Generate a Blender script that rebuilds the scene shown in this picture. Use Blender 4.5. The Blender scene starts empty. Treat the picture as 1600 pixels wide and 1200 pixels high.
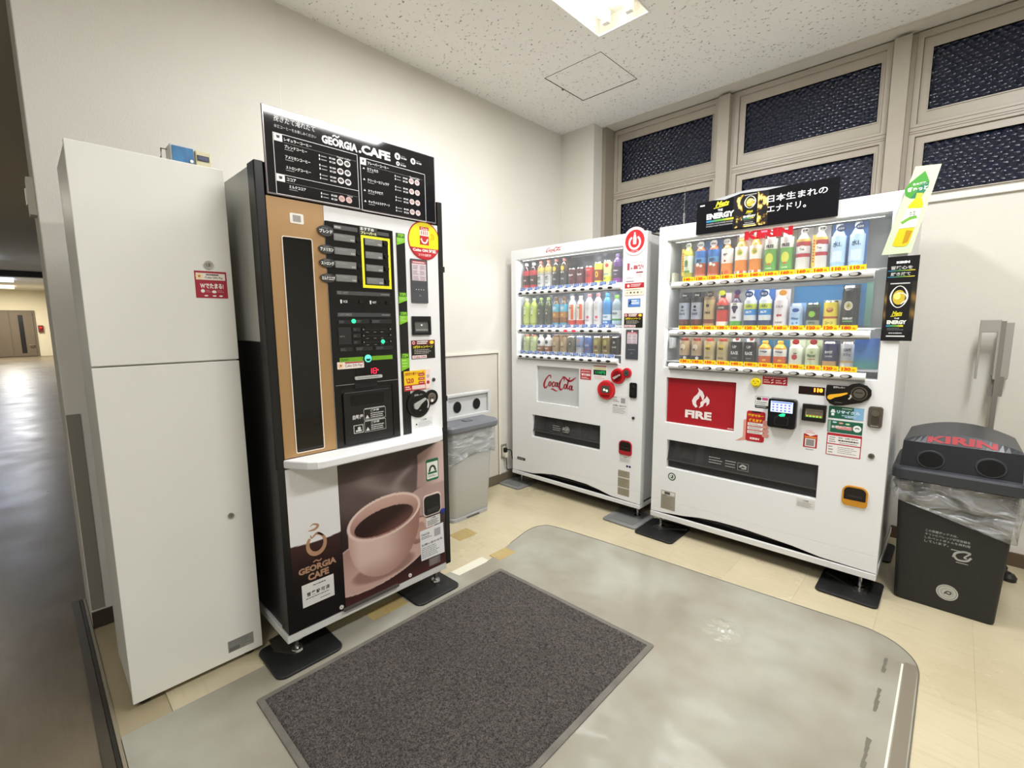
import bpy, math, random
import numpy as np
from mathutils import Vector, Matrix, noise
random.seed(7)
PI = math.pi
scene = bpy.context.scene
COL = scene.collection

# ------------------------------------------------------------------ camera
YAW, PITCH, ROLL = 0.7606, -0.1295, -0.0076
CAM = Vector((2.6019, -3.3672, 1.2851))
fw = Vector((-math.sin(YAW)*math.cos(PITCH), math.cos(YAW)*math.cos(PITCH), math.sin(PITCH)))
rt = fw.cross(Vector((0, 0, 1))).normalized(); up = rt.cross(fw)
r2 = rt*math.cos(ROLL) + up*math.sin(ROLL); u2 = -rt*math.sin(ROLL) + up*math.cos(ROLL)
cd = bpy.data.cameras.new('camera'); cam = bpy.data.objects.new('camera', cd); COL.objects.link(cam)
cd.sensor_width = 36; cd.lens = 36*728.54/1600; cd.clip_start = .05; cd.clip_end = 200
cam.matrix_world = Matrix(((r2.x, u2.x, -fw.x, CAM.x), (r2.y, u2.y, -fw.y, CAM.y), (r2.z, u2.z, -fw.z, CAM.z), (0, 0, 0, 1)))
scene.camera = cam

# ------------------------------------------------------------------ world, exposure
wd = bpy.data.worlds.new('night'); scene.world = wd; wd.use_nodes = True
wd.node_tree.nodes['Background'].inputs[0].default_value = (.012, .014, .024, 1)
wd.node_tree.nodes['Background'].inputs[1].default_value = 1.0
vs_ = scene.view_settings
vs_.view_transform = 'Standard'; vs_.look = 'None'; vs_.gamma = 1; vs_.use_curve_mapping = False
vs_.exposure = EXPOSURE = 0.0

def area(name, loc, sx, sy, power, color=(1, 1, 1), rot=(0, 0, 0)):
    l = bpy.data.lights.new(name, 'AREA'); l.shape = 'RECTANGLE'; l.size = sx; l.size_y = sy
    l.energy = power; l.color = color
    o = bpy.data.objects.new(name, l); COL.objects.link(o); o.location = loc; o.rotation_euler = rot
    return o
HC = 2.88
TUBE = (.985, .985, 1.0)
# the tubes' light of the ceiling fittings (one in view, one out of frame, the last unseen and added as fill)
area('tube_light', (1.155, -1.58, HC+.004), .26, 1.18, 44, TUBE)
area('tube_light', (2.925, -1.58, HC+.004), .26, 1.18, 56, TUBE)
area('tube_light', (2.925, -4.48, HC+.004), .26, 1.18, 40, TUBE)  # unseen fitting added to soften the shadow on the pillar
# far lamps of the corridor, then an unseen near fill light
area('corridor_light', (-13.5, -3.9, HC-.09), 1.2, .5, 60, (.72, .8, 1))
area('corridor_light', (-20.5, -3.6, HC-.09), 1.2, .5, 110, (.80, .86, 1))
area('corridor_light', (-24.5, -3.6, HC-.09), 1.2, .5, 170, (1, .93, .78))
area('corridor_light', (-5.5, -4.3, HC-.09), 1.2, .5, 26, (1, .93, .8))  # unseen, has no fitting; added to brighten the near corridor

# ------------------------------------------------------------------ materials
_m = {}
def lin(h):
    h = h.lstrip('#'); c = [int(h[i:i+2], 16)/255 for i in (0, 2, 4)]
    return tuple(x/12.92 if x <= .04045 else ((x+.055)/1.055)**2.4 for x in c)
def C(hexc, rough=.45, metal=0., emit=0., spec=.5, coat=0.):
    k = (hexc, rough, metal, emit, spec, coat)
    if k in _m: return _m[k]
    m = bpy.data.materials.new('paint_'+hexc.lstrip('#')); m.use_nodes = True
    b = m.node_tree.nodes['Principled BSDF']; c = lin(hexc)
    b.inputs['Base Color'].default_value = (*c, 1); b.inputs['Roughness'].default_value = rough
    b.inputs['Metallic'].default_value = metal; b.inputs['Specular IOR Level'].default_value = spec
    b.inputs['Coat Weight'].default_value = coat
    if emit: b.inputs['Emission Color'].default_value = (*c, 1); b.inputs['Emission Strength'].default_value = emit
    _m[k] = m; return m
def nodemat(name):
    m = bpy.data.materials.new(name); m.use_nodes = True
    nt = m.node_tree; b = nt.nodes['Principled BSDF']
    def N(t, **kw):
        n = nt.nodes.new(t)
        for a, v in kw.items():
            if a in n.inputs: n.inputs[a].default_value = v
            else: setattr(n, a, v)
        return n
    return m, nt, b, N, nt.links.new
def noisy(name, c1, c2, scale=3., rough=.5, bump=0., bscale=80., rr=0., detail=4., metal=0., stretch=None, spec=.5, lo=.35, hi=.65, bdist=.01):
    m, nt, b, N, L = nodemat(name)
    tc = N('ShaderNodeNewGeometry'); src = tc.outputs['Position']
    if stretch:
        mp = N('ShaderNodeMapping'); mp.inputs['Scale'].default_value = stretch; L(src, mp.inputs[0]); src = mp.outputs[0]
    n = N('ShaderNodeTexNoise', Scale=scale, Detail=detail); L(src, n.inputs['Vector'])
    r = N('ShaderNodeValToRGB'); r.color_ramp.elements[0].position = lo; r.color_ramp.elements[1].position = hi
    r.color_ramp.elements[0].color = (*lin(c1), 1); r.color_ramp.elements[1].color = (*lin(c2), 1)
    L(n.outputs['Fac'], r.inputs[0]); L(r.outputs[0], b.inputs['Base Color'])
    b.inputs['Roughness'].default_value = rough; b.inputs['Metallic'].default_value = metal; b.inputs['Specular IOR Level'].default_value = spec
    if rr:
        mr = N('ShaderNodeMapRange'); mr.inputs['To Min'].default_value = rough; mr.inputs['To Max'].default_value = rough+rr
        n3 = N('ShaderNodeTexNoise', Scale=scale*2.3); L(src, n3.inputs['Vector']); L(n3.outputs['Fac'], mr.inputs[0]); L(mr.outputs[0], b.inputs['Roughness'])
    if bump:
        n2 = N('ShaderNodeTexNoise', Scale=bscale, Detail=3.); L(src, n2.inputs['Vector'])
        bp = N('ShaderNodeBump', Strength=bump, Distance=bdist); L(n2.outputs['Fac'], bp.inputs['Height']); L(bp.outputs[0], b.inputs['Normal'])
    return m

WALL = noisy('wall_plaster', '#dbd8cf', '#dfdcd4', 2., .85, .12, 160, spec=.2)
WALLD = noisy('wall_panel_paint', '#cfcabf', '#d3cec3', 2., .6, .05, 160)
FRAMEM = noisy('window_aluminium', '#aaa294', '#b2aa9c', 3., .4, 0, metal=.0)
WHITE = C('#e9eaea', .32, spec=.5)
WHITE2 = C('#e4e4e3', .35)
CREAM = noisy('cabinet_enamel', '#e6e6de', '#eaeae2', 2., .42, .03, 300)
BLACK = C('#0a0a0a', .28)
BLACKM = C('#111110', .5)
CHROME = C('#c8c8c8', .18, 1.)
STEEL = C('#9c9a94', .35, 1.)
RUBBER = noisy('black_rubber', '#0e0f0f', '#1b1c1c', 9., .5, .25, 220)
GREYRUB = noisy('grey_rubber', '#6f706e', '#858683', 9., .6, .2, 220)

# ceiling: mineral board with wormholes
def mk_ceiling():
    m, nt, b, N, L = nodemat('ceiling_board')
    g = N('ShaderNodeNewGeometry')
    mp = N('ShaderNodeMapping'); mp.inputs['Scale'].default_value = (1, 1.5, 1); mp.inputs['Rotation'].default_value = (0, 0, .5); L(g.outputs['Position'], mp.inputs[0])
    ds = N('ShaderNodeTexNoise', Scale=22., Detail=2.); L(mp.outputs[0], ds.inputs['Vector'])
    ad = N('ShaderNodeMixRGB', blend_type='ADD'); ad.inputs[0].default_value = .055; L(mp.outputs[0], ad.inputs[1]); L(ds.outputs['Color'], ad.inputs[2])
    v = N('ShaderNodeTexVoronoi', Scale=34.); v.inputs['Randomness'].default_value = 1; L(ad.outputs[0], v.inputs['Vector'])
    n = N('ShaderNodeTexNoise', Scale=40., Detail=3.); L(mp.outputs[0], n.inputs['Vector'])
    r1 = N('ShaderNodeMapRange'); r1.inputs['From Min'].default_value = .10; r1.inputs['From Max'].default_value = .26; r1.inputs['To Min'].default_value = 1; r1.inputs['To Max'].default_value = 0; L(v.outputs['Distance'], r1.inputs[0])
    r2_ = N('ShaderNodeMapRange'); r2_.inputs['From Min'].default_value = .42; r2_.inputs['From Max'].default_value = .52; L(n.outputs['Fac'], r2_.inputs[0])
    mu = N('ShaderNodeMath', operation='MULTIPLY'); L(r1.outputs[0], mu.inputs[0]); L(r2_.outputs[0], mu.inputs[1])
    mx = N('ShaderNodeMixRGB'); L(mu.outputs[0], mx.inputs[0]); mx.inputs[1].default_value = (*lin('#eceae5'), 1); mx.inputs[2].default_value = (*lin('#a8a59d'), 1)
    L(mx.outputs[0], b.inputs['Base Color']); b.inputs['Roughness'].default_value = .95; b.inputs['Specular IOR Level'].default_value = .1
    iv = N('ShaderNodeMath', operation='SUBTRACT'); iv.inputs[0].default_value = 1; L(mu.outputs[0], iv.inputs[1])
    bp = N('ShaderNodeBump', Strength=.8, Distance=.006); L(iv.outputs[0], bp.inputs['Height']); L(bp.outputs[0], b.inputs['Normal'])
    return m
CEIL = mk_ceiling()
def mk_glass(name, tint=(.97, .98, .98), rough=.02, opac=.06):
    m, nt, b, N, L = nodemat(name); nt.nodes.remove(b)
    out = nt.nodes['Material Output']
    t = N('ShaderNodeBsdfTransparent'); t.inputs[0].default_value = (*tint, 1)
    g = N('ShaderNodeBsdfGlossy'); g.inputs['Roughness'].default_value = rough
    d = N('ShaderNodeBsdfDiffuse'); d.inputs[0].default_value = (.8, .8, .8, 1)
    f = N('ShaderNodeFresnel'); ge = N('ShaderNodeNewGeometry'); ma = N('ShaderNodeMapRange')     # same reflectance on both faces of the thin sheet
    ma.inputs['To Min'].default_value = 1.45; ma.inputs['To Max'].default_value = 1/1.45; L(ge.outputs['Backfacing'], ma.inputs['Value']); L(ma.outputs[0], f.inputs[0])
    m1 = N('ShaderNodeMixShader'); m1.inputs[0].default_value = opac; L(t.outputs[0], m1.inputs[1]); L(d.outputs[0], m1.inputs[2])
    m2 = N('ShaderNodeMixShader'); L(f.outputs[0], m2.inputs[0]); L(m1.outputs[0], m2.inputs[1]); L(g.outputs[0], m2.inputs[2])
    L(m2.outputs[0], out.inputs[0])
    return m
GLASS = mk_glass('clear_acrylic', opac=.05)
SMOKE = mk_glass('smoked_acrylic', (.35, .36, .36), .04, .05)
def mk_film():
    m, nt, b, N, L = nodemat('polythene_film'); nt.nodes.remove(b)
    out = nt.nodes['Material Output']
    g = N('ShaderNodeNewGeometry')
    n = N('ShaderNodeTexNoise', Scale=9., Detail=2.); n.inputs['Distortion'].default_value = .8; mp = N('ShaderNodeMapping'); mp.inputs['Scale'].default_value = (1, 1, 2.2); mp.inputs['Rotation'].default_value = (.5, .4, 0)
    L(g.outputs['Position'], mp.inputs[0]); L(mp.outputs[0], n.inputs['Vector'])
    bp = N('ShaderNodeBump', Strength=1., Distance=.03); L(n.outputs['Fac'], bp.inputs['Height'])
    t = N('ShaderNodeBsdfTransparent'); t.inputs[0].default_value = (.93, .94, .95, 1)
    d = N('ShaderNodeBsdfDiffuse'); d.inputs[0].default_value = (.85, .85, .86, 1); L(bp.outputs[0], d.inputs['Normal'])
    gl = N('ShaderNodeBsdfGlossy'); gl.inputs['Roughness'].default_value = .26; L(bp.outputs[0], gl.inputs['Normal'])
    r = N('ShaderNodeMapRange'); r.inputs['From Min'].default_value = .35; r.inputs['From Max'].default_value = .7; r.inputs['To Min'].default_value = .03; r.inputs['To Max'].default_value = .26; L(n.outputs['Fac'], r.inputs[0])
    m1 = N('ShaderNodeMixShader'); L(r.outputs[0], m1.inputs[0]); L(t.outputs[0], m1.inputs[1]); L(d.outputs[0], m1.inputs[2])
    m2 = N('ShaderNodeMixShader'); m2.inputs[0].default_value = .07; L(m1.outputs[0], m2.inputs[1]); L(gl.outputs[0], m2.inputs[2])
    L(m2.outputs[0], out.inputs[0]); return m
FILM = mk_film()
def mk_nightpane():
    m, nt, b, N, L = nodemat('figured_glass')
    g = N('ShaderNodeNewGeometry'); mp = N('ShaderNodeMapping'); mp.inputs['Rotation'].default_value = (0, .79, 0); L(g.outputs['Position'], mp.inputs[0])
    v = N('ShaderNodeTexVoronoi', Scale=36.); v.inputs['Randomness'].default_value = .3; L(mp.outputs[0], v.inputs['Vector'])
    bp = N('ShaderNodeBump', Strength=1., Distance=.012); L(v.outputs['Distance'], bp.inputs['Height']); L(bp.outputs[0], b.inputs['Normal'])
    b.inputs['Base Color'].default_value = (*lin('#20263c'), 1); b.inputs['Roughness'].default_value = .2
    b.inputs['Transmission Weight'].default_value = .35; b.inputs['IOR'].default_value = 1.5
    return m
PANE = mk_nightpane()
def mk_vcol():
    m, nt, b, N, L = nodemat('printed_picture')
    a = N('ShaderNodeVertexColor', layer_name='Col'); L(a.outputs[0], b.inputs['Base Color']); b.inputs['Roughness'].default_value = .35
    return m
VCOL = mk_vcol()

# ------------------------------------------------------------------ mesh gathering
def FK(y0): return lambda u, z, n: (u, y0-n, z)
def FX(x0): return lambda u, z, n: (x0+n, u, z)
ID = lambda x, y, z: (x, y, z)
def catmull(pts, k=6):
    P = [np.array(p, float) for p in pts]; P = [2*P[0]-P[1]]+P+[2*P[-1]-P[-2]]; out = []
    for i in range(1, len(P)-2):
        for j in range(k):
            t = j/k; a, b, c, d = P[i-1:i+3]
            out.append(.5*((2*b)+(c-a)*t+(2*a-5*b+4*c-d)*t*t+(-a+3*b-3*c+d)*t**3))
    out.append(P[-2]); return out
_txt = {}
def glyphs(s, bold=0., shear=0., res=2, spacing=1.):
    k = (s, bold, shear, res, spacing)
    if k not in _txt:
        cu = bpy.data.curves.new('t', 'FONT'); cu.body = s; cu.resolution_u = res; cu.offset = bold; cu.shear = shear; cu.space_character = spacing
        cu.space_line = .95
        ob = bpy.data.objects.new('t', cu); me = ob.to_mesh()
        vs = np.array([v.co[:2] for v in me.vertices]) if len(me.vertices) else np.zeros((0, 2)); fs = [tuple(p.vertices) for p in me.polygons]
        ob.to_mesh_clear(); bpy.data.objects.remove(ob); bpy.data.curves.remove(cu)
        _txt[k] = (vs, fs)
    return _txt[k]
class G:
    def __init__(s, T=ID):
        s.T = T; s.v = []; s.f = []; s.m = []; s.mats = []; s.col = {}; s.sm = set()
    def mi(s, m):
        if m not in s.mats: s.mats.append(m)
        return s.mats.index(m)
    def add(s, vs, fs, m, T=None, smooth=False):
        T = T or s.T; o = len(s.v); k = s.mi(m)
        s.v += [tuple(T(*p)) for p in vs]
        for f in fs:
            if smooth: s.sm.add(len(s.f))
            s.f.append(tuple(o+i for i in f)); s.m.append(k)
        return o
    def box(s, a0, a1, b0, b1, c0, c1, m, T=None):
        vs = [(a, b, c) for a in (a0, a1) for b in (b0, b1) for c in (c0, c1)]
        s.add(vs, [(0, 1, 3, 2), (4, 6, 7, 5), (0, 4, 5, 1), (2, 3, 7, 6), (0, 2, 6, 4), (1, 5, 7, 3)], m, T)
    def prism(s, poly, n0, n1, m, T=None):          # poly in (u,z), thickness along n
        k = len(poly)
        vs = [(p[0], p[1], n0) for p in poly]+[(p[0], p[1], n1) for p in poly]
        fs = [tuple(range(k-1, -1, -1)), tuple(range(k, 2*k))]+[(i, (i+1) % k, k+(i+1) % k, k+i) for i in range(k)]
        s.add(vs, fs, m, T)
    def prismz(s, poly, z0, z1, m):                 # poly in (x,y)
        s.prism(poly, z0, z1, m, ID)
    def quad(s, u0, u1, z0, z1, n, m, k=1, T=None):
        vs = []; fs = []
        for i in range(k+1):
            u = u0+(u1-u0)*i/k; vs += [(u, z0, n), (u, z1, n)]
        for i in range(k): fs.append((2*i, 2*i+2, 2*i+3, 2*i+1))
        s.add(vs, fs, m, T)
    def poly(s, pts, n, m, T=None): s.add([(p[0], p[1], n) for p in pts], [tuple(range(len(pts)))], m, T)
    def disc(s, u, z, r, n, m, rz=None, seg=20, r0=0., T=None, a0=0., a1=2*PI):
        rz = rz or r; vs = []; fs = []; full = abs(a1-a0-2*PI) < 1e-6; rings = [r0/r, (1+r0/r)/2, 1.]
        for q in rings:
            for i in range(seg+1):
                a = a0+(a1-a0)*i/seg; vs.append((u+r*q*math.cos(a), z+rz*q*math.sin(a), n))
        for j in range(2):
            for i in range(seg): a = j*(seg+1)+i; fs.append((a, a+seg+1, a+seg+2, a+1))
        s.add(vs, fs, m, T)
    def cyl(s, u, z, r, n0, n1, m, rz=None, seg=24, r1=None, T=None):
        rz = rz or r; r1 = r if r1 is None else r1; q = rz/r
        vs = [(u+r*math.cos(2*PI*i/seg), z+rz*math.sin(2*PI*i/seg), n0) for i in range(seg)]+[(u+r1*math.cos(2*PI*i/seg), z+r1*q*math.sin(2*PI*i/seg), n1) for i in range(seg)]
        s.add(vs, [tuple(range(seg-1, -1, -1)), tuple(range(seg, 2*seg))], m, T)
        s.add(vs, [(i, (i+1) % seg, seg+(i+1) % seg, seg+i) for i in range(seg)], m, T, True)
    def lathe(s, prof, mats, c=(0, 0), seg=20, sy=1.):  # prof [(r,z)], mats per segment
        for j in range(len(prof)-1):
            (ra, za), (rb, zb) = prof[j], prof[j+1]
            m = mats[j] if isinstance(mats, (list, tuple)) else mats
            vs = []; 
            for r, z in ((ra, za), (rb, zb)):
                vs += [(c[0]+r*math.cos(2*PI*i/seg), c[1]+sy*r*math.sin(2*PI*i/seg), z) for i in range(seg)]
            s.add(vs, [(i, (i+1) % seg, seg+(i+1) % seg, seg+i) for i in range(seg)], m, ID, True)
    def tube(s, pts, r, m, seg=8, T=None, k=0):
        P = [Vector((T or s.T)(*p)) for p in (catmull(pts, k) if k else pts)]
        vs = []; fs = []
        for i, p in enumerate(P):
            d = (P[min(i+1, len(P)-1)]-P[max(i-1, 0)]).normalized()
            a = d.cross(Vector((0, 0, 1)) if abs(d.z) < .9 else Vector((1, 0, 0))).normalized(); b = d.cross(a)
            rr = r[i] if isinstance(r, (list, tuple)) else r
            vs += [p+a*rr*math.cos(2*PI*j/seg)+b*rr*math.sin(2*PI*j/seg) for j in range(seg)]
        for i in range(len(P)-1):
            for j in range(seg): fs.append((i*seg+j, i*seg+(j+1) % seg, (i+1)*seg+(j+1) % seg, (i+1)*seg+j))
        s.add([tuple(v) for v in vs], fs, m, ID, True)
        s.add([tuple(v) for v in vs], [tuple(range(seg)), tuple(range((len(P)-1)*seg, len(P)*seg))], m, ID)
    def stroke(s, pts, w, n, m, k=6, T=None):        # ribbon in the face plane; pts (u,z[,w])
        P = catmull([(p[0], p[1], p[2] if len(p) > 2 else w) for p in pts], k); vs = []
        for i, p in enumerate(P):
            d = P[min(i+1, len(P)-1)]-P[max(i-1, 0)]; L = math.hypot(d[0], d[1]) or 1
            a, b = -d[1]/L*p[2]/2, d[0]/L*p[2]/2
            vs += [(p[0]+a, p[1]+b, n), (p[0]-a, p[1]-b, n)]
        s.add(vs, [(2*i, 2*i+2, 2*i+3, 2*i+1) for i in range(len(P)-1)], m, T)
    def text(s, t, u0, u1, z0, z1, n, m, bold=.02, shear=0., res=2, keep=None, T=None, spacing=1.):
        vs, fs = glyphs(t, bold, shear, res, spacing)
        if not len(vs): return
        a, b = vs.min(0), vs.max(0); sx = (u1-u0)/(b[0]-a[0]); sz = (z1-z0)/(b[1]-a[1])
        if keep == 'c': sx = min(sx, sz); sz = min(sx, sz); off = ((u1-u0)-(b[0]-a[0])*sx)/2
        elif keep == 'l': sx = min(sx, sz); sz = min(sx, sz); off = 0
        else: off = 0
        s.add([(u0+off+(p[0]-a[0])*sx, (z0+z1)/2+(p[1]-(a[1]+b[1])/2)*sz, n) for p in vs], fs, m, T)
    def lines(s, u0, u1, z0, z1, rows, n, m, fill=.45, seedv=0, T=None):   # small print too fine to read
        rnd = random.Random(seedv+rows); h = (z1-z0)/rows
        for i in range(rows):
            z = z1-h*(i+.5); u = u0; end = u1-(u1-u0)*rnd.random()*.35
            while u < end:
                w = (u1-u0)*(.04+rnd.random()*.1); s.quad(u, min(u+w, end), z-h*fill/2, z+h*fill/2, n, m, T=T); u += w+(u1-u0)*.02
    def raster(s, u0, u1, z0, z1, nu, nz, fn, n, T=None):
        U, Z = np.meshgrid(np.linspace(u0, u1, nu), np.linspace(z0, z1, nz)); c = np.clip(fn(U, Z), 0, 1)
        c = np.where(c <= .04045, c/12.92, ((c+.055)/1.055)**2.4).reshape(-1, 3)
        vs = [(u, z, n) for u, z in zip(U.ravel(), Z.ravel())]
        fs = [(j*nu+i, j*nu+i+1, (j+1)*nu+i+1, (j+1)*nu+i) for j in range(nz-1) for i in range(nu-1)]
        o = s.add(vs, fs, VCOL, T)
        for i in range(len(c)): s.col[o+i] = c[i]
    def plate(s, u0, u1, z0, z1, holes, n0, n1, m, T=None):      # slab with rectangular holes
        us = sorted({u0, u1, *[h[0] for h in holes], *[h[1] for h in holes]}); zs = sorted({z0, z1, *[h[2] for h in holes], *[h[3] for h in holes]})
        us = [x for x in us if u0 <= x <= u1]; zs = [x for x in zs if z0 <= x <= z1]
        solid = lambda i, j: 0 <= i < len(us)-1 and 0 <= j < len(zs)-1 and not any(h[0] <= (us[i]+us[i+1])/2 <= h[1] and h[2] <= (zs[j]+zs[j+1])/2 <= h[3] for h in holes)
        vs = []; ix = {}; fs = []
        def V(u, z, n):
            if (u, z, n) not in ix: ix[(u, z, n)] = len(vs); vs.append((u, z, n))
            return ix[(u, z, n)]
        for i in range(len(us)-1):
            for j in range(len(zs)-1):
                if not solid(i, j): continue
                a, b, c, d = us[i], us[i+1], zs[j], zs[j+1]
                fs.append((V(a, c, n1), V(b, c, n1), V(b, d, n1), V(a, d, n1))); fs.append((V(a, d, n0), V(b, d, n0), V(b, c, n0), V(a, c, n0)))
                if not solid(i-1, j): fs.append((V(a, c, n0), V(a, c, n1), V(a, d, n1), V(a, d, n0)))
                if not solid(i+1, j): fs.append((V(b, c, n1), V(b, c, n0), V(b, d, n0), V(b, d, n1)))
                if not solid(i, j-1): fs.append((V(a, c, n0), V(b, c, n0), V(b, c, n1), V(a, c, n1)))
                if not solid(i, j+1): fs.append((V(a, d, n1), V(b, d, n1), V(b, d, n0), V(a, d, n0)))
        s.add(vs, fs, m, T)
    def obj(s, name, parent=None, loc=None, bevel=0., label=None, kind=None, seg=2):
        me = bpy.data.meshes.new(name); o = bpy.data.objects.new(name, me); COL.objects.link(o)
        base = Vector((0, 0, 0))
        if parent is not None: o.parent = parent; base = wloc(parent)
        elif loc is not None: o.location = loc; base = Vector(loc)
        if parent is not None and loc is not None: o.location = Vector(loc)-base; base = Vector(loc)
        me.from_pydata([(v[0]-base.x, v[1]-base.y, v[2]-base.z) for v in s.v], [], s.f)
        for m in s.mats: me.materials.append(m)
        me.polygons.foreach_set('material_index', s.m)
        if s.sm: me.polygons.foreach_set('use_smooth', [i in s.sm for i in range(len(s.f))])
        if s.col:
            ca = me.color_attributes.new('Col', 'FLOAT_COLOR', 'POINT'); arr = np.ones((len(s.v), 4), np.float32)
            for i, c in s.col.items(): arr[i, :3] = c
            ca.data.foreach_set('color', arr.ravel())
        me.update()
        if bevel:
            b = o.modifiers.new('soft', 'BEVEL'); b.width = bevel; b.segments = seg; b.limit_method = 'ANGLE'; b.angle_limit = .9; b.harden_normals = False
        if label: o['label'] = label
        if kind: o['kind'] = kind
        return o
def wloc(o):
    v = Vector(o.location)
    while o.parent: o = o.parent; v += Vector(o.location)
    return v
def thing(name, label, cat, loc=(0, 0, 0), group=None):
    o = bpy.data.objects.new(name, None); COL.objects.link(o); o.location = loc; o.empty_display_size = .05
    o['label'] = label; o['category'] = cat
    if group: o['group'] = group
    return o
def tag(o, label, cat, group=None):
    o['label'] = label; o['category'] = cat
    if group: o['group'] = group
    return o
def dup(root, loc, label, group=None):
    r = root.copy(); COL.objects.link(r); r.location = loc; r['label'] = label
    if group: r['group'] = group
    for ch in list(root.children):
        c = ch.copy(); COL.objects.link(c); c.parent = r
        for g in list(ch.children):
            d = g.copy(); COL.objects.link(d); d.parent = c
    return r
def rrect(u0, u1, z0, z1, r, seg=5):
    if not isinstance(r, (list, tuple)): r = (r,)*4      # bl br tr tl
    pts = []
    for (cx, cz, a), q in zip(((u0, z0, PI), (u1, z0, 1.5*PI), (u1, z1, 0), (u0, z1, .5*PI)), r):
        sx = 1 if cx == u0 else -1; sz = 1 if cz == z0 else -1
        for i in range(seg+1):
            t = a+.5*PI*i/seg; pts.append((cx+sx*q+q*math.cos(t), cz+sz*q+q*math.sin(t)))
    return pts
def rprism(name, parent, T, u0, u1, z0, z1, r, n0, n1, m, **kw):
    g = G(T); g.prism(rrect(u0, u1, z0, z1, r), n0, n1, m); return g.obj(name, parent, **kw)
# ================================================================== SETTING
XW, YS = .335, .118          # end of the pilaster, front face of the wall under the windows
def mk_floor(name, c1, c2, c3, rough):
    m, nt, b, N, L = nodemat(name)
    g = N('ShaderNodeNewGeometry'); oi = N('ShaderNodeObjectInfo')
    n = N('ShaderNodeTexNoise', Scale=2.2, Detail=6.); L(g.outputs['Position'], n.inputs['Vector'])
    mp = N('ShaderNodeMapping'); mp.inputs['Scale'].default_value = (6, 60, 1); L(g.outputs['Position'], mp.inputs[0])
    n2 = N('ShaderNodeTexNoise', Scale=1., Detail=4.); L(mp.outputs[0], n2.inputs['Vector'])
    r = N('ShaderNodeValToRGB'); r.color_ramp.elements[0].position = .3; r.color_ramp.elements[1].position = .6
    r.color_ramp.elements[0].color = (*lin(c1), 1); r.color_ramp.elements[1].color = (*lin(c2), 1); L(n.outputs['Fac'], r.inputs[0])
    mx = N('ShaderNodeMixRGB'); mr = N('ShaderNodeMapRange'); mr.inputs['From Min'].default_value = .5; mr.inputs['From Max'].default_value = .72; mr.inputs['To Max'].default_value = .35
    L(n2.outputs['Fac'], mr.inputs[0]); L(mr.outputs[0], mx.inputs[0]); L(r.outputs[0], mx.inputs[1]); mx.inputs[2].default_value = (*lin(c3), 1)
    hs = N('ShaderNodeHueSaturation'); mv = N('ShaderNodeMapRange'); mv.inputs['To Min'].default_value = .985; mv.inputs['To Max'].default_value = 1.015; L(oi.outputs['Random'], mv.inputs[0]); L(mv.outputs[0], hs.inputs['Value']); L(mx.outputs[0], hs.inputs['Color'])
    L(hs.outputs[0], b.inputs['Base Color'])
    rr = N('ShaderNodeMapRange'); rr.inputs['To Min'].default_value = rough*.6; rr.inputs['To Max'].default_value = rough*1.7; L(n.outputs['Fac'], rr.inputs[0]); L(rr.outputs[0], b.inputs['Roughness'])
    n4 = N('ShaderNodeTexNoise', Scale=9., Detail=2.); L(g.outputs['Position'], n4.inputs['Vector'])
    bp = N('ShaderNodeBump', Strength=.1, Distance=.01); L(n4.outputs['Fac'], bp.inputs['Height']); L(bp.outputs[0], b.inputs['Normal'])
    return m
FLOORM = mk_floor('vinyl_floor_tile', '#b8ad8e', '#c6bb9d', '#b0a282', .26)
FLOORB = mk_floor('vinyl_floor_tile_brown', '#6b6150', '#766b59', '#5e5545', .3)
TILE2 = mk_floor('vinyl_floor_tile_pale', '#beb395', '#c8bd9f', '#b8ab8a', .24)
TILE3 = mk_floor('vinyl_floor_tile_ochre', '#a8925c', '#b49f6c', '#8d7848', .3)
g = G(); g.box(0, 5.6, -3.3, .118, -.08, -.004, C('#a89b7c', .6)); fl = g.obj('floor', kind='structure')
rnd = random.Random(3)
def tilemesh(m):
    g = G(); g.box(.0002, .3028, .0002, .3028, -.004, 0, m); o = g.obj('tile'); return o
protos = [tilemesh(FLOORM), tilemesh(TILE2)]
first = [True, True]
for i in range(19):
    for j in range(-1, 11):
        x, y = -.278+.303*i, -.407-.303*j
        if x < -.1 or y < -3.3 or x > 5.3: continue
        k = 1 if (i, j) in ((7, 2), (7, 3), (4, 3)) or rnd.random() < .02 else 0
        o = protos[k] if first[k] else protos[k].copy()
        if not first[k]: COL.objects.link(o)
        first[k] = False; o.parent = fl; o.location = (x, y, 0)
for a, b, c, d in ((.447, .555, -1.675, -1.535), (.812, .898, -1.68, -1.553), (.785, .86, -2.425, -2.245)):
    g = G(); g.box(a, b, c, d, -.003, .0008 if a < .5 else .0036, TILE3); g.obj('patch_tile', fl, label='brown replacement piece let into the cream tiles')
g = G(); g.box(.79, .924, -1.938, -1.72, -.003, .0008, C('#d9d6c4', .25)); g.obj('patch_tile', fl, label='pale replacement piece let into the cream tiles')
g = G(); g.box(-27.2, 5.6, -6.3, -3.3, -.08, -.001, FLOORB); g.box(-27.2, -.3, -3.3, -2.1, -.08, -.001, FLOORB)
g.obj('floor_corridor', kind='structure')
g = G(); g.box(-.3, 5.6, -3.32, -3.295, -.002, .006, C('#4a443a', .35)); g.box(-.3, 5.6, -3.293, -3.283, -.002, .004, C('#26221c', .5)); g.box(-.3, 5.6, -3.281, -3.272, -.002, .004, C('#8d8470', .4))
g.obj('trim_1', kind='structure')

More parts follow.
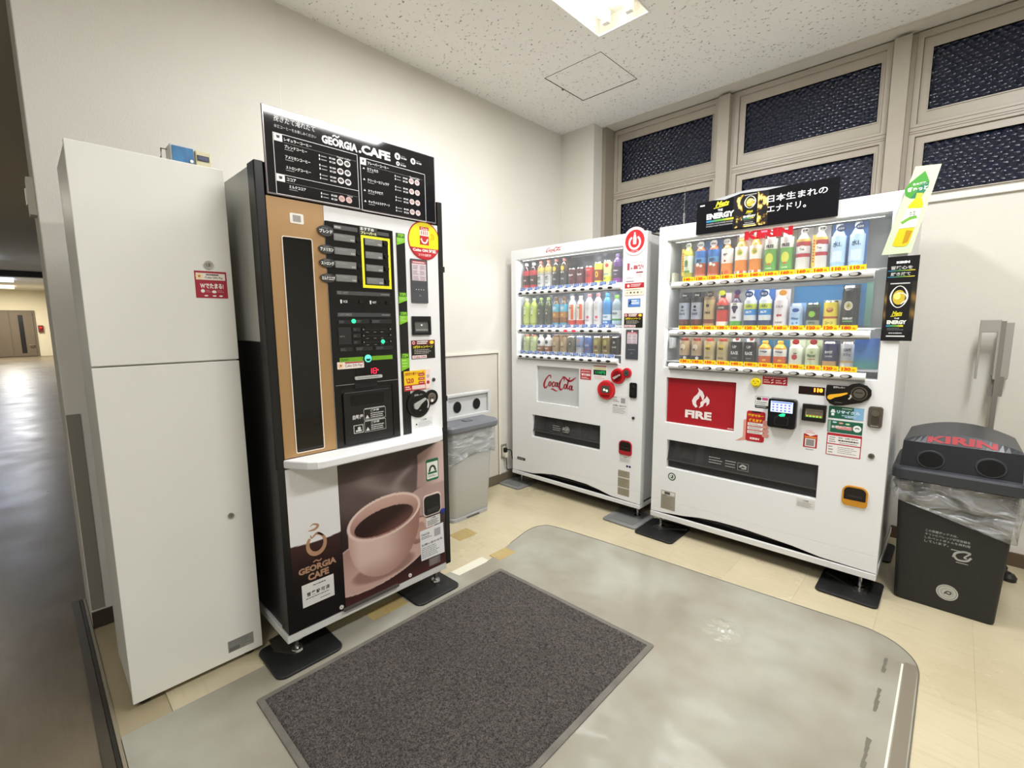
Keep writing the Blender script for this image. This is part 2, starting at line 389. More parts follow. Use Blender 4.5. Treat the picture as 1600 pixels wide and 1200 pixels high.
LAMPS = [(1.0, 1.31, -2.2, -.955), (2.77, 3.08, -2.2, -.955), (2.77, 3.08, -5.1, -3.855)]  # the last fitting is added out of view, for fill light
HAT = (.494, .928, -.822, -.384)
CT = lambda x, y, n: (x, y, HC-n)
g = G(CT); g.plate(-.3, 5.6, -6.3, YS, LAMPS+[HAT], -.06, 0, CEIL); g.plate(XW, 5.6, YS, .32, [], -.06, 0, WALLD)
g.obj('ceiling', kind='structure')
g = G(CT); g.box(XW, 5.6, YS-.006, YS+.006, -.001, .006, C('#c9c3b4', .6)); g.obj('trim_2', kind='structure')
g = G(CT); g.box(-27.2, -.3, -6.3, -2.1, -.06, .0, C('#dcd8cc', .9)); g.obj('ceiling_corridor', kind='structure')
g = G(CT); g.plate(HAT[0]+.005, HAT[1]-.005, HAT[2]+.005, HAT[3]-.005, [], -.012, -.001, CEIL)
hp = thing('access_hatch', 'square flush access hatch in the speckled ceiling, a dark gap around it', 'hatch', (.711, -.603, HC))
g.obj('panel', hp)
g = G(CT); fm = C('#5a554c', .5)
for a in ((HAT[0], HAT[1], HAT[2], HAT[2]+.003), (HAT[0], HAT[1], HAT[3]-.003, HAT[3]), (HAT[0], HAT[0]+.003, HAT[2], HAT[3]), (HAT[1]-.003, HAT[1], HAT[2], HAT[3])): g.box(*a, -.03, .0015, fm)
g.obj('hatch_frame', hp)
g = G(CT); g.cyl(.492, -.62, .008, -.001, .006, C('#6a6458', .4)); g.obj('catch', hp)

# walls
g = G(); g.box(-.3, 0, -3.27, .3, 0, HC, WALL); g.obj('wall_left', kind='structure')
g = G(); g.box(0, .014, -3.27, -2.33, .0, HC, WALL); g.obj('wall_pillar', kind='structure', bevel=.004)
g = G(); g.box(0, XW, 0, .32, 0, HC, WALL); g.box(XW, 5.6, YS, .32, 0, 1.925, WALL); g.box(4.2, 5.6, YS, .32, 1.925, HC, WALL)
g.obj('wall_window', kind='structure')
g = G(); g.box(5.5, 5.7, -6.3, .32, 0, HC, WALL); g.obj('wall_right', kind='structure')
g = G(); g.box(-27.2, 5.7, -6.4, -6.2, 0, HC, WALL); g.obj('wall_back', kind='structure')
g = G(); g.box(-27, -.3, -2.25, -2.1, 0, HC, C('#b9b3a2', .8)); g.obj('wall_corridor', kind='structure')
g = G(); g.box(-27.3, -27, -6.3, -2.1, 0, HC, C('#e0d8c0', .8)); wf = g.obj('wall_far', kind='structure')
BB = C('#6d6353', .5); BBD = C('#3b342b', .5)
g = G(); g.box(0, .012, -2.33, 0, 0, .072, BB); g.box(.014, .024, -3.27, -2.33, 0, .07, BBD); g.obj('baseboard_left', kind='structure')
g = G(); g.box(0, XW, -.012, 0, 0, .072, BB); g.box(XW, 5.5, YS-.012, YS, 0, .072, C('#5b4a3a', .5)); g.obj('baseboard_window', kind='structure')
# inspection panel on the left wall
g = G(FX(0)); g.plate(-1.95, -.80, .072, 1.053, [], -.001, .002, WALLD); pn = g.obj('wall_panel', kind='structure')
g = G(FX(0)); tm = C('#e6e1d4', .6); dk = C('#7b6a5c', .6)
g.box(-1.95, -.78, 1.056, 1.07, 0, .012, tm); g.box(-.797, -.782, .072, 1.056, 0, .012, tm)
g.box(-1.95, -.797, 1.051, 1.056, 0, .003, dk); g.box(-.802, -.797, .072, 1.056, 0, .003, dk)
g.obj('trim_3', kind='structure')
g = G(FX(.014)); g.box(-3.268, -3.225, .08, .93, 0, .004, C('#8a877c', .5)); g.obj('trim_4', kind='structure')
# windows
SILL = C('#e6e3dc', .4)
g = G(FK(YS)); g.box(XW+.002, 4.2, 1.918, 1.953, -.15, .018, SILL); g.obj('trim_5', kind='structure', bevel=.003)
F0 = .25
for k in range(4):
    a = .372+k*.967; b = a+.862; T = FK(F0)
    g = G(T); g.plate(a, b, 1.953, 2.872, [(a+.028, b-.028, 2.385, 2.838), (a+.028, b-.028, 1.985, 2.318)], -.06, 0, FRAMEM)
    w = g.obj('window_%d' % (k+1), kind='structure', bevel=.002)
    for z0, z1, p0, p1 in ((2.387, 2.836, 2.452, 2.778), (1.987, 2.316, 2.0, 2.276)):
        g = G(T); g.plate(a+.03, b-.03, z0, z1, [(a+.07, b-.05, p0, p1)], -.045, -.014, FRAMEM)
        for q in ((a+.066, b-.046, p0-.006, p0), (a+.066, b-.046, p1, p1+.004), (a+.066, a+.07, p0, p1), (b-.05, b-.046, p0, p1)): g.box(*q, -.03, -.008, FRAMEM)
        sh = g.obj('sash', w)
        g = G(T); g.box(a+.071, b-.051, p0+.001, p1-.001, -.034, -.028, PANE); g.obj('pane', sh)
    g = G(T)
    for z in (2.333, 2.345, 2.366): g.box(a, b, z, z+.003, -.002, .001, C('#6e665a', .6))
    g.obj('groove', w)
    if k < 3:
        g = G(T); g.box(b+.006, b+.084, 1.953, 2.862, -.05, .045, FRAMEM); g.box(b-.002, b+.107, 1.953, 2.872, -.056, -.006, FRAMEM); g.obj('mullion', w, bevel=.002)
g = G(); g.box(XW, XW+.035, YS+.004, .32, 1.953, HC, C('#9a9284', .5)); g.obj('trim_6', kind='structure')
g = G(); g.box(XW, 4.3, .33, .36, 1.9, HC, C('#15171d', .9)); g.obj('wall_outside', kind='structure')

# ceiling fitting
TUBEM = C('#fff8ea', .5, emit=9.)
for li, (x0, x1, y0, y1) in enumerate(LAMPS):
    lb = ('recessed twin-tube ceiling light over the mat, its near corners open and white', 'recessed twin-tube ceiling light, the one farther from the corner by the windows', 'unseen twin-tube ceiling light added as fill above the camera side')[li]
    t = thing('ceiling_light', lb, 'light', ((x0+x1)/2, (y0+y1)/2, HC), 'recessed ceiling lights')
    g = G(CT); wh = C('#f4f2ea', .35)
    g.plate(x0, x1, y0, y1, [(x0+.006, x1-.006, y0+.006, y1-.006)], -.075, .004, wh); g.box(x0, x1, y0, y1, -.08, -.075, wh)
    g.obj('housing', t)
    for s_ in (-1, 1):
        cx = (x0+x1)/2+s_*.07; g = G()
        g.tube([(cx, y0+.09, HC+.03), (cx, y1-.09, HC+.03)], .0155, TUBEM, seg=12); g.obj('tube', t)
        for yy, dd in ((y0+.045, 1), (y1-.045, -1)):
            g = G(); g.box(cx-.02, cx+.02, min(yy, yy+dd*.03), max(yy, yy+dd*.03), HC+.005, HC+.07, wh); g.obj('lamp_holder', t, bevel=.004)

# corridor far end
g = G(FX(-27)); g.box(-4.9, -2.79, 0, 2.0, 0, .05, C('#6b6152', .6)); d = g.obj('door_1', kind='structure')
g = G(FX(-27)); g.box(-3.56, -2.87, .02, 1.93, .05, .09, C('#6a5e4e', .5)); d2 = g.obj('door_leaf', d)
g = G(FX(-27)); g.box(-3.32, -3.17, .15, 1.8, .09, .095, C('#1c1917', .3)); g.obj('glass_strip', d2)
g = G(FX(-27)); g.box(-4.85, -3.6, .02, 1.93, .05, .09, C('#6a5e4e', .5)); g.obj('door_leaf', d)
g = G(FX(-27)); g.tube([(-2.93, .5, .09), (-2.93, .5, .2), (-3.08, .5, .2)], .025, CHROME, T=FX(-27)); g.obj('door_handle', d2)
g = G(); g.box(-17.3, -17, -6.2, -2.25, HC-.16, HC, C('#3a3a3c', .7)); g.obj('ceiling_beam', kind='structure')
for i, (x, y) in enumerate(((-13.5, -3.9), (-20.5, -3.6), (-24.5, -3.6))):
    g = G(); g.box(x-.6, x+.6, y-.3, y+.3, HC-.07, HC, C('#fff0d0' if i == 2 else '#c9d4ff', .5, emit=2.5))
    tag(g.obj('corridor_light', loc=(x, y, HC)), ('bluish corridor ceiling lamp nearest to the room', 'bluish corridor ceiling lamp beyond the ceiling beam', 'warm corridor ceiling lamp by the far door')[i], 'light', 'corridor lamps')
g = G(); g.box(-27, -26.9, -2.74, -2.58, 1.05, 1.35, C('#6a1a17', .5)); g.cyl(-2.66, 1.25, .05, .1, .16, C('#c02018', .4, emit=.3), T=FX(-27))
tag(g.obj('alarm_box', loc=(-27, -2.66, 1.2)), 'small red fire alarm box on the far corridor wall by the door', 'alarm')
g = G(); g.box(-.13, -.05, -3.29, -3.27, 1.72, 1.86, C('#cfcabb', .5)); g.box(-.11, -.07, -3.295, -3.29, 1.76, 1.82, C('#e4e0d2', .4))
tag(g.obj('switch_plate', loc=(-.09, -3.28, 1.72)), 'pale switch plate on the end of the wall beside the corridor', 'switch')

# wall outlet, plugs and lead
t = thing('wall_outlet', 'small grey metal wall outlet low beside the corner', 'outlet', (0, -.74, .2))
g = G(FX(0)); g.prism(rrect(-.772, -.708, .196, .312, .004), 0, .006, C('#8f8a7e', .4)); g.obj('plate', t)
g = G(FX(0)); g.box(-.757, -.723, .215, .293, .006, .009, C('#e2dccb', .5)); g.obj('socket', t)
t = thing('power_plug', 'white power plug with black lead in the wall outlet', 'plug', (.02, -.74, .25))
g = G(FX(0)); g.prism(rrect(-.752, -.728, .205, .245, .006), .009, .04, C('#dcd8ca', .5)); g.obj('plug_body', t, bevel=.003)
g = G(); g.tube([(.03, -.74, .21), (.03, -.735, .15), (.008, -.70, .09), (.0095, -.60, .078), (.006, -.57, .02), (.03, -.5, .008), (.3, -.3, .008)], .0035, BLACKM, k=6); g.obj('lead', t)
t = thing('power_plug', 'black power plug with a short black lead above the white plug', 'plug', (.02, -.74, .27))
g = G(FX(0)); g.prism(rrect(-.752, -.728, .25, .285, .006), .009, .035, BLACKM); g.obj('plug_body', t, bevel=.003)
g = G(); g.tube([(.03, -.73, .27), (.05, -.71, .265), (.045, -.69, .24), (.03, -.67, .2), (.03, -.64, .16), (.04, -.5, .12)], .004, BLACKM, k=6); g.obj('lead', t)

# ================================================================== FLOOR MATS
def mk_sheet():
    m, nt, b, N, L = nodemat('clear_vinyl_sheet')
    g = N('ShaderNodeNewGeometry')
    n = N('ShaderNodeTexNoise', Scale=2.6, Detail=3.); L(g.outputs['Position'], n.inputs['Vector'])
    r = N('ShaderNodeValToRGB'); e = r.color_ramp.elements; e[0].position = .36; e[0].color = (*lin('#908b7c'), 1); e[1].position = .56; e[1].color = (*lin('#9d9b8e'), 1)
    x = e.new(.74); x.color = (*lin('#a8a89b'), 1)
    L(n.outputs['Fac'], r.inputs[0]); L(r.outputs[0], b.inputs['Base Color'])
    n2 = N('ShaderNodeTexNoise', Scale=5.5, Detail=1.5); L(g.outputs['Position'], n2.inputs['Vector'])
    bp = N('ShaderNodeBump', Strength=.35, Distance=.03); L(n2.outputs['Fac'], bp.inputs['Height']); L(bp.outputs[0], b.inputs['Normal'])
    b.inputs['Roughness'].default_value = .16; b.inputs['Specular IOR Level'].default_value = .6
    return m
SHEET = mk_sheet()
A = [(.855, -1.75), (.80, -1.50), (.76, -1.30), (.775, -1.20), (.86, -1.142)]
B = [(2.40, -1.032), (2.465, -1.04), (2.52, -1.065), (2.565, -1.11), (2.592, -1.16), (2.603, -1.22), (2.604, -1.3), (2.604, -1.5), (2.602, -2.4), (2.60, -3.27)]
P = [(float(p[0]), float(p[1])) for p in catmull(A[1:]+[(1.3, -1.10), (1.9, -1.065), (2.2, -1.045)]+B, 5)]
poly = A[:1]+P+[(.80, -3.27), (.80, -3.0), (.795, -2.4), (.79, -1.94), (.85, -1.93)]
FLSH = t = thing('floor_sheet', 'large glossy grey vinyl sheet with rounded corners covering the cream floor', 'mat', (1.6, -2.2, 0))
g = G(); g.prismz(poly, .0008, .003, SHEET); g.obj('sheet', t)
g = G(); ed = C('#6b675a', .35)
g.tube([(p[0], p[1], .003) for p in P], .0022, ed, seg=6); g.obj('edge_welt', t)
g = G(); g.box(2.553, 2.559, -3.27, -1.2, .003, .0045, C('#e0dccb', .3)); g.box(2.562, 2.598, -3.27, -1.18, .003, .0036, C('#7d7565', .4)); g.obj('seam', t)
g = G(); dk = C('#6b685b', .35)
for i in (0, 1, 2, 6, 7, 8, 9, 14, 15, 16, 17):
    y = -1.2-.034*i; w = .0015+.005*abs(math.sin(i*2.1+.6))
    g.add([(2.508-w, y, .0034), (2.512+w*.6, y-.004, .0034), (2.506+w, y-.036, .0034), (2.504-w*.4, y-.034, .0034)], [(0, 3, 2, 1)], dk)
g.obj('stain', t, label='dark scuffed streak along the seam')
def mk_rug():
    m, nt, b, N, L = nodemat('coil_pile')
    g = N('ShaderNodeNewGeometry')
    n = N('ShaderNodeTexNoise', Scale=130., Detail=2.); n.inputs['Distortion'].default_value = 1.5; L(g.outputs['Position'], n.inputs['Vector'])
    n1 = N('ShaderNodeTexNoise', Scale=2., Detail=3.); L(g.outputs['Position'], n1.inputs['Vector'])
    r = N('ShaderNodeValToRGB'); e = r.color_ramp.elements; e[0].position = .38; e[0].color = (*lin('#363230'), 1); e[1].position = .62; e[1].color = (*lin('#6a6460'), 1); L(n.outputs['Fac'], r.inputs[0])
    mx = N('ShaderNodeMixRGB', blend_type='MULTIPLY'); mx.inputs[0].default_value = .35; L(r.outputs[0], mx.inputs[1]); L(n1.outputs['Fac'], mx.inputs[2]); L(mx.outputs[0], b.inputs['Base Color'])
    bp = N('ShaderNodeBump', Strength=1., Distance=.006); L(n.outputs['Fac'], bp.inputs['Height']); L(bp.outputs[0], b.inputs['Normal']); b.inputs['Roughness'].default_value = .85; b.inputs['Specular IOR Level'].default_value = .2
    return m
RUG = mk_rug()
t = thing('entrance_mat', 'dark brown-grey coil entrance mat with a smooth rubber border', 'mat', (1.39, -2.33, .003))
g = G(); g.prismz(rrect(.958, 1.83, -2.93, -1.74, .012), .0032, .0075, noisy('mat_border', '#5f5b54', '#6c685f', 12., .6, .2, 150)); g.obj('rubber_border', t, bevel=.002)
g = G()
u = np.linspace(.98, 1.808, 120); w = np.linspace(-2.908, -1.762, 160)
vs = [(float(a), float(b), .0135+.0018*noise.noise((a*60, b*60, 0))+.002*noise.noise((a*8, b*8, 3)) if 0 < i < 119 and 0 < j < 159 else .0075) for j, b in enumerate(w) for i, a in enumerate(u)]
g.add(vs, [(j*120+i, j*120+i+1, (j+1)*120+i+1, (j+1)*120+i) for j in range(159) for i in range(119)], RUG, ID, True); g.obj('pile', t)
def pad(x0, x1, y0, y1, m, label, grp, ridge=False, r=.025):
    t = thing('rubber_pad', label, 'pad', ((x0+x1)/2, (y0+y1)/2, 0), grp)
    g = G(); g.prismz(rrect(x0, x1, y0, y1, r), .0008, .012, m); g.obj('slab', t, bevel=.004)
    if ridge: g = G(); g.prismz(rrect(x0+.035, x1-.035, y0+.035, y1-.035, .006), .012, .014, C('#6d6e6c', .6)); g.obj('raised_centre', t)
pad(.70, .932, -2.845, -2.59, RUBBER, 'black rubber pad under the coffee machine corner next to the white cabinet', 'black anti-slip pads', r=.035)
pad(.70, .932, -2.235, -1.985, RUBBER, 'black rubber pad under the coffee machine corner next to the mat corner', 'black anti-slip pads', r=.035)
pad(1.256, 1.5, -.88, -.60, RUBBER, 'black rubber pad under the wider machine, touching the grey pad', 'black anti-slip pads')
pad(2.203, 2.447, -.85, -.58, RUBBER, 'black rubber pad under the wider machine beside the dark bin', 'black anti-slip pads')
pad(2.203, 2.447, -.30, -.03, RUBBER, 'black rubber pad under the rear of the wider machine by the wall', 'black anti-slip pads')
pad(.015, .235, -.82, -.60, GREYRUB, 'grey rubber pad with raised centre under the narrower machine near the outlet', 'grey anti-slip pads', True)
pad(1.005, 1.25, -.845, -.58, GREYRUB, 'grey rubber pad with raised centre between the two drinks machines', 'grey anti-slip pads', True)

# wrinkled bump added to the sheet to catch a bright highlight
g = G(); n_ = 76; bx, by, br = 1.99, -1.455, .085; vs = []
for j in range(n_):
    for i in range(n_):
        a, b_ = -1+2*i/(n_-1), -1+2*j/(n_-1); q = max(0, 1-(a*a+b_*b_)); vs.append((bx+a*br, by+b_*br, .0031+q*(.007+.008*noise.noise((a*2.6, b_*2.6, 1.7))+.0042*noise.noise((a*6, b_*9, 2.7)))))
g.add(vs, [(j*n_+i, j*n_+i+1, (j+1)*n_+i+1, (j+1)*n_+i) for j in range(n_-1) for i in range(n_-1)], SHEET, ID, True); g.obj('glint_bump', FLSH, label='small glossy wrinkled bump added to catch a highlight')
# ================================================================== WHITE STORAGE CABINET
t = thing('storage_cabinet', 'tall narrow off-white two-door cabinet with a red sticker beside the coffee machine', 'cabinet', (.5, -3.02, 0))
FW = FX(.70)
g = G(); g.box(.34, .682, -3.222, -2.822, .022, 1.822, CREAM); g.obj('body', t, bevel=.004)
for z0, z1, nm in ((1.163, 1.822, 'door'), (.022, 1.158, 'door')):
    g = G(FW); g.box(-3.225, -2.819, z0, z1, -.018, 0, CREAM); dd = g.obj(nm, t, bevel=.0025)
    lz = 1.493 if z0 > 1 else .585; ly = -2.89
    g = G(FW); R_ = .014 if z0 > 1 else .010
    g.cyl(ly, lz, R_, 0, .006, CHROME if z0 > 1 else STEEL); g.cyl(ly, lz, R_*.6, .006, .009, STEEL); g.box(ly-.001, ly+.001, lz-.005, lz+.005, .009, .0095, BLACK); g.obj('lock', dd)
    if z0 > 1:
        g = G(FW); u0, u1, a, b = -2.935, -2.838, 1.38, 1.472; red = C('#a51d33', .4); w = C('#f2eee6', .4)
        g.box(u0, u1, a, b, 0, .0008, red); g.quad(u0+.004, u1-.005, 1.442, 1.465, .0012, C('#efe6da', .4)); g.disc(u0+.014, 1.4535, .011, .0016, C('#f3d9b0', .4)); g.disc(u0+.014, 1.4535, .004, .002, C('#b8863c', .4))
        g.text('Coke ON Pay', u0+.03, u1-.012, 1.445, 1.454, .0018, C('#5a4a4a', .4)); g.lines(u0+.034, u1-.02, 1.457, 1.463, 1, .0018, C('#3a3030', .4), .8, 3)
        g.text('Wでたまる!', u0+.014, u1-.012, 1.413, 1.431, .0016, w, .04)
        g.disc(u0+.021, 1.404, .006, .0016, w); g.disc(u0+.055, 1.402, .007, .0016, w, rz=.005)
        g.lines(u0+.03, u0+.046, 1.399, 1.409, 2, .0016, C('#d9909a', .4), .4); g.lines(u0+.065, u1-.01, 1.399, 1.409, 2, .0016, C('#d9909a', .4), .4)
        for q in (.03, .055, .075): g.disc(u0+q, 1.388, .006, .0016, w, rz=.0025)
        g.obj('sticker', dd, label='red and cream payment sticker')
    else:
        g = G(FW); g.box(-2.938, -2.85, .052, .098, 0, .0008, C('#9c9c96', .4, .3)); g.quad(-2.935, -2.9, .055, .07, .0012, C('#6d6e6a', .4)); g.lines(-2.934, -2.854, .056, .095, 6, .0013, C('#62635f', .4), .35)
        g.obj('name_plate', dd, label='grey metal rating plate')
for x, y in ((.66, -3.19), (.66, -2.86), (.38, -3.19), (.38, -2.86)):
    g = G(); g.lathe([(0, .0005), (.019, .0005), (.019, .012), (.008, .014), (.008, .024)], BLACKM, (x, y)); g.obj('foot', t)

# box standing on the cabinet
t = thing('timer_box', 'small blue and beige timer box with a wire bracket on the cabinet top', 'timer', (.44, -2.85, 1.822))
g = G(); g.box(.37, .445, -2.916, -2.84, 1.8235, 1.952, C('#c8ccc8', .4)); g.obj('case', t, bevel=.002)
g = G(FX(.445)); g.box(-2.911, -2.844, 1.83, 1.946, 0, .004, noisy('timer_blue', '#2a6292', '#3576a6', 30., .35)); g.obj('cover', t, label='blue cover')
g = G(FX(.449)); g.cyl(-2.852, 1.9, .0055, 0, .004, C('#f2efe6', .3)); g.obj('button', t)
g = G(); g.box(.37, .452, -2.838, -2.786, 1.8235, 1.945, C('#cfc9a6', .5)); g.obj('side_case', t, bevel=.003, label='beige half with a dark display')
g = G(FX(.452)); g.box(-2.834, -2.794, 1.908, 1.928, 0, .002, C('#15151c', .2)); g.quad(-2.829, -2.799, 1.912, 1.924, .0025, C('#34345c', .2)); g.obj('display', t)
g = G(); mt = C('#8a857a', .35, .8)
g.tube([(.4, -2.912, 1.94), (.4, -2.935, 1.94), (.4, -2.937, 1.9), (.4, -2.912, 1.9)], .003, mt); g.tube([(.4, -2.937, 1.91), (.4, -2.941, 1.875)], .003, mt); g.obj('bracket', t)

# ================================================================== COFFEE MACHINE
MX = .864
M = FX(MX)
cm = thing('coffee_vending_machine', 'tall black, bronze and white coffee vending machine with a cup picture below', 'vending machine', (.46, -2.39, 0))
g = G(); g.box(.06, .79, -2.77, -2.005, 1.225, 1.828, C('#b9b8b0', .4)); g.box(.06, .79, -2.77, -2.005, .118, 1.225, C('#120e0d', .4)); g.obj('cabinet_body', cm, bevel=.004)
g = G(); g.box(.06, .862, -2.780, -2.02, .084, .116, C('#d9d9d5', .35)); g.obj('plinth', cm, bevel=.002)
DK = C('#0a0a0a', .36)
g = G(M); g.box(-2.775, -2.023, .118, 1.832, -.068, -.006, DK); g.prism(rrect(-2.775, -2.745, .118, 1.832, .003), -.006, 0, DK); dr = g.obj('door', cm, bevel=.003)
g = G(M); g.box(-2.022, -1.996, .108, 1.826, -.02, .004, C('#100f0f', .4)); g.obj('door_edge', cm, bevel=.002, label='black flange along the hinge side')
g = G(M); g.box(-1.996, -1.985, 1.52, 1.545, -.02, .0, BLACKM); g.box(-1.996, -1.99, 1.2, 1.3, -.02, -.005, BLACKM); g.box(-1.996, -1.988, .92, .945, -.02, 0, BLACKM); g.obj('hinge', cm)
# upper front: bronze panel, white panel
BRZ = noisy('bronze_film', '#a88458', '#b18d60', 500., .36, 0, metal=.25)
g = G(M); g.plate(-2.745, -2.548, .80, 1.722, [(-2.700, -2.598, .815, 1.592)], -.006, .002, BRZ); g.obj('bronze_panel', cm)
g = G(M); g.box(-2.698, -2.6, .818, 1.59, -.005, -.001, C('#050505', .06, spec=.6)); g.obj('dark_window', cm)
g = G(M); wt = C('#e9e2d6', .3); r_ = rrect(-2.703, -2.595, .812, 1.595, .008); ri = rrect(-2.700, -2.598, .815, 1.592, .006)
k = len(r_); g.add([(p[0], p[1], .0035) for p in r_]+[(p[0], p[1], .0035) for p in ri]+[(p[0], p[1], .001) for p in r_], [(i, (i+1) % k, k+(i+1) % k, k+i) for i in range(k)]+[(i, 2*k+i, 2*k+(i+1) % k, (i+1) % k) for i in range(k)], wt); g.obj('window_edge', cm, label='thin white line round the dark window')
g = G(M); g.box(-2.546, -2.023, .795, 1.722, -.006, .0015, WHITE); g.obj('white_panel', cm)
g = G(M); g.plate(-2.545, -2.258, .80, 1.668, [(-2.52, -2.29, .81, 1.035)], .0015, .006, C('#0b0b0b', .22)); g.box(-2.52, -2.29, .81, 1.035, .0015, .0025, BLACKM); kp = g.obj('control_panel', cm)
# menu keys
DG = C('#3c3c3b', .4); LG = C('#8e8e8b', .4); WT = C('#dcdcd8', .4); P0 = .006
g = G(M); g.quad(-2.513, -2.416, 1.642, 1.658, P0+.0006, C('#4a4a49', .4)); g.text('MENU', -2.51, -2.485, 1.646, 1.654, P0+.001, WT); g.quad(-2.33, -2.277, 1.642, 1.656, P0+.0006, C('#4a4a49', .4))
g.quad(-2.515, -2.283, 1.399, 1.414, P0+.0006, C('#444443', .4)); g.text('ICE / HOT', -2.511, -2.468, 1.402, 1.411, P0+.001, LG)
g.quad(-2.517, -2.284, 1.315, 1.331, P0+.0006, C('#3a3c40', .4)); g.text('CUSTOMIZE', -2.513, -2.458, 1.319, 1.328, P0+.001, LG)
for u, s_ in ((-2.495, 'ICE'), (-2.37, 'HOT')):
    g.poly([(u-.008, 1.38), (u+.0, 1.38), (u-.0015, 1.366), (u-.0065, 1.366)], P0+.0008, WT); g.text(s_, u+.005, u+.022, 1.369, 1.378, P0+.0008, WT)
g.lines(-2.325, -2.285, 1.402, 1.41, 1, P0+.001, LG); g.lines(-2.325, -2.285, 1.319, 1.327, 1, P0+.001, LG)
g.obj('print', kp)
names = [('ブレンド', 'アメリカン'), ('カフェモカ', 'クリーミー'), ('ストロング', 'カフェラテ'), ('ミルクココア', 'キャラメル')]
for i in range(4):
    for c, (a, b) in enumerate(((-2.516, -2.429), (-2.388, -2.311))):
        z0 = 1.6-.0505*i+(-.003 if c else 0); z1 = z0+.0265
        g = G(M); g.prism(rrect(a, b, z0, z1, .002), P0-.001, P0+.003, C('#6a6a68', .35)); g.quad(a+.002, b-.002, z0+.002, z1-.002, P0+.0034, C('#7a7a78', .35))
        g.lines(a+.006, b-.03, z0+.014, z1-.004, 2, P0+.0037, C('#9d9d9a', .4), .4, i*2+c); g.text('¥100', b-.02, b-.005, z0+.004, z0+.01, P0+.0037, WT); g.obj('menu_card', kp)
        u = -2.417 if c == 0 else -2.295
        g = G(M); g.cyl(u, 1.613-.0503*i, .0095, P0, P0+.006, BLACK); g.obj('select_button', kp)
for u in (-2.417, -2.296):
    g = G(M); g.cyl(u, 1.375, .0085, P0, P0+.005, BLACK); g.obj('select_button', kp)
# hand-written round labels
for i, (z, s_) in enumerate(((1.63, 'ブレンド'), (1.564, 'アメリカン'), (1.514, 'ストロング'), (1.459, 'ミルクココア'))):
    g = G(M); h = .02 if i == 0 else .0165
    g.prism([(-2.545+(.03)*math.cos(a)*(1+.08*math.sin(3*a)), z+h*math.sin(a)) for a in np.linspace(0, 2*PI, 22)[:-1]], P0, P0+.0035, C('#2c2a29', .5))
    g.text(s_, -2.57, -2.52, z-.008, z+.006, P0+.004, WT, .05); g.quad(-2.56, -2.536, z+.009, z+.0105, P0+.004, LG); g.obj('name_label', kp, label='dark cloud-shaped label with white hand lettering')
g = G(M); g.box(-2.409, -2.331, 1.636, 1.668, P0, P0+.0015, C('#2b2b22', .5)); g.text('おすすめ', -2.405, -2.345, 1.652, 1.665, P0+.002, WT, .05); g.text('フレーバー!!', -2.403, -2.336, 1.638, 1.65, P0+.002, C('#e9e6a0', .5), .05); g.obj('name_label', kp)
g = G(M); Y = C('#f2ea1c', .45); g.plate(-2.404, -2.274, 1.43, 1.634, [(-2.394, -2.284, 1.442, 1.624)], P0, P0+.0018, Y); g.obj('tape_frame', kp, label='bright yellow tape frame round four menu keys')
# customise rows
GR = C('#1e1f20', .35); GN = C('#2fd08a', .4, emit=1.6)
def row(u0, u1, z0, z1, sd):
    g = G(M); g.prism(rrect(u0, u1, z0, z1, .002), P0-.001, P0+.0025, GR); g.lines(u0+.004, u0+(u1-u0)*.5, z0+.003, z1-.003, 2, P0+.003, C('#77777a', .4), .35, sd); return g.obj('setting_key', kp)
row(-2.516, -2.462, 1.287, 1.303, 1); row(-2.45, -2.385, 1.289, 1.306, 2); row(-2.375, -2.28, 1.288, 1.305, 3)
g = G(M); g.prism(rrect(-2.518, -2.466, 1.208, 1.275, .002), P0-.001, P0+.0025, C('#232425', .35)); g.text('お好み', -2.513, -2.492, 1.236, 1.242, P0+.003, LG); g.obj('setting_key', kp)
for i, z in enumerate((1.265, 1.24, 1.214)):
    row(-2.458, -2.425, z-.007, z+.008, 4+i)
    g = G(M); g.quad(-2.42, -2.287, z-.003, z+.002, P0+.0008, C('#17181a', .3))
    for q in (-2.395, -2.36, -2.328): g.quad(q-.006, q+.006, z-.012, z-.0105, P0+.001, LG)
    g.obj('print', kp)
    for u in (-2.413, -2.29):
        g = G(M); g.cyl(u, z, .0065, P0, P0+.004, BLACK); g.quad(u-.0015, u+.0015, z-.0015, z+.0015, P0+.0045, WT); g.obj('small_button', kp)
row(-2.516, -2.462, 1.18, 1.196, 8); row(-2.45, -2.375, 1.18, 1.196, 9); row(-2.362, -2.28, 1.18, 1.196, 10)
for u, z, r in ((-2.452, 1.298, .0085), (-2.326, 1.214, .008)):
    g = G(M); g.cyl(u, z, r, P0, P0+.004, GN); g.obj('lit_button', kp, label='small button glowing green')
g = G(M); g.prism(rrect(-2.518, -2.283, 1.139, 1.156, .001), P0-.001, P0+.0015, C('#6fa51c', .4)); g.text('READY', -2.512, -2.48, 1.144, 1.152, P0+.002, C('#3a5c10', .4)); g.obj('green_bar', kp)
g = G(M); g.cyl(-2.4, 1.147, .019, P0, P0+.006, C('#0c1815', .3)); g.cyl(-2.4, 1.148, .0155, P0+.006, P0+.008, C('#5fd8c0', .3, emit=.7)); g.poly([(-2.411, 1.147), (-2.389, 1.147), (-2.393, 1.138), (-2.407, 1.138)], P0+.0085, C('#0d3a35', .3)); g.obj('start_button', kp, label='round button glowing pale green with a cup symbol')
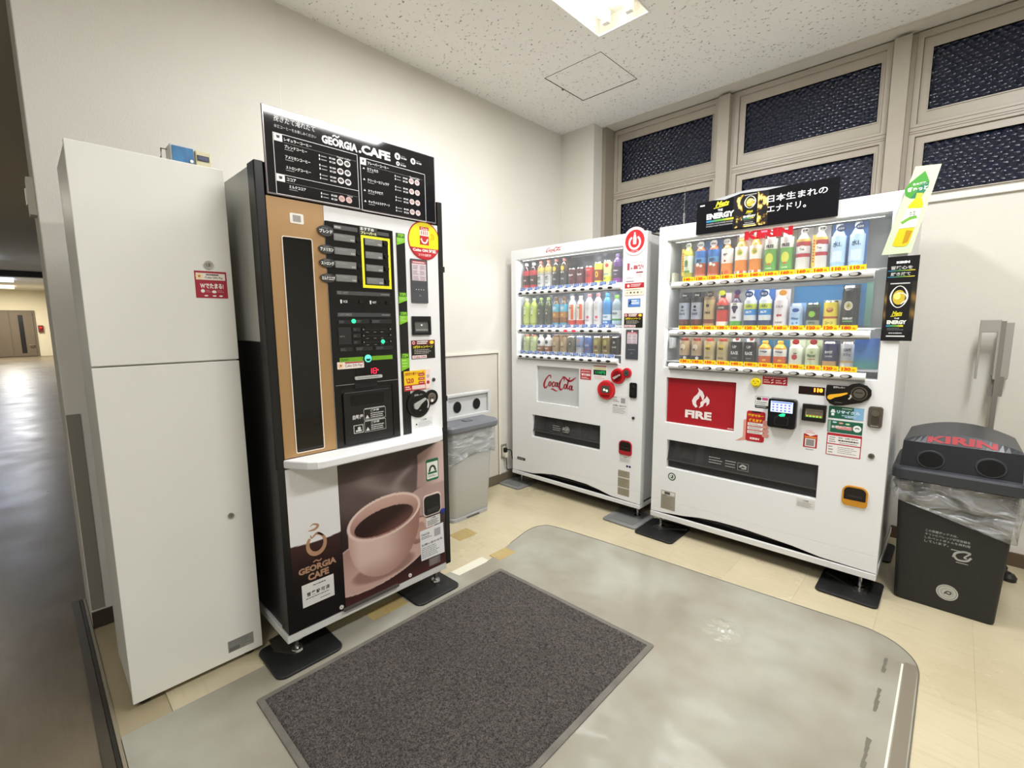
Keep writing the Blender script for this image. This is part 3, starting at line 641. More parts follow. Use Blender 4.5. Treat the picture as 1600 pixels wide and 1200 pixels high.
g = G(M); g.prism(rrect(-2.529, -2.416, 1.112, 1.14, .003), P0, P0+.001, C('#efe6dc', .4)); g.disc(-2.515, 1.126, .012, P0+.0014, C('#f0cfae', .4)); g.disc(-2.515, 1.126, .004, P0+.0018, C('#a9503a', .4)); g.quad(-2.497, -2.42, 1.133, 1.138, P0+.0014, C('#b22c34', .4)); g.text('Coke ON Pay', -2.498, -2.424, 1.115, 1.13, P0+.0014, C('#8a7a78', .4)); g.obj('sticker', kp)
g = G(M); g.box(-2.455, -2.352, 1.079, 1.11, P0-.001, P0+.001, C('#060606', .1)); rd = C('#ff2440', .4, emit=2.5)
for u in (-2.384,): g.quad(u-.0015, u+.0015, 1.085, 1.106, P0+.0015, rd)
for a in ((-2.376, -2.362, 1.105, 1.107), (-2.376, -2.362, 1.0945, 1.0965), (-2.376, -2.362, 1.084, 1.086), (-2.377, -2.3745, 1.085, 1.106), (-2.3635, -2.361, 1.085, 1.106)): g.quad(*a, P0+.0015, rd)
g.disc(-2.355, 1.098, .003, P0+.0015, rd); g.obj('price_display', kp, label='red glowing numerals')
g = G(M); g.prism(rrect(-2.46, -2.338, 1.065, 1.078, .005), P0-.001, P0+.006, C('#b9b9b6', .3)); g.lines(-2.45, -2.35, 1.069, 1.074, 1, P0+.0065, C('#55555a', .4)); g.obj('light_bar', kp)
g = G(M); g.box(-2.54, -2.462, 1.048, 1.0505, P0-.001, P0+.002, C('#77777a', .3)); g.box(-2.36, -2.262, 1.048, 1.0505, P0-.001, P0+.002, C('#77777a', .3)); g.prism(rrect(-2.461, -2.36, 1.03, 1.051, .004), P0-.001, P0+.002, C('#020202', .6)); g.obj('line', kp)
# cup door
g = G(M); g.prism(rrect(-2.515, -2.3, .812, 1.018, .01), .003, .014, C('#131313', .32)); cdoor = g.obj('cup_door', cm, bevel=.002)
g = G(M); g.prism(rrect(-2.485, -2.335, .962, 1.005, .006), .0142, .0146, C('#0a0a0a', .2)); W_ = C('#c9c9c6', .5); q = .0149
g.text('自動扉', -2.481, -2.435, .906, .925, q, W_, .03)
for a, b, c, e in ((-2.432, -2.332, .898, .942), (-2.432, -2.333, .847, .892)):
    for s_ in ((a, b, c, c+.0012), (a, b, e-.0012, e), (a, a+.0012, c, e), (b-.0012, b, c, e)): g.quad(*s_, q, W_)
    g.text('ご注意', a+.03, b-.03, e-.013, e-.003, q, W_, .03); g.lines(a+.03, b-.004, c+.004, e-.016, 3, q, W_, .45, 5); g.poly([(a+.006, c+.005), (a+.024, c+.005), (a+.015, c+.02)], q, W_); g.quad(a+.004, b-.004, e+.001, e+.0035, q, W_)
g.plate(-2.479, -2.437, .849, .883, [(-2.4765, -2.4395, .8515, .8805)], q-.0002, q, W_); g.disc(-2.455, .868, .007, q, W_); g.quad(-2.47, -2.445, .855, .862, q, W_); g.obj('print', cdoor)
# strip of steps
g = G(M); g.box(-2.24, -2.198, .80, 1.664, .0015, .004, C('#141513', .3)); st = g.obj('step_strip', cm, label='narrow black strip with four green step arrows')
GA = C('#7fc41c', .45)
for i, (z1, z0) in enumerate(((1.664, 1.62), (1.42, 1.378), (1.339, 1.288), (1.16, 1.088))):
    g = G(M); zt = z1-.018 if i < 3 else z1-.022
    g.prism([(-2.239, z0-.006), (-2.199, z0+.008), (-2.199, zt), (-2.239, zt)], .004, .005, GA); g.quad(-2.239, -2.199, zt, z1, .0045, C('#2c5a14', .5)); g.text('STEP%d' % (i+1), -2.233, -2.203, zt+.003, z1-.003, .0052, C('#9bdb3a', .5), .04)
    g.lines(-2.235, -2.205, z0+.008, zt-.003, 3, .0054, C('#c9ecA0', .5), .3, i); g.obj('step_arrow', st)
# stickers and coin side
g = G(M); cx, cz, ry, rz = -2.097, 1.648, .085, .083
g.cyl(cx, cz, ry, .0015, .003, C('#b8222c', .4), rz=rz, seg=40); g.disc(cx, cz, ry-.005, .0034, C('#f5e41f', .4), rz=rz-.005, seg=36)
g.poly([(cx+(ry-.005)*math.cos(a), cz+(rz-.005)*math.sin(a)) for a in np.linspace(PI+.42, 2*PI-.42, 24)], .0037, C('#c42631', .4))
g.quad(cx-.024, cx+.024, cz-.018, cz+.058, .0037, C('#c42631', .4)); g.quad(cx-.024, cx+.024, cz+.02, cz+.044, .004, C('#f4efe6', .4)); g.text('Coca', cx-.018, cx+.018, cz+.046, cz+.056, .0041, C('#f4efe6', .4))
for q_ in range(4): g.quad(cx-.017+.01*q_, cx-.013+.01*q_, cz+.024, cz+.041, .0043, C('#c42631', .4))
g.stroke([(cx-.018, cz+.008), (cx-.008, cz-.008), (cx+.008, cz-.008), (cx+.018, cz+.008)], .007, .0042, C('#f4efe6', .4))
for q_ in range(2): g.stroke([(cx+.036+.008*q_, cz+.006), (cx+.042+.01*q_, cz+.02), (cx+.036+.008*q_, cz+.034)], .003, .0041, C('#e08a1c', .4))
g.text('Coke ON 対応', cx-.062, cx+.062, cz-.05, cz-.034, .0041, C('#fbf4ee', .4), .05); g.text('スマホ自販機', cx-.034, cx+.034, cz-.068, cz-.056, .0041, C('#f2c9c4', .4), .03)
g.obj('round_sticker', cm, label='round yellow and red sticker with a vending machine picture')
g = G(M); g.prism(rrect(-2.175, -2.087, 1.377, 1.565, .003), .0015, .006, C('#4a4c50', .35)); pd = g.obj('payment_pad', cm)
def padscreen(g, u0, u1, z0, z1, n):
    g.quad(u0, u1, z0, z1, n, C('#d8ccd2', .3)); g.quad(u0, u1, z1-.012, z1, n+.0003, C('#b2474f', .4)); g.lines(u0+.004, u1-.004, z1-.011, z1-.002, 1, n+.0006, C('#efdada', .4), .5)
    for i in range(3):
        for j in range(2): a = u0+.004+j*(u1-u0)*.5; b = z1-.018-i*(z1-z0-.014)/3; g.lines(a, a+(u1-u0)*.42, b-(z1-z0)*.22, b, 3, n+.0004, C('#a58f9c', .4), .5, i*2+j)
g = G(M); padscreen(g, -2.169, -2.095, 1.473, 1.558, .0065); g.obj('screen', pd)
g = G(M)
for i in range(4): g.disc(-2.15+.013*i, 1.435, .0022, .0065, WT)
g.stroke([(-2.135, 1.405), (-2.13, 1.412), (-2.125, 1.405)], .0025, .0065, LG); g.quad(-2.17, -2.092, 1.455, 1.4565, .0065, C('#3a3c40', .4)); g.obj('print', pd)
g = G(M); g.plate(-2.178, -2.079, 1.236, 1.319, [(-2.167, -2.09, 1.25, 1.296)], .0015, .012, C('#121212', .3)); bs = g.obj('bill_slot', cm, bevel=.002)
g = G(M); g.box(-2.167, -2.09, 1.25, 1.296, .0015, .004, C('#6b6b69', .3)); g.box(-2.162, -2.095, 1.255, 1.262, .004, .008, C('#8a8a88', .3)); g.cyl(-2.127, 1.28, .004, .004, .006, C('#d9e6df', .3, emit=.5)); g.obj('slot_plate', bs)
def black_sticker(g, u0, u1, z0, z1, n):
    h = z1-z0; w = u1-u0
    g.box(u0, u1, z0, z1, n-.0003, n, C('#15140f', .4)); g.quad(u0, u1, z0+h*.75, z1, n+.0003, C('#7a1b24', .4)); g.disc(u0+w*.1, z0+h*.87, h*.09, n+.0006, C('#f0d9d9', .4)); g.disc(u0+w*.1, z0+h*.87, h*.05, n+.0009, C('#c8202c', .4))
    g.lines(u0+w*.24, u0+w*.74, z0+h*.78, z0+h*.98, 2, n+.0006, C('#f4efe8', .4), .7, 2); g.disc(u0+w*.86, z0+h*.87, w*.09, n+.0007, C('#f0e238', .4), rz=h*.09)
    g.text('10円キャンペーン', u0+w*.08, u0+w*.9, z0+h*.56, z0+h*.72, n+.0006, C('#e3d02a', .4), .04); g.lines(u0+w*.12, u0+w*.9, z0+h*.26, z0+h*.53, 3, n+.0006, C('#a9a49a', .4), .5, 7)
    g.quad(u0+w*.03, u0+w*.63, z0+h*.03, z0+h*.2, n+.0006, C('#e9d6d4', .4)); g.text('Coke ON', u0+w*.08, u0+w*.58, z0+h*.06, z0+h*.17, n+.0009, C('#a33a40', .4))
g = G(M); black_sticker(g, -2.184, -2.055, 1.13, 1.213, .0022); g.obj('sticker', cm, label='black campaign sticker with a red heading')
g = G(M); u0, u1, a, b = -2.229, -2.09, .992, 1.08; g.box(u0, u1, a, b, .004, .0052, C('#f2c81e', .4)); rd2 = C('#b5222a', .4); g.quad(u0, u1-.025, a, a+.026, .0055, rd2); g.quad(u1-.025, u1, a, b, .0055, C('#efd9d2', .4))
g.quad(u0+.04, u1-.028, a+.004, a+.022, .0058, C('#e8cfc8', .4)); g.text('自販機の電子マネーが', u0+.008, u1-.035, b-.02, b-.006, .0056, C('#a8301c', .4)); g.text('\\20', u0+.01, u0+.05, a+.034, a+.056, .0056, rd2, .03)
for i in range(3): g.prism(rrect(u0+.075, u0+.108, a+.062-.018*i, a+.074-.018*i, .003), .0053, .0058, rd2); g.lines(u0+.08, u0+.104, a+.065-.018*i, a+.071-.018*i, 1, .006, C('#f6e6d8', .4))
g.disc(u1-.012, b-.03, .008, .0058, C('#b9b4b0', .4)); g.disc(u1-.012, a+.03, .008, .0058, rd2); g.lines(u0+.006, u0+.038, a+.004, a+.022, 2, .0058, C('#f6e6d8', .4)); g.obj('sticker', cm, label='yellow and red payment sticker')
g = G(M); g.cyl(-2.068, 1.03, .0095, .0015, .004, C('#8d8d8a', .3, .8)); g.cyl(-2.068, 1.03, .006, .004, .007, C('#3a3a38', .3)); g.obj('key_lock', cm)
g = G(M)
g.cyl(-2.158, .929, .062, .0015, .010, C('#0e0e0e', .25), seg=48); g.cyl(-2.086, .951, .0345, .0015, .0102, C('#0e0e0e', .25), seg=36)
for i in range(40):
    pass
g.disc(-2.158, .929, .058, .0106, C('#191919', .3), r0=.052, seg=48); ck = g.obj('coin_unit', cm)
g = G(M); g.prism([(-2.158+.0135*math.cos(t_)-.018, .921+.0135*math.sin(t_)) for t_ in np.linspace(PI*.62, PI*1.62, 12)]+[(-2.15, .93), (-2.122, .948), (-2.126, .953), (-2.16, .941)], .0107, .020, C('#a9aaa6', .35)); g.obj('return_lever', ck, label='grey coin return lever')
g = G(M); g.cyl(-2.088, .951, .021, .0103, .013, C('#9a948c', .3, .8)); g.cyl(-2.088, .951, .016, .013, .0135, C('#7b736c', .35, .7)); g.box(-2.101, -2.077, .948, .951, .0135, .0142, C('#151515', .4)); g.poly([(-2.095, .93), (-2.083, .93), (-2.08, .941), (-2.093, .944)], .0142, C('#efe8df', .3)); g.obj('coin_slot', ck)
g = G(M); g.stroke([(-2.112, .905), (-2.107, .925), (-2.112, .945)], .006, .0108, C('#d9d7d2', .4)); g.text('返却レバー', -2.182, -2.136, .966, .975, .0109, C('#bdbdb9', .4)); g.quad(-2.158, -2.148, .898, .9, .0108, LG); g.obj('print', ck)
g = G(M); g.quad(-2.179, -2.08, .816, .861, .0019, C('#dedfdd', .4)); g.text('ご注意', -2.145, -2.115, .848, .857, .0023, C('#6a6a6a', .4)); g.lines(-2.16, -2.085, .82, .845, 4, .0023, C('#a0a0a0', .4), .35, 3); g.disc(-2.17, .835, .004, .0023, BLACK); g.obj('notice_label', cm)
# counter shelf
g = G(M); so = [(-2.752, -.004), (-2.70, .085), (-2.672, .108), (-2.64, .112), (-2.13, .112), (-2.10, .1), (-2.022, -.004)]
g.add([(p[0], .765+(0 if i not in () else 0), p[1]) for i, p in enumerate(so)]+[(p[0], .797, p[1]) for p in so], [tuple(range(6, -1, -1)), tuple(range(7, 14))]+[(i, (i+1) % 7, 7+(i+1) % 7, 7+i) for i in range(7)], WHITE); g.obj('counter_shelf', cm, bevel=.006, seg=3)
g = G(M); g.add([(-2.60, .765, 0), (-2.14, .765, 0), (-2.60, .73, 0), (-2.14, .73, 0), (-2.60, .765, .08), (-2.14, .765, .08)], [(0, 1, 3, 2), (4, 2, 3, 5), (0, 4, 5, 1), (0, 2, 4), (1, 5, 3)], C('#cfcfcb', .4)); g.obj('shelf_bracket', cm)
# lower door with the printed picture
g = G(M); g.box(-2.775, -2.548, .12, .765, -.006, .002, DK); lp = g.obj('lower_panel', cm)
def sm(a, b, x): t = np.clip((x-a)/(b-a), 0, 1); return t*t*(3-2*t)
def hx(h): h = h.lstrip('#'); return np.array([int(h[i:i+2], 16)/255 for i in (0, 2, 4)])
def mixc(A_, B_, t): return A_*(1-t[..., None])+B_*t[..., None]
def left_art(U, Z):
    c = np.zeros(U.shape+(3,))+hx('#241210'); c = mixc(c, hx('#0c0808')+0*c, 1-sm(.2, .42, Z)); c = mixc(c, hx('#43211f')+0*c, sm(.33, .46, Z)*.7)
    e = .462-.010*np.sin((U+2.75)/.2*PI*.9); return mixc(c, hx('#e8e7e5')+0*c, sm(-.0015, .0015, Z-e))
g = G(M); g.raster(-2.748, -2.551, .125, .76, 44, 180, left_art, .0024); g.obj('picture', lp, label='white over dark brown print behind the logo')
BR = C('#b58b6d', .4)
def georgia_o(g, cx, cz, w, h, n, m):
    pts = [(cx+w*.5*math.cos(a)*.92, cz+h*.5*math.sin(a), w*(.17+.07*math.cos(a))) for a in np.linspace(PI*.62, PI*2.62, 22)]
    g.stroke(pts, .01, n, m, 3)
def cup_logo(g, cx, cz, w, n, m):       # ring with a curl of steam
    g.stroke([(cx+w*.5*math.cos(a), cz+w*.58*math.sin(a), w*(.14+.12*(.5-.5*math.sin(a)))) for a in np.linspace(PI*.75, PI*2.45, 22)], .01, n, m, 3)
    g.stroke([(cx+w*.42, cz+w*.36, w*.05), (cx+w*.1, cz+w*.62, w*.13), (cx-w*.25, cz+w*.42, w*.08), (cx-w*.3, cz+w*.6, w*.05)], .01, n, m, 5)
    g.stroke([(cx-w*.42, cz+w*.88, w*.04), (cx-w*.05, cz+w*.88, w*.14), (cx+w*.15, cz+w*1.05, w*.14), (cx-w*.1, cz+w*1.2, w*.08), (cx-w*.3, cz+w*1.12, w*.03)], .01, n, m, 5)
g = G(M); cup_logo(g, -2.651, .443, .068, .003, BR)
g.text('GEORGIA', -2.726, -2.577, .338, .364, .003, BR, .045); g.stroke([(-2.668, .373), (-2.657, .377), (-2.645, .371), (-2.635, .376)], .005, .003, BR); g.text('CAFE', -2.692, -2.609, .304, .332, .003, BR, .045); g.obj('logo', lp, label='tan coffee brand logo and lettering')
g = G(M); g.box(-2.718, -2.592, .204, .295, .0026, .0034, C('#e3e1dc', .45)); bk = C('#2c2a28', .5); g.text('営業許可済', -2.7, -2.61, .243, .26, .0038, bk, .03, spacing=1.3); g.lines(-2.675, -2.6, .278, .285, 1, .0038, bk, .5, 1); g.lines(-2.705, -2.605, .232, .238, 1, .0038, bk, .5, 2); g.lines(-2.65, -2.605, .216, .221, 1, .0038, bk, .5, 3); g.obj('permit_card', lp, label='white permit card with black characters')
def photo(U, Z):
    x = U; z = Z; sh = U.shape+(3,)
    c = np.zeros(sh)+hx('#5b4a47'); c = mixc(c, hx('#2a1a19')+0*c, sm(.50, .36, Z+.25*(x+2.3))); c = mixc(c, hx('#2b1c1b')+0*c, sm(.60, .72, Z+.1*(x+2.3))*.8)
    st = np.exp(-((x+2.33+.10*np.sin(z*22))/.06)**2)*sm(.5, .56, z)*sm(.76, .62, z); c = mixc(c, hx('#8d7d7a')+0*c, st*.7)
    st = np.exp(-((x+2.24-.05*np.sin(z*30))/.03)**2)*sm(.52, .58, z)*sm(.70, .62, z); c = mixc(c, hx('#a39391')+0*c, st*.6)
    c = mixc(c, hx('#4a2422')+0*c, sm(.20, .12, z))
    # far cup and saucer
    d = ((x+2.045)/.205)**2+((z-.47)/.085)**2; c = mixc(c, hx('#c0a29b')+0*c, sm(1.05, .95, d)*sm(-2.26, -2.2, x)*.85)
    far = sm(-2.178, -2.168, x+.08*(.64-z)*(z < .64))*sm(.53, .545, z)*sm(.70, .69, z-.35*(x+2.17)); c = mixc(c, mixc(np.zeros(sh)+hx('#a98a84'), hx('#cdb3ab')+np.zeros(sh), sm(-2.17, -2.04, x)), far)
    # saucer
    sx, sz = (x+2.37)/.285, (z-.285-.10*(x+2.37))/.125; d = sx**2+sz**2
    sc = mixc(np.zeros(sh)+hx('#a98478'), hx('#d2b1a5')+np.zeros(sh), sm(-.9, .6, -sz)*.8); c = mixc(c, sc, sm(1.01, .985, d)); c = mixc(c, hx('#e2c8bd')+0*c, sm(1.0, .97, d)*sm(.9, .96, d)*.7)
    c = mixc(c, hx('#7a554c')+0*c, sm(1, .6, ((x+2.36)/.17)**2+((z-.225)/.05)**2)*.6)
    # handle
    for hxx, hz, r1, r2_ in ((-2.175, .335, .052, .06),):
        d = ((x-hxx)/r1)**2+((z-hz-.25*(x-hxx))/r2_)**2; c = mixc(c, mixc(np.zeros(sh)+hx('#8d655b'), hx('#d3b0a4')+np.zeros(sh), sm(.26, .38, z)), sm(1.03, .97, d)*sm(.36, .42, d))
    # bowl
    rimz = .458+.045*(x+2.345); cx = -2.345; hw = .178*np.clip(1-((np.clip(rimz-z, 0, 1))/.262)**2.6, 0, 1)**.5
    inside = (np.abs(x-cx+.02*(rimz-z)) < hw) & (z < rimz) & (z > .196)
    t = (x-cx)/.178; bowl = mixc(np.zeros(sh)+hx('#dcbfb3'), hx('#9c7265')+np.zeros(sh), sm(-.25, .95, t)); bowl = mixc(bowl, hx('#b48f84')+0*bowl, sm(-.7, -1.0, t)*.6); bowl = mixc(bowl, hx('#a47c70')+0*bowl, sm(.30, .2, z)*.6)
    c = np.where(inside[..., None], bowl, c)
    zz = (z-rimz); d = ((x-cx)/.180)**2+(zz/.092)**2; c = mixc(c, hx('#e3cabf')+0*c, sm(1.02, .985, d)); d2 = ((x-cx)/.168)**2+((zz)/.082)**2
    c = mixc(c, mixc(np.zeros(sh)+hx('#a37a6f'), hx('#c9a599')+np.zeros(sh), sm(-.05, .08, zz)), sm(1.01, .97, d2))
    d3 = ((x-cx+.004)/.145)**2+((zz+.018)/.056)**2; cf = mixc(np.zeros(sh)+hx('#2a100d'), hx('#6d4a42')+np.zeros(sh), sm(.1, .9, ((x-cx)/.14*.5-zz/.09))*.8); c = mixc(c, cf, sm(1.02, .97, d3))
    return c
g = G(M); g.box(-2.548, -2.023, .12, .735, -.006, .0018, C('#4a3835', .4)); g.raster(-2.548, -2.024, .121, .733, 150, 170, photo, .0024); g.obj('cup_picture', cm, label='large printed photograph of a pink-lit coffee cup on its saucer')
g = G(M); u0, u1, a, b = -2.127, -2.056, .556, .659; g.prism(rrect(u0, u1, a, b, .008), .0024, .0032, C('#1d6b47', .4)); g.prism(rrect(u0+.004, u1-.004, a+.01, b-.014, .003), .0032, .0036, C('#ecece4', .4)); g.stroke([(-2.11, .6), (-2.1, .622), (-2.083, .622), (-2.073, .6)], .01, .004, C('#2a3a34', .4)); g.quad(-2.118, -2.065, .588, .598, .004, C('#1d6b47', .4)); g.lines(-2.118, -2.065, .573, .584, 2, .004, C('#5a7a6a', .4)); g.obj('sticker', cm, label='green-edged energy saving sticker')
g = G(M); g.prism(rrect(-2.153, -2.048, .388, .492, .02), .002, .006, C('#d9c9c0', .35)); g.prism(rrect(-2.147, -2.054, .394, .486, .018), .006, .008, C('#0c0c0c', .3)); g.box(-2.135, -2.066, .404, .425, .008, .011, C('#2a2a2a', .3)); g.obj('change_tray', cm, bevel=.0015)
g = G(M); g.box(-2.136, -2.054, .334, .38, .0026, .0032, C('#e2e0dc', .45)); g.lines(-2.13, -2.06, .338, .365, 4, .0036, C('#55524f', .5)); g.text('ご注意', -2.108, -2.082, .368, .377, .0036, C('#33302f', .5)); g.obj('sticker', cm, label='small white notice below the change tray')
g = G(M); g.poly([(-2.174, .327), (-2.037, .331), (-2.033, .176), (-2.17, .18)], .0034, C('#e6e6e6', .45)); bk = C('#3b3b3f', .5); g.text('Coca-Cola', -2.166, -2.12, .30, .312, .0038, bk); g.box(-2.092, -2.055, .276, .314, .0036, .0038, C('#a9a9ab', .5)); g.lines(-2.166, -2.1, .282, .296, 2, .0038, bk, .4); g.text('お問い合わせ先', -2.166, -2.045, .248, .26, .0038, bk, .02); g.lines(-2.166, -2.045, .188, .243, 6, .0038, C('#77777c', .5), .35, 9); g.obj('notice_sheet', cm, label='white contact sheet stuck over the picture')
g = G(M); g.box(-2.127, -2.06, .135, .174, .0026, .0032, C('#7d7470', .4, .3)); g.lines(-2.12, -2.065, .14, .17, 3, .0036, C('#a59c98', .4)); g.obj('rating_plate', cm)
for u in (-2.567, -2.235):
    g = G(M); g.cyl(u, .138, .0085, .002, .006, C('#e4dfda', .3)); g.cyl(u, .138, .003, .006, .0066, C('#a59c98', .4)); g.obj('screw_cap', cm)
g = G(M); g.box(-2.56, -2.3, .117, .127, .002, .014, C('#55504c', .35)); g.obj('kick_rail', cm)
g = G(M); g.box(-2.052, -2.03, .38, .40, .002, .01, C('#1c2f86', .4)); g.obj('clip', cm, label='small blue clip')
for y, x in ((-2.73, .81), (-2.05, .81), (-2.73, .12), (-2.05, .12)):
    g = G(); g.lathe([(.0, .0845), (.034, .0845), (.036, .074), (.03, .066), (.008, .064), (.008, .022), (.02, .02), (.024, .0125), (0, .0125)], [C('#dcd6c6', .4)]*3+[CHROME]*5, (x, y)); g.obj('foot', cm)
g = G(); g.prismz([(.835, -2.75), (.80, -2.705), (.67, -2.74), (.68, -2.79), (.76, -2.80)], .0125, .018, STEEL); g.obj('foot_bracket', cm)
# menu board on top
sg = FX(MX)
g = G(sg); g.box(-2.742, -2.034, 1.727, 2.013, .002, .010, C('#8d8486', .2, .3)); mb = g.obj('menu_board', cm, bevel=.002)
g = G(sg); g.quad(-2.737, -2.039, 1.733, 2.007, .0104, C('#1c1c1f', .05, spec=.5)); n = .0108; w = C('#efefef', .4); w2 = C('#a9a9ab', .4)
n1 = n
g.text('挽きたて淹れたて', -2.706, -2.563, 1.968, 1.988, n1, w, .0, .2); g.text('本格コーヒーをお楽しみください', -2.706, -2.562, 1.947, 1.958, n1, w2)
g.text('GEORGIA', -2.542, -2.402, 1.939, 1.968, n1, w, .05); g.stroke([(-2.5, 1.972), (-2.492, 1.977), (-2.482, 1.973), (-2.474, 1.979)], .005, n1, w); g.text('CAFE', -2.388, -2.258, 1.939, 1.975, n1, w, .05) if False else g.text('.CAFE', -2.398, -2.258, 1.94, 1.974, n1, w, .05)
for (a, b, c, e) in ((-2.712, -2.404, 1.731, 1.931), (-2.394, -2.089, 1.727, 1.926)):
    for s_ in ((a, b, c, c+.0018), (a, b, e-.0018, e), (a, a+.0018, c, e), (b-.0018, b, c, e)): g.quad(*s_, n1, w)
g.quad(-2.712, -2.404, 1.797, 1.7985, n1, w)
def item(u, z, s_, price=True, wd=.06, kind=0):
    g.text(s_, u, u+wd*.16*len(s_), z-.005, z+.006, n1, w, .02); g.lines(u, u+.03, z-.011, z-.0075, 1, n1, w2, .6)
for (a, b, c, e, s_) in ((-2.709, -2.681, 1.905, 1.93, 'レギュラーコーヒー'), (-2.709, -2.681, 1.774, 1.797, 'ココア'), (-2.393, -2.368, 1.9, 1.924, 'フレーバーコーヒー')):
    g.quad(a, b, c, e, n1, w); g.poly([(a+.008, e-.006), (b-.008, e-.006), (b-.01, e-.015), (a+.01, e-.015)], n1+.0003, C('#222225', .4))
    g.text(s_, b+.006, b+.006+.0105*len(s_), c+.006, c+.017, n1, w, .02); g.quad(b+.004, (-2.41 if a < -2.5 else -2.1), c, c+.0006, n1, w2)
for i, s_ in enumerate(('ブレンドコーヒー', 'アメリカンコーヒー', 'ストロングコーヒー')): item(-2.675, 1.893-.034*i, s_)
item(-2.668, 1.762, 'ミルクココア')
for i, s_ in enumerate(('カフェモカ', 'クリーミーカフェラテ', 'カフェラテ抹茶', 'キャラメルラテアート')):
    z = 1.888-.041*i; item(-2.365, z, s_); g.poly([(-2.384, z-.003), (-2.374, z-.003), (-2.379, z+.004)], n1, w)
for u, z, col in [(-2.476, 1.887-.033*i, '#e8e8e8') for i in range(3)]+[(-2.476, 1.756, '#d8b4b0')]+[(-2.16, 1.883-.0415*i, '#dccfd0') for i in range(4)]:
    for k in (0, 1):
        g.disc(u+k*.029, z, .0125, n1, C(col, .4), rz=.0115); g.disc(u+k*.029, z+.001, .0085, n1+.0003, C('#4a3a34' if col == '#e8e8e8' else '#b99a94', .4), rz=.006)
    g.text('¥100', u-.042, u-.018, z+.002, z+.009, n1, w); g.text('¥120', u-.042, u-.018, z-.011, z-.004, n1, w)
    for k in (0, 1): g.quad(u-.08, u-.076, z+.002-.012*k, z+.009-.012*k, n1, w); g.lines(u-.072, u-.05, z+.003-.012*k, z+.007-.012*k, 1, n1, w2, .8)
for u, z, r in ((-2.224, 1.968, .0135), (-2.148, 1.966, .0125), (-2.223, 1.94, .0085)):
    g.disc(u, z, r, n1, w); g.poly([(u-r*.4, z+r*.4), (u+r*.4, z+r*.4), (u+r*.25, z-r*.5), (u-r*.25, z-r*.5)], n1+.0003, C('#222225', .4)); g.text('¥100', u+r+.004, u+r+.03, z-.006, z+.001, n1, w); g.lines(u+r+.004, u+r+.024, z+.004, z+.007, 1, n1, w2)
g.text('Regular Coffee', -2.487, -2.434, 1.899, 1.907, n1, w, 0, .3); g.text('Flavored Coffee', -2.168, -2.118, 1.895, 1.903, n1, w, 0, .3); g.text('Cocoa', -2.452, -2.432, 1.768, 1.774, n1, w, 0, .3)
g.obj('lettering', mb)
g = G(M); g.prism(rrect(-2.67, -2.622, 1.642, 1.677, .005), .002, .0028, C('#e9e5dc', .4)); g.prism(rrect(-2.66, -2.632, 1.648, 1.671, .002), .0028, .003, C('#9b9692', .5)); g.obj('sticker', cm, label='small white square sticker on the bronze panel')
# ================================================================== DRINKS MACHINES
def cola_script(g, u0, u1, z0, z1, n, m):
    sx = (u1-u0)/217.; sz = (z1-z0)/80.; zz = lambda y: z1-(y-5)*sz
    def S(p, k=5): g.stroke([(u0+a*sx, zz(b), w*(sx+sz)/2*1.15) for a, b, w in p], .01, n, m, k)
    def E(cx, cy, rx, ry): S([(cx+rx*math.cos(t)+.35*ry*math.sin(t)*-.6, cy+ry*math.sin(t), 3+4*abs(math.cos(t))) for t in np.linspace(0, 2*PI, 12)], 3)
    S([(50, 20, 3), (52, 12, 5), (46, 6, 6), (34, 10, 5), (18, 26, 7), (7, 46, 10), (6, 62, 10), (14, 68, 7), (27, 60, 4), (38, 48, 2)])
    E(45, 47, 7, 11); S([(52, 40, 2), (58, 44, 2), (64, 38, 2)])
    S([(76, 42, 3), (73, 36, 5), (66, 38, 5), (61, 48, 6), (63, 57, 6), (70, 57, 4), (80, 48, 2)])
    E(87, 47, 7, 10); S([(99, 37, 4), (94, 47, 6), (95, 56, 5), (102, 54, 2)]); S([(103, 42, 5), (111, 38, 5)], 1)
    S([(50, 74, 2), (62, 70, 5), (76, 75, 6), (90, 78, 3), (97, 74, 1)])
    S([(137, 27, 3), (140, 18, 5), (134, 12, 6), (122, 20, 5), (110, 38, 9), (107, 56, 11), (113, 68, 9), (125, 66, 5), (137, 54, 2)])
    S([(124, 10, 1), (136, 6, 4), (150, 14, 7), (166, 24, 8), (184, 22, 8), (200, 12, 5), (214, 4, 1)])
    E(145, 52, 7, 11); S([(152, 44, 2), (158, 50, 2)]); S([(176, 12, 3), (172, 10, 4), (163, 30, 6), (157, 52, 7), (160, 62, 5), (168, 58, 2)])
    E(178, 55, 7, 10); S([(191, 45, 4), (186, 56, 6), (188, 65, 5), (197, 62, 2)])

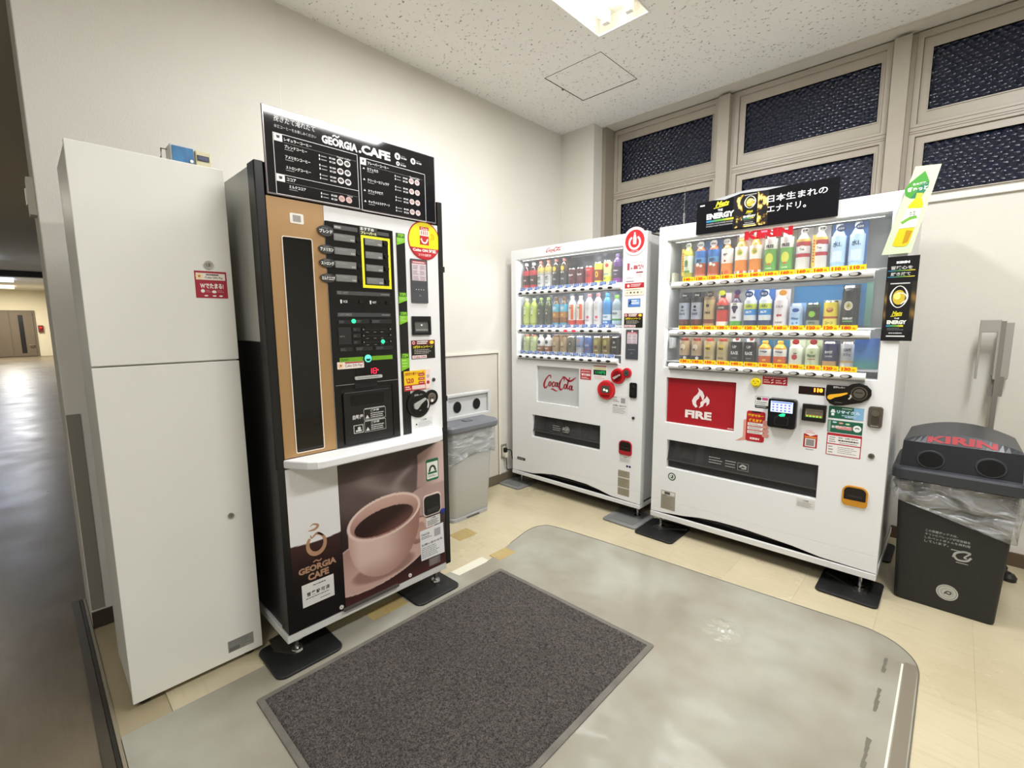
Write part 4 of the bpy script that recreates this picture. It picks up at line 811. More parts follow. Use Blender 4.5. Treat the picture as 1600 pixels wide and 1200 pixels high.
def display_machine(root, FR, x0, x1, yf, win, zb, ztop, rails, railu, screen, slot, wave, ret, retcol, colr, button, bulge):
    """body, door with its openings, slot and chute, base, feet, window case"""
    WB = C('#dfe0df', .38); BK = C('#161514', .5)
    g = G(); d = .05
    T = FR
    g.plate(x0+.006, x1-.006, .12, ztop-.004, [], -.70, -.69, WB, T)       # rear sheet
    g.box(x0+.004, x0+.016, .12, ztop-.003, -.70, -.05, WB, T); g.box(x1-.016, x1-.004, .12, ztop-.003, -.70, -.05, WB, T)
    g.box(x0+.004, x1-.004, ztop-.016, ztop-.003, -.70, -.05, WB, T); g.box(x0+.004, x1-.004, .12, .135, -.70, -.05, WB, T)
    g.obj('cabinet_body', root, bevel=.003)
    g = G(T); g.box(x0, x1, zb, .116, -.012, .004, WB); g.box(x0, x0+.012, zb, .116, -.70, -.012, WB); g.box(x1-.012, x1, zb, .116, -.70, -.012, WB); g.obj('base_rail', root, bevel=.002)
    g = G(T); g.box(x0+.013, x1-.013, zb+.002, zb+.006, -.69, -.013, C('#0c0b0b', .7)); g.obj('underside', root)
    wz = wave[0][1]; zc = .20
    g = G(T); g.plate(x0, x1, zc, ztop, [win, screen, slot], -.05, 0, WHITE)
    P = [(x0, .119)]+wave+[(x1, .119)]
    top = [(x1, zc), (x0, zc)]
    g.prism(P+top, -.05, 0, WHITE); dr = g.obj('door', root, bevel=.002, seg=2)
    g = G(T); g.box(x0+.02, x1-.02, .1, .19, -.06, -.052, C('#0c0b0b', .7))
    for i in range(7): g.box(x0+.2, x1-.2, .122+.006*i, .125+.006*i, -.052, -.045, C('#1a1512', .6))
    g.obj('air_grille', root, kind='stuff')
    # display case
    a, b, c, e = win; D = -.19; gy = C('#b9bbbb', .5)
    g = G(T); g.box(a-.004, b+.004, c-.004, e+.004, D-.004, D, gy); g.box(a-.006, a-.0005, c-.004, e+.004, D, -.05, gy); g.box(b+.0005, b+.006, c-.004, e+.004, D, -.05, gy); g.box(a, b, e+.0005, e+.006, D, -.05, gy); g.box(a, b, c-.006, c-.0005, D, -.05, gy)
    for z in rails[:3]: g.box(a+.001, b-.001, z, z+.004, D, -.035, C('#d5d6d6', .4))
    case = g.obj('display_case', root)
    g = G(T); g.box(a+.03, b-.03, e-.010, e-.001, -.048, -.034, C('#c9c9c4', .4, emit=.12)); g.obj('fill_strip', root)  # faintly glowing strips added to go with the display fill lights
    for z in rails[:2]: g = G(T); g.box(a+.03, b-.03, z-.004, z-.0005, -.048, -.038, C('#c9c9c4', .4, emit=.12)); g.obj('fill_strip', root)
    g = G(T); g.box(a+.001, b-.001, c+.001, e-.001, -.012, -.009, GLASS); g.obj('window_pane', root)
    # can chute
    a, b, c, e = slot; g = G(T); g.box(a-.01, b+.01, c-.01, e+.01, -.20, -.19, BK); g.box(a-.01, b+.01, e, e+.01, -.19, -.05, BK); g.box(a-.01, b+.01, c-.01, c, -.19, -.05, BK); g.box(a-.01, a, c, e, -.19, -.05, BK); g.box(b, b+.01, c, e, -.19, -.05, BK)
    g.box(a, b, c, c+.045, -.10, -.03, C('#2b2b2a', .35)); g.box(a, b, c+.045, c+.05, -.06, -.006, C('#454542', .3)); ch = g.obj('delivery_bin', root)
    g = G(T)
    for f in (.28, .64): g.box(a+(b-a)*f, a+(b-a)*f+.03, c+.04, e-.004, -.12, -.05, C('#5a5a55', .5))
    g.obj('divider', ch)
    g = G(T); g.add([(a+.002, c+.05, -.012), (b-.002, c+.05, -.012), (b-.002, e-.002, -.03), (a+.002, e-.002, -.03), (a+.002, c+.05, -.016), (b-.002, c+.05, -.016), (b-.002, e-.002, -.034), (a+.002, e-.002, -.034)], [(0, 1, 2, 3), (7, 6, 5, 4), (0, 4, 5, 1), (3, 2, 6, 7), (0, 3, 7, 4), (1, 5, 6, 2)], SMOKE); fl_ = g.obj('flap', root)
    g = G(T); m_ = C('#a9aaa5', .5); u = a+(b-a)*.32
    nn = -.008
    g.lines(u, u+.085, c+.075, c+.12, 3, nn, m_, .3, 3); g.lines(u+.09, u+.15, c+.07, c+.115, 3, nn, m_, .3, 5)
    if bulge: 
        for s_ in ((u+.155, u+.21, c+.068, c+.0695), (u+.155, u+.21, c+.108, c+.1095), (u+.155, u+.1565, c+.068, c+.1095), (u+.2085, u+.21, c+.068, c+.1095)): g.quad(*s_, nn, m_)
        g.stroke([(u+.165, c+.085), (u+.18, c+.098), (u+.2, c+.09)], .01, nn, m_); g.stroke([(u+.175, c+.08), (u+.2, c+.082)], .008, nn, m_)
    else:
        g.disc(u+.13, c+.1, .022, nn, m_, r0=.018); g.disc(u+.13, c+.1, .013, nn, m_); g.poly([(u+.085, c+.09), (u+.1, c+.118), (u+.106, c+.095)], nn, m_)
    g.obj('print', fl_)
    # poster window
    a, b, c, e = screen; g = G(T); g.box(a-.002, b+.002, c-.002, e+.002, -.048, -.02, C('#b4b5b4', .5)); g.obj('poster_box', root)
    # change tray
    a, b, c, e = ret; g = G(T); pts = rrect(a, b, c, e, (.018, .018, .03, .03)); g.prism(pts, 0, .007, C(retcol, .3)); tr = g.obj('change_tray', root, bevel=.002, label='coin return cup')
    g = G(T); g.prism(rrect(a+.007, b-.007, c+.03, e-.008, (.004, .004, .022, .022)), .007, .0075, C('#17120f', .35)); g.box(a+.02, b-.02, c+.045, c+.055, .0075, .012, C('#2d2622', .4)); g.obj('opening', tr)
    # rails with buttons and tags
    fx, fk = button
    for k, zr in enumerate(rails[3:]):
        g = G(T); u0, u1 = railu[k]
        pr = [(-.010, -.016), (.012, -.015), (.022, -.008), (.024, 0), (.020, .010), (.008, .016), (-.010, .017)]
        vs = [(u0, zr+z, n) for n, z in pr]+[(u1, zr+z, n) for n, z in pr]; q = len(pr)
        g.add(vs, [tuple(range(q)), tuple(range(2*q-1, q-1, -1))], C('#eceded', .25)); g.add(vs, [(i, q+i, q+(i+1) % q, (i+1) % q) for i in range(q)], C('#eceded', .25))
        r = g.obj('button_rail', root)
        g = G(T); g.box(u0, u1, zr-.022, zr-.016, -.01, .012, C('#8d8f92', .3)); g.obj('rail_trim', r)
        for i in range(12):
            u = fx[k]+i*.0702; lit = (not bulge) and k == 1 and i in (6, 7)
            g = G(T)
            if bulge:
                g.cyl(u, zr, .0235, .0235, .0265, C('#2a2725', .35), rz=.0098, seg=20); g.cyl(u-.004, zr+.0006, .0155, .0265, .029, C('#b9b6b0', .3), rz=.0072, seg=18)
            else:
                g.cyl(u, zr-.001, .0175, .0235, .0262, C('#4c4a4a', .3) if not lit else C('#c3122a', .3), rz=.0085, seg=20); g.cyl(u, zr-.001, .0125, .0262, .028, C('#2b2a2a', .3) if not lit else C('#ff2a3c', .3, emit=2.), rz=.0055, seg=16)
            g.obj('button', r, label='red lit button' if lit else None)
            g = G(T)
            if bulge:
                pr_ = PRICES[k][i]; u = u+.002
                g.box(u-.033, u+.033, zr+.019, zr+.0425, -.004, -.003, C('#f6cf1d', .4)); g.text(pr_, u-.026, u+.010, zr+.0225, zr+.0385, -.0025, C('#d24314', .4), .06); g.text('円', u+.015, u+.025, zr+.0225, zr+.032, -.0025, C('#d24314', .4), .04)
            else:
                g.box(u-.030, u+.030, zr+.019, zr+.043, -.004, -.003, C('#dde2ea', .4)); g.quad(u-.022, u+.026, zr+.024, zr+.042, -.0026, C('#5877b5', .4)); g.lines(u-.018, u+.024, zr+.027, zr+.039, 2, -.0022, C('#c9d4e8', .4), .4, i); g.quad(u-.028, u+.0, zr+.020, zr+.0235, -.0022, C('#1d2a66', .4))
            g.obj('price_tag', r)
    return dr

# ---------------------------------------------------------------- wider machine (yellow price tags)
KY = -.742; K = FK(KY); KX0, KX1 = 1.2975, 2.4225
PRICES = [['140', '120', '120', '140', '140', '140', '160', '160', '160', '160', '110', '110'], ['150', '150', '160', '130', '160', '120', '120', '160', '130', '120', '120', '180'], ['130', '130', '150', '150', '140', '140', '140', '140', '130', '130', '120', '130']]
km = thing('drinks_vending_machine', 'wider white drinks vending machine with yellow price tags and a black banner on top', 'vending machine', (1.86, -.38, 0))
waveK = [(1.36, .121), (1.50, .135), (1.60, .152), (1.70, .160), (1.83, .160), (1.95, .152), (2.08, .142), (2.2, .125)]
display_machine(km, K, KX0, KX1, KY, (1.348, 2.359, 1.020, 1.748), .085, 1.829, (1.513, 1.248, 1.052, 1.492, 1.222, 1.031), ((1.388, 2.315), (1.387, 2.320), (1.388, 2.317)),
                (1.372, 1.764, .690, .960), (1.389, 2.164, .413, .585), waveK, (2.268, 2.366, .420, .518), '#c98a1e', None, ((1.476, 1.463, 1.475), None), True)
wb = C('#d9d9d6', .35)
for x in (KX0+.05, KX1-.06):
    for y in (-.70, -.10):
        g = G(); g.lathe([(0, .0125), (.022, .0125), (.022, .018), (.008, .021), (.008, .085)], CHROME, (x, y)); g.obj('foot', km)
for (x, y, s_) in ((1.345, -.70, 1), (2.365, -.70, -1)):
    g = G(); g.prismz([(x-.03*s_, y-.05), (x+.02*s_, y-.065), (x+.06*s_, y-.01), (x+.15*s_, y+.05), (x+.14*s_, y+.08), (x-.03*s_, y+.03)], .0125, .017, STEEL); g.obj('foot_bracket', km)
g = G(K); g.text('FIRE', 1.485, 1.637, .732, .778, -.0165, C('#f1e6e2', .4), .05); g.box(1.374, 1.762, .692, .958, -.02, -.018, C('#a81f28', .3))
for s_, o in ((1, 0), ):
    wF = C('#efe6e4', .4)
    g.poly([(1.545, .795), (1.528, .812), (1.522, .835), (1.533, .858), (1.550, .874), (1.560, .893), (1.553, .912), (1.580, .893), (1.592, .868), (1.588, .848), (1.580, .842), (1.576, .856), (1.567, .870), (1.561, .850), (1.547, .836), (1.546, .818), (1.556, .803)], -.0175, wF)
    g.poly([(1.563, .795), (1.572, .812), (1.570, .828), (1.582, .840), (1.600, .858), (1.605, .870), (1.622, .848), (1.620, .826), (1.604, .810), (1.606, .822), (1.604, .834), (1.592, .825), (1.586, .808)], -.0175, wF)
g.quad(1.725, 1.757, .697, .703, -.0175, C('#d9b9b6', .4)); g.obj('poster', km, label='red poster with a white flame and lettering')
g = G(K); g.box(1.348, 1.388, .965, .969, .0, .002, wb); 
g = G(K); g.cyl(1.427, .362, .024, 0, .0008, C('#2c4c3c', .4), seg=32); g.disc(1.427, .362, .018, .0011, C('#e6e8e2', .4)); g.disc(1.427, .362, .012, .0014, C('#9aa39c', .4), r0=.009); g.poly([(1.42, .353), (1.433, .353), (1.436, .372), (1.43, .374), (1.427, .362)], .0016, C('#2c4c3c', .4)); g.obj('sticker', km, label='round dark green and white sticker')
g = G(K); g.box(1.363, 1.453, .15, .266, 0, .0008, C('#a29d8f', .4, .3)); g.quad(1.367, 1.449, .24, .262, .001, C('#d9d8d2', .4)); g.quad(1.385, 1.42, .244, .26, .0012, C('#4a4846', .4)); g.quad(1.375, 1.40, .236, .24, .0012, C('#2a2927', .4)); g.lines(1.37, 1.447, .155, .228, 7, .001, C('#77725f', .4), .3, 4); g.obj('rating_plate', km)
g = G(K); y_ = C('#e8d21c', .3); g.prism([(1.865+.024*math.cos(a), .972+(.022 if math.sin(a) > 0 else .026)*math.sin(a)) for a in np.linspace(0, 2*PI, 25)[:-1]], 0, .022, y_)
for a, b in ((-.010, .006), (.012, .006)): g.disc(1.865+a, .972+b, .0025, .0225, C('#2a2410', .4))
g.stroke([(1.854, .957), (1.865, .952), (1.876, .957)], .003, .0225, C('#7a6a10', .4)); g.stroke([(1.862, .968), (1.866, .964)], .003, .0225, C('#3a3210', .4)); g.obj('speaker_button', km, bevel=.004, label='round yellow knob with dark dots')
g = G(K); rr_ = C('#b3202e', .4); g.box(1.892, 2.006, .964, 1.007, 0, .0008, rr_); g.lines(1.9, 2.0, .996, 1.005, 1, .0011, C('#e8b0b0', .4), .6); g.lines(1.898, 1.93, .97, .992, 2, .0011, C('#efc9c4', .4), .5); g.lines(1.953, 1.985, .97, .992, 2, .0011, C('#efc9c4', .4), .5)
for a in (1.938, 1.993):
    for b in (.975, .988): g.stroke([(a-.005, b-.003), (a+.005, b+.003)], .005, .0013, C('#f4ebe6', .4))
g.obj('sticker', km, label='red notice sticker beside the yellow knob')
g = G(K); g.prism(rrect(1.863, 1.928, .837, .899, .004), 0, .0008, C('#2d3230', .4)); g.prism(rrect(1.8645, 1.9265, .851, .8975, .003), .0008, .001, C('#ecebe6', .4)); g.prism(rrect(1.869, 1.892, .878, .893, .006), .001, .0013, C('#2d3230', .4)); g.prism(rrect(1.896, 1.923, .880, .893, .002), .001, .0013, C('#c2477d', .4)); g.lines(1.869, 1.923, .854, .873, 2, .0013, C('#6a6d6c', .4), .4, 2); g.lines(1.869, 1.92, .841, .848, 1, .0011, C('#d2d4d2', .4), .5); g.obj('sticker', km, label='small white card-payment sticker')
g = G(K); skin = C('#dc9c8c', .4); ol = C('#5a3a36', .5)
g.poly([(1.776, .645), (1.812, .672), (1.812, .765), (1.83, .772), (1.84, .66)], .0006, skin)
for q_ in range(4): g.prism(rrect(1.905, 1.937-.002*q_, .685+.023*q_, .705+.023*q_, .008), .0012, .0018, skin)
g.prism(rrect(1.826, 1.916, .655, .818, .012), .0006, .0012, C('#b5232c', .35)); g.prism(rrect(1.85, 1.895, .809, .818, .004), .0012, .0014, C('#2a1214', .4))
g.text('電子マネー', 1.833, 1.909, .787, .801, .0015, C('#f1c31c', .4), .05); g.text('使えます', 1.838, 1.902, .760, .777, .0015, C('#f1c31c', .4), .05)
for q_ in range(3): g.quad(1.833, 1.909, .739-.021*q_, .755-.021*q_, .0015, C('#f0ebe6', .4)); g.lines(1.838, 1.905, .741-.021*q_, .753-.021*q_, 2, .0018, C('#5a4a48', .4), .4, q_)
g.text('KIRIN', 1.848, 1.893, .665, .676, .0015, C('#f6e9e6', .4), .06); g.obj('sticker', km, label='red phone-shaped sticker held by a pink hand')
g = G(K); g.prism(rrect(1.933, 2.06, .750, .900, .014), .0, .034, C('#0d0e12', .25)); rd_ = g.obj('card_reader', km, bevel=.006, seg=3, label='black card reader with a lit screen')
g = G(K); g.quad(1.946, 2.045, .832, .887, .0345, C('#b9c6f2', .3, emit=.9))
for i in range(5):
    for j in range(3): g.quad(1.954+.018*i, 1.962+.018*i, .838+.014*j, .845+.014*j, .0348, C('#8a5bd0' if (i+j) % 3 else '#4a6ad8', .4, emit=.5))
g.quad(1.95, 2.04, .879, .884, .0348, C('#5f7fe0', .4, emit=.6)); g.obj('screen', rd_)
g = G(K); g.prism(rrect(1.965, 2.03, .765, .812, .012), .034, .037, C('#2a2b2f', .3)); g.prism(rrect(1.97, 2.025, .77, .807, .009), .037, .0385, C('#0a0a0c', .3)); g.obj('touch_pad', rd_)
g = G(K); g.prism([(1.985, .818), (2.003, .829), (2.015, .826), (2.012, .815), (1.995, .812)], .0385, .040, C('#1fd67a', .3, emit=2.)); g.obj('lamp', rd_, label='green glowing lamp')
g = G(K); g.box(2.057, 2.166, .930, .969, -.0005, .001, C('#22100c', .15)); g.text('110', 2.122, 2.158, .944, .964, .0015, C('#ff7a1a', .3, emit=6.), .06); ledd = g.obj('price_display', km, label='dark display with glowing orange numerals')
g = G(K); g.plate(2.081, 2.180, .801, .885, [(2.093, 2.168, .822, .862)], 0, .016, C('#171512', .35)); bb = g.obj('bill_slot', km, bevel=.003)
g = G(K); g.box(2.093, 2.168, .822, .862, .0, .005, C('#a39a86', .3)); g.box(2.102, 2.16, .838, .85, .005, .009, C('#6f6a60', .3)); g.box(2.095, 2.166, .822, .832, .005, .008, C('#caa35a', .3)); g.obj('slot_plate', bb)
g = G(K)
for i in range(5): g.poly([(2.098+.014*i, .822), (2.106+.014*i, .822), (2.102+.014*i, .83)], .0085, C('#6ef04a', .3, emit=1.2))
g.obj('lamp', bb, label='row of small green lights')
g = G(K); g.box(2.093, 2.151, .668, .735, 0, .0008, C('#b3212c', .4)); g.poly([(2.098, .757), (2.147, .757), (2.147, .737), (2.122, .725), (2.098, .737)], .001, C('#f1e6e6', .4)); g.lines(2.102, 2.143, .738, .755, 2, .0013, C('#c98a96', .4), .4); g.quad(2.097, 2.147, .716, .724, .0011, C('#e08a3a', .4)); g.quad(2.1, 2.144, .673, .713, .0011, C('#e9e6e2', .4)); g.quad(2.105, 2.139, .677, .709, .0013, C('#8f8d8b', .5)); g.lines(2.105, 2.14, .655, .662, 1, .0008, C('#8a6a6a', .4)); g.obj('sticker', km, label='small red sticker with a grey square')
# coin unit
g = G(K)
out = [(2.173, .985), (2.255, .985), (2.270, .996), (2.297, 1.002), (2.325, .994), (2.343, .975), (2.345, .950), (2.335, .930), (2.310, .912), (2.275, .902), (2.24, .892), (2.212, .889), (2.19, .897), (2.176, .915), (2.171, .94)]
g.prism(out, 0, .012, C('#14110f', .28)); ck = g.obj('coin_unit', km, bevel=.003)
g = G(K); g.cyl(2.30, .955, .031, .012, .0135, C('#7c6e5e', .3, .5), seg=36); g.cyl(2.30, .955, .027, .0135, .015, C('#1a1613', .3), seg=36); g.cyl(2.30, .955, .021, .015, .018, C('#837d74', .28, .8), seg=30); g.box(2.286, 2.314, .957, .961, .018, .0185, C('#1a1613', .4)); g.obj('coin_slot', ck)
g = G(K); g.prism([(2.192+.011*math.cos(a), .929+.011*math.sin(a)) for a in np.linspace(PI*.55, PI*1.75, 12)]+[(2.21, .929), (2.235, .938), (2.258, .950), (2.256, .956), (2.228, .948), (2.205, .943)], .0125, .024, C('#f0b32a', .35)); g.obj('return_lever', ck, label='orange coin return lever')
g = G(K); g.text('返却レバー', 2.2, 2.245, .972, .981, .0125, C('#d9d6d2', .4), .04); g.stroke([(2.262, .925), (2.270, .936), (2.268, .946)], .006, .0125, C('#d9d6d2', .4)); g.lines(2.21, 2.24, .902, .91, 1, .0125, C('#6a6660', .4)); g.obj('print', ck)
g = G(K); gn = C('#1f5f48', .4); g.box(2.188, 2.323, .828, .885, 0, .0008, gn); g.raster(2.285, 2.323, .8285, .8845, 12, 12, lambda U, Z: mixc(np.zeros(U.shape+(3,))+hx('#5f9ac4'), hx('#a6cfe8')+np.zeros(U.shape+(3,)), .5+.5*np.sin(U*900)*np.sin(Z*800)), .001); g.poly([(2.195, .855), (2.215, .855), (2.210, .87), (2.2, .87)], .0011, C('#eaf0ec', .4)); g.quad(2.199, 2.211, .84, .853, .0011, C('#eaf0ec', .4)); g.text('ローソンカード', 2.22, 2.31, .852, .868, .0013, C('#cfe0f2', .4), .06) if False else g.text('リサイクル', 2.22, 2.31, .852, .868, .0013, C('#cfe0f2', .4), .06); g.text('空容器回収', 2.24, 2.30, .834, .848, .0013, C('#a9c6e0', .4), .06); g.lines(2.24, 2.28, .873, .88, 1, .0011, C('#d9e6df', .4)); g.obj('sticker', km, label='green and blue sticker under the coin unit')
g = G(K); g.box(2.188, 2.323, .760, .818, 0, .0008, gn); g.quad(2.19, 2.2, .762, .816, .0011, C('#8fae9c', .4)); g.disc(2.303, .788, .016, .0012, C('#eef0ec', .4)); g.stroke([(2.295, .788), (2.303, .792), (2.311, .787)], .004, .0015, C('#1f2f28', .4)); g.disc(2.215, .809, .009, .0012, C('#bcd8e0', .4), rz=.004); g.disc(2.24, .807, .009, .0012, C('#e8a090', .4), rz=.004); g.disc(2.266, .805, .009, .0012, C('#bfe0a0', .4), rz=.004); g.quad(2.226, 2.283, .777, .793, .0012, C('#d98a8a', .4)); g.text('お得な情報', 2.204, 2.28, .780, .794, .0015, C('#f1e0dc', .4), .05); g.obj('sticker', km, label='dark green sticker with a white circle')
g = G(K); g.box(2.189, 2.324, .649, .756, 0, .0008, rr_); g.quad(2.1925, 2.3205, .706, .744, .0011, C('#ece9e6', .4)); g.quad(2.1925, 2.3205, .652, .701, .0011, C('#ece9e6', .4)); tk = C('#3a3838', .5); g.text('故障・お問い合わせ', 2.235, 2.31, .732, .740, .0013, tk, .02); g.text('0120-000-000', 2.235, 2.316, .719, .728, .0013, tk, .05) if False else g.lines(2.235, 2.316, .719, .728, 1, .0013, tk, .7); g.lines(2.198, 2.226, .71, .74, 3, .0013, C('#77706c', .5), .4, 1); g.lines(2.24, 2.31, .709, .716, 1, .0013, C('#77706c', .5)); g.lines(2.198, 2.22, .656, .697, 3, .0013, C('#77706c', .5), .35, 3); g.lines(2.235, 2.31, .66, .695, 4, .0013, C('#8a8480', .5), .3, 5); g.obj('sticker', km, label='white contact sticker with a red border')
g = G(K); g.prism(rrect(2.339, 2.392, .805, .902, .012), 0, .010, C('#6f685e', .35, .6)); lk = g.obj('door_lock', km, bevel=.003, label='bronze-grey lock plate')
g = G(K); g.cyl(2.366, .872, .014, .010, .016, C('#8c857a', .25, .8)); g.prism(rrect(2.352, 2.38, .822, .862, .01), .010, .014, C('#57514a', .35, .6)); g.box(2.35, 2.38, .811, .815, .010, .012, C('#cfcac2', .25, .8)); g.obj('lock_barrel', lk)
g = G(K); g.cyl(2.364, .672, .0125, 0, .005, STEEL); g.cyl(2.364, .672, .006, .005, .009, C('#5a5650', .3, .6)); g.obj('key_lock', km)
g = G(K); g.box(2.082, 2.162, .357, .402, 0, .0007, C('#d7d6d2', .45)); g.lines(2.087, 2.157, .361, .386, 4, .001, C('#8a8782', .5), .35); g.text('ご注意', 2.11, 2.134, .389, .398, .001, C('#66635f', .5)); g.obj('sticker', km, label='small pale notice below the delivery bin')
g = G(K); g.lines(2.16, 2.2, 1.008, 1.012, 1, .001, C('#8a8782', .5))
# posters and cards
def can_art(g, u0, u1, z0, z1, n, mt=None):
    w = u1-u0; h = z1-z0; cx = (u0+u1)/2; X = lambda f: u0+w*f; Z = lambda f: z0+h*f
    g.prism(rrect(u0, u1, z0, z1, w*.08), n, n+.0004, C('#141416', .3)); n += .0006
    g.quad(X(.08), X(.92), Z(.955), Z(.975), n, C('#c9c9c6', .3)); g.quad(X(.1), X(.9), Z(.02), Z(.04), n, C('#e9e9e6', .3))
    g.disc(cx, Z(.72), w*.27, n, C('#cdb53a', .4), rz=h*.13); g.disc(X(.42), Z(.74), w*.15, n+.0002, C('#f0e27a', .4), rz=h*.06)
    e = C('#f4f1e4', .4)
    g.stroke([(X(.5)+w*.36*math.cos(a), Z(.73)+h*.175*math.sin(a)*(1-.08*math.cos(2*a)), w*(.055+.02*math.cos(a*2))) for a in np.linspace(.3, 2*PI+.3, 22)], .01, n+.0004, e, 3)
    g.stroke([(X(.42), Z(.80)), (X(.72), Z(.78)), (X(.84), Z(.69)), (X(.6), Z(.60))], w*.05, n+.0005, e)
    g.text('Mets', X(.26), X(.72), Z(.40), Z(.475), n, C('#d9cf2a', .4), .04, .35); g.stroke([(X(.22), Z(.385)), (X(.7), Z(.40))], h*.014, n, C('#d9cf2a', .4), 2)
    g.text('THE', X(.38), X(.6), Z(.335), Z(.36), n, e, .03); g.text('ENERGY', X(.08), X(.92), Z(.245), Z(.315), n, e, .06)
    g.raster(X(.06), X(.8), Z(.20), Z(.23), 12, 2, rainbow, n); g.lines(X(.12), X(.9), Z(.13), Z(.185), 2, n, C('#77777a', .4), .4); g.lines(X(.2), X(.8), Z(.07), Z(.1), 1, n, C('#dcdcda', .4), .5)
def rainbow(U, Z):
    t = (U-U.min())/(U.max()-U.min()); a, b, c = hx('#2c87c4'), hx('#63a848'), hx('#e9d63c'); o = np.zeros(U.shape+(3,))
    return mixc(mixc(o+a, o+b, sm(0, .5, t)), o+c, sm(.5, .9, t))
def splash(U, Z):
    u = (U-U.min())/(U.max()-U.min()); z = (Z-Z.min())/(Z.max()-Z.min()); sh = U.shape+(3,); o = np.zeros(sh)
    nn = np.array([[noise.noise((a*9, b*6, 1.3)) + .5*noise.noise((a*22, b*15, 4.)) for a, b in zip(r, q)] for r, q in zip(u, z)])
    d = 1-np.abs(u-.5)*2; f = sm(.18, .62, d*.8+nn*.75); c = mixc(o+hx('#141417'), o+hx('#6b4a1c'), sm(0, .5, f)); c = mixc(c, o+hx('#d9b13a'), sm(.4, .8, f)); c = mixc(c, o+hx('#f6e08a'), sm(.85, 1., f+.35*nn)); return c
BT = lambda u, z, n: (u, KY-.012-n+(z-1.76)*.0, z)
g = G(K)
g.prism([(1.516, 1.757), (2.163, 1.757), (2.163, 1.93), (2.0, 1.929), (1.80, 1.944), (1.74, 1.944), (1.60, 1.925), (1.516, 1.922)], .008, .0105, C('#131318', .2)); bn = g.obj('banner', km, label='black energy drink banner with white Japanese lettering')
g = G(K); nn = .0108
g.raster(1.706, 1.872, 1.765, 1.926, 50, 44, splash, nn); g.add([(1.60, 1.925, nn+.0012), (1.74, 1.9445, nn+.0012), (1.80, 1.9445, nn+.0012), (1.95, 1.932, nn+.0012), (1.86, 1.928, nn+.0012), (1.74, 1.934, nn+.0012), (1.66, 1.917, nn+.0012)], [(0, 6, 5, 4, 3, 2, 1)], C('#d7dade', .25, .4))
g.quad(1.533, 1.558, 1.902, 1.909, nn, C('#efefec', .4)); g.text('Mets', 1.615, 1.685, 1.888, 1.915, nn+.0003, C('#dcd42c', .4), .05, .35); g.stroke([(1.606, 1.882), (1.68, 1.89)], .004, nn, C('#dcd42c', .4), 2)
g.text('THE', 1.628, 1.653, 1.864, 1.876, nn+.0003, w, .04); g.text('ENERGY', 1.57, 1.712, 1.828, 1.858, nn+.0003, w, .06); g.raster(1.57, 1.71, 1.813, 1.823, 14, 2, rainbow, nn+.0003)
g.text('AWAKEN YOUR INNER POWER', 1.57, 1.708, 1.801, 1.808, nn+.0003, C('#b9b9bb', .4), .02); g.text('UNLEASH YOUR TRUE POTENTIAL.', 1.57, 1.708, 1.789, 1.796, nn+.0003, C('#b9b9bb', .4), .02)
can_art(g, 1.752, 1.822, 1.772, 1.926, nn+.0006)
g.text('日本生まれの', 1.867, 2.118, 1.866, 1.9, nn+.0003, C('#fafaf8', .4), .012); g.text('エナドリ。', 1.867, 2.035, 1.818, 1.85, nn+.0003, C('#fafaf8', .4), .012); g.obj('print', bn)
g = G(K); g.text('KIRIN', 1.765, 1.985, 1.700, 1.742, .001, C('#c4202e', .35), .07); g.quad(1.845, 1.872, 1.727, 1.737, .0015, C('#e78aa8', .4)); g.obj('logo', km, label='red brand letters on the window under the banner')
g = G(K); z0, z1 = 1.566, 1.92
L = [(2.335, 1.566), (2.432, 1.566), (2.500, 1.905), (2.420, 1.912)]
g.prism(L, .014, .0155, C('#c9dfb6', .3)); lc = g.obj('card_sign', km, label='pale green slanted card with a leaf and a tea bottle')
g = G(K); nn = .0158
def leafpt(t): return t
g.poly([(2.452, 1.889), (2.432, 1.872), (2.405, 1.848), (2.392, 1.825), (2.396, 1.800), (2.412, 1.787), (2.432, 1.784), (2.452, 1.797), (2.466, 1.822), (2.468, 1.845), (2.460, 1.868)], nn, C('#4a9a3a', .4)); g.poly([(2.468, 1.845), (2.466, 1.822), (2.452, 1.797), (2.432, 1.784), (2.412, 1.787), (2.43, 1.81), (2.445, 1.84)], nn+.0002, C('#2f7d58', .4))
g.text('生の茶葉、', 2.417, 2.462, 1.837, 1.846, nn+.0004, w, .03); g.text('ぎゅっと', 2.402, 2.465, 1.813, 1.832, nn+.0004, w, .05)
by = C('#dfc51c', .35)
g.poly([(2.432, 1.806), (2.452, 1.803), (2.45, 1.786), (2.446, 1.77), (2.425, 1.773), (2.43, 1.79)], nn+.0004, C('#b9c64a', .35)); g.poly([(2.43, 1.785), (2.45, 1.782), (2.456, 1.755), (2.45, 1.735), (2.405, 1.738), (2.41, 1.76)], nn+.0005, by)
g.poly([(2.406, 1.748), (2.453, 1.742), (2.44, 1.67), (2.385, 1.67)], nn+.0007, C('#eef2e4', .35)); g.stroke([(2.392, 1.69), (2.415, 1.705), (2.44, 1.71)], .012, nn+.0009, C('#6fae3a', .4)); g.text('生茶', 2.415, 2.435, 1.71, 1.735, nn+.001, C('#3a6a48', .4), .0)
g.poly([(2.386, 1.668), (2.436, 1.668), (2.422, 1.605), (2.41, 1.594), (2.378, 1.596), (2.368, 1.604)], nn+.0007, by); g.poly([(2.41, 1.66), (2.43, 1.655), (2.418, 1.61), (2.40, 1.605)], nn+.0009, C('#b98d18', .35)); g.obj('print', lc)
g = G(K); g.box(2.358, 2.463, 1.197, 1.555, .008, .0095, C('#121214', .25)); fc = g.obj('card_sign', km, label='black hanging card with an energy drink can'); g = G(K); nn = .0098
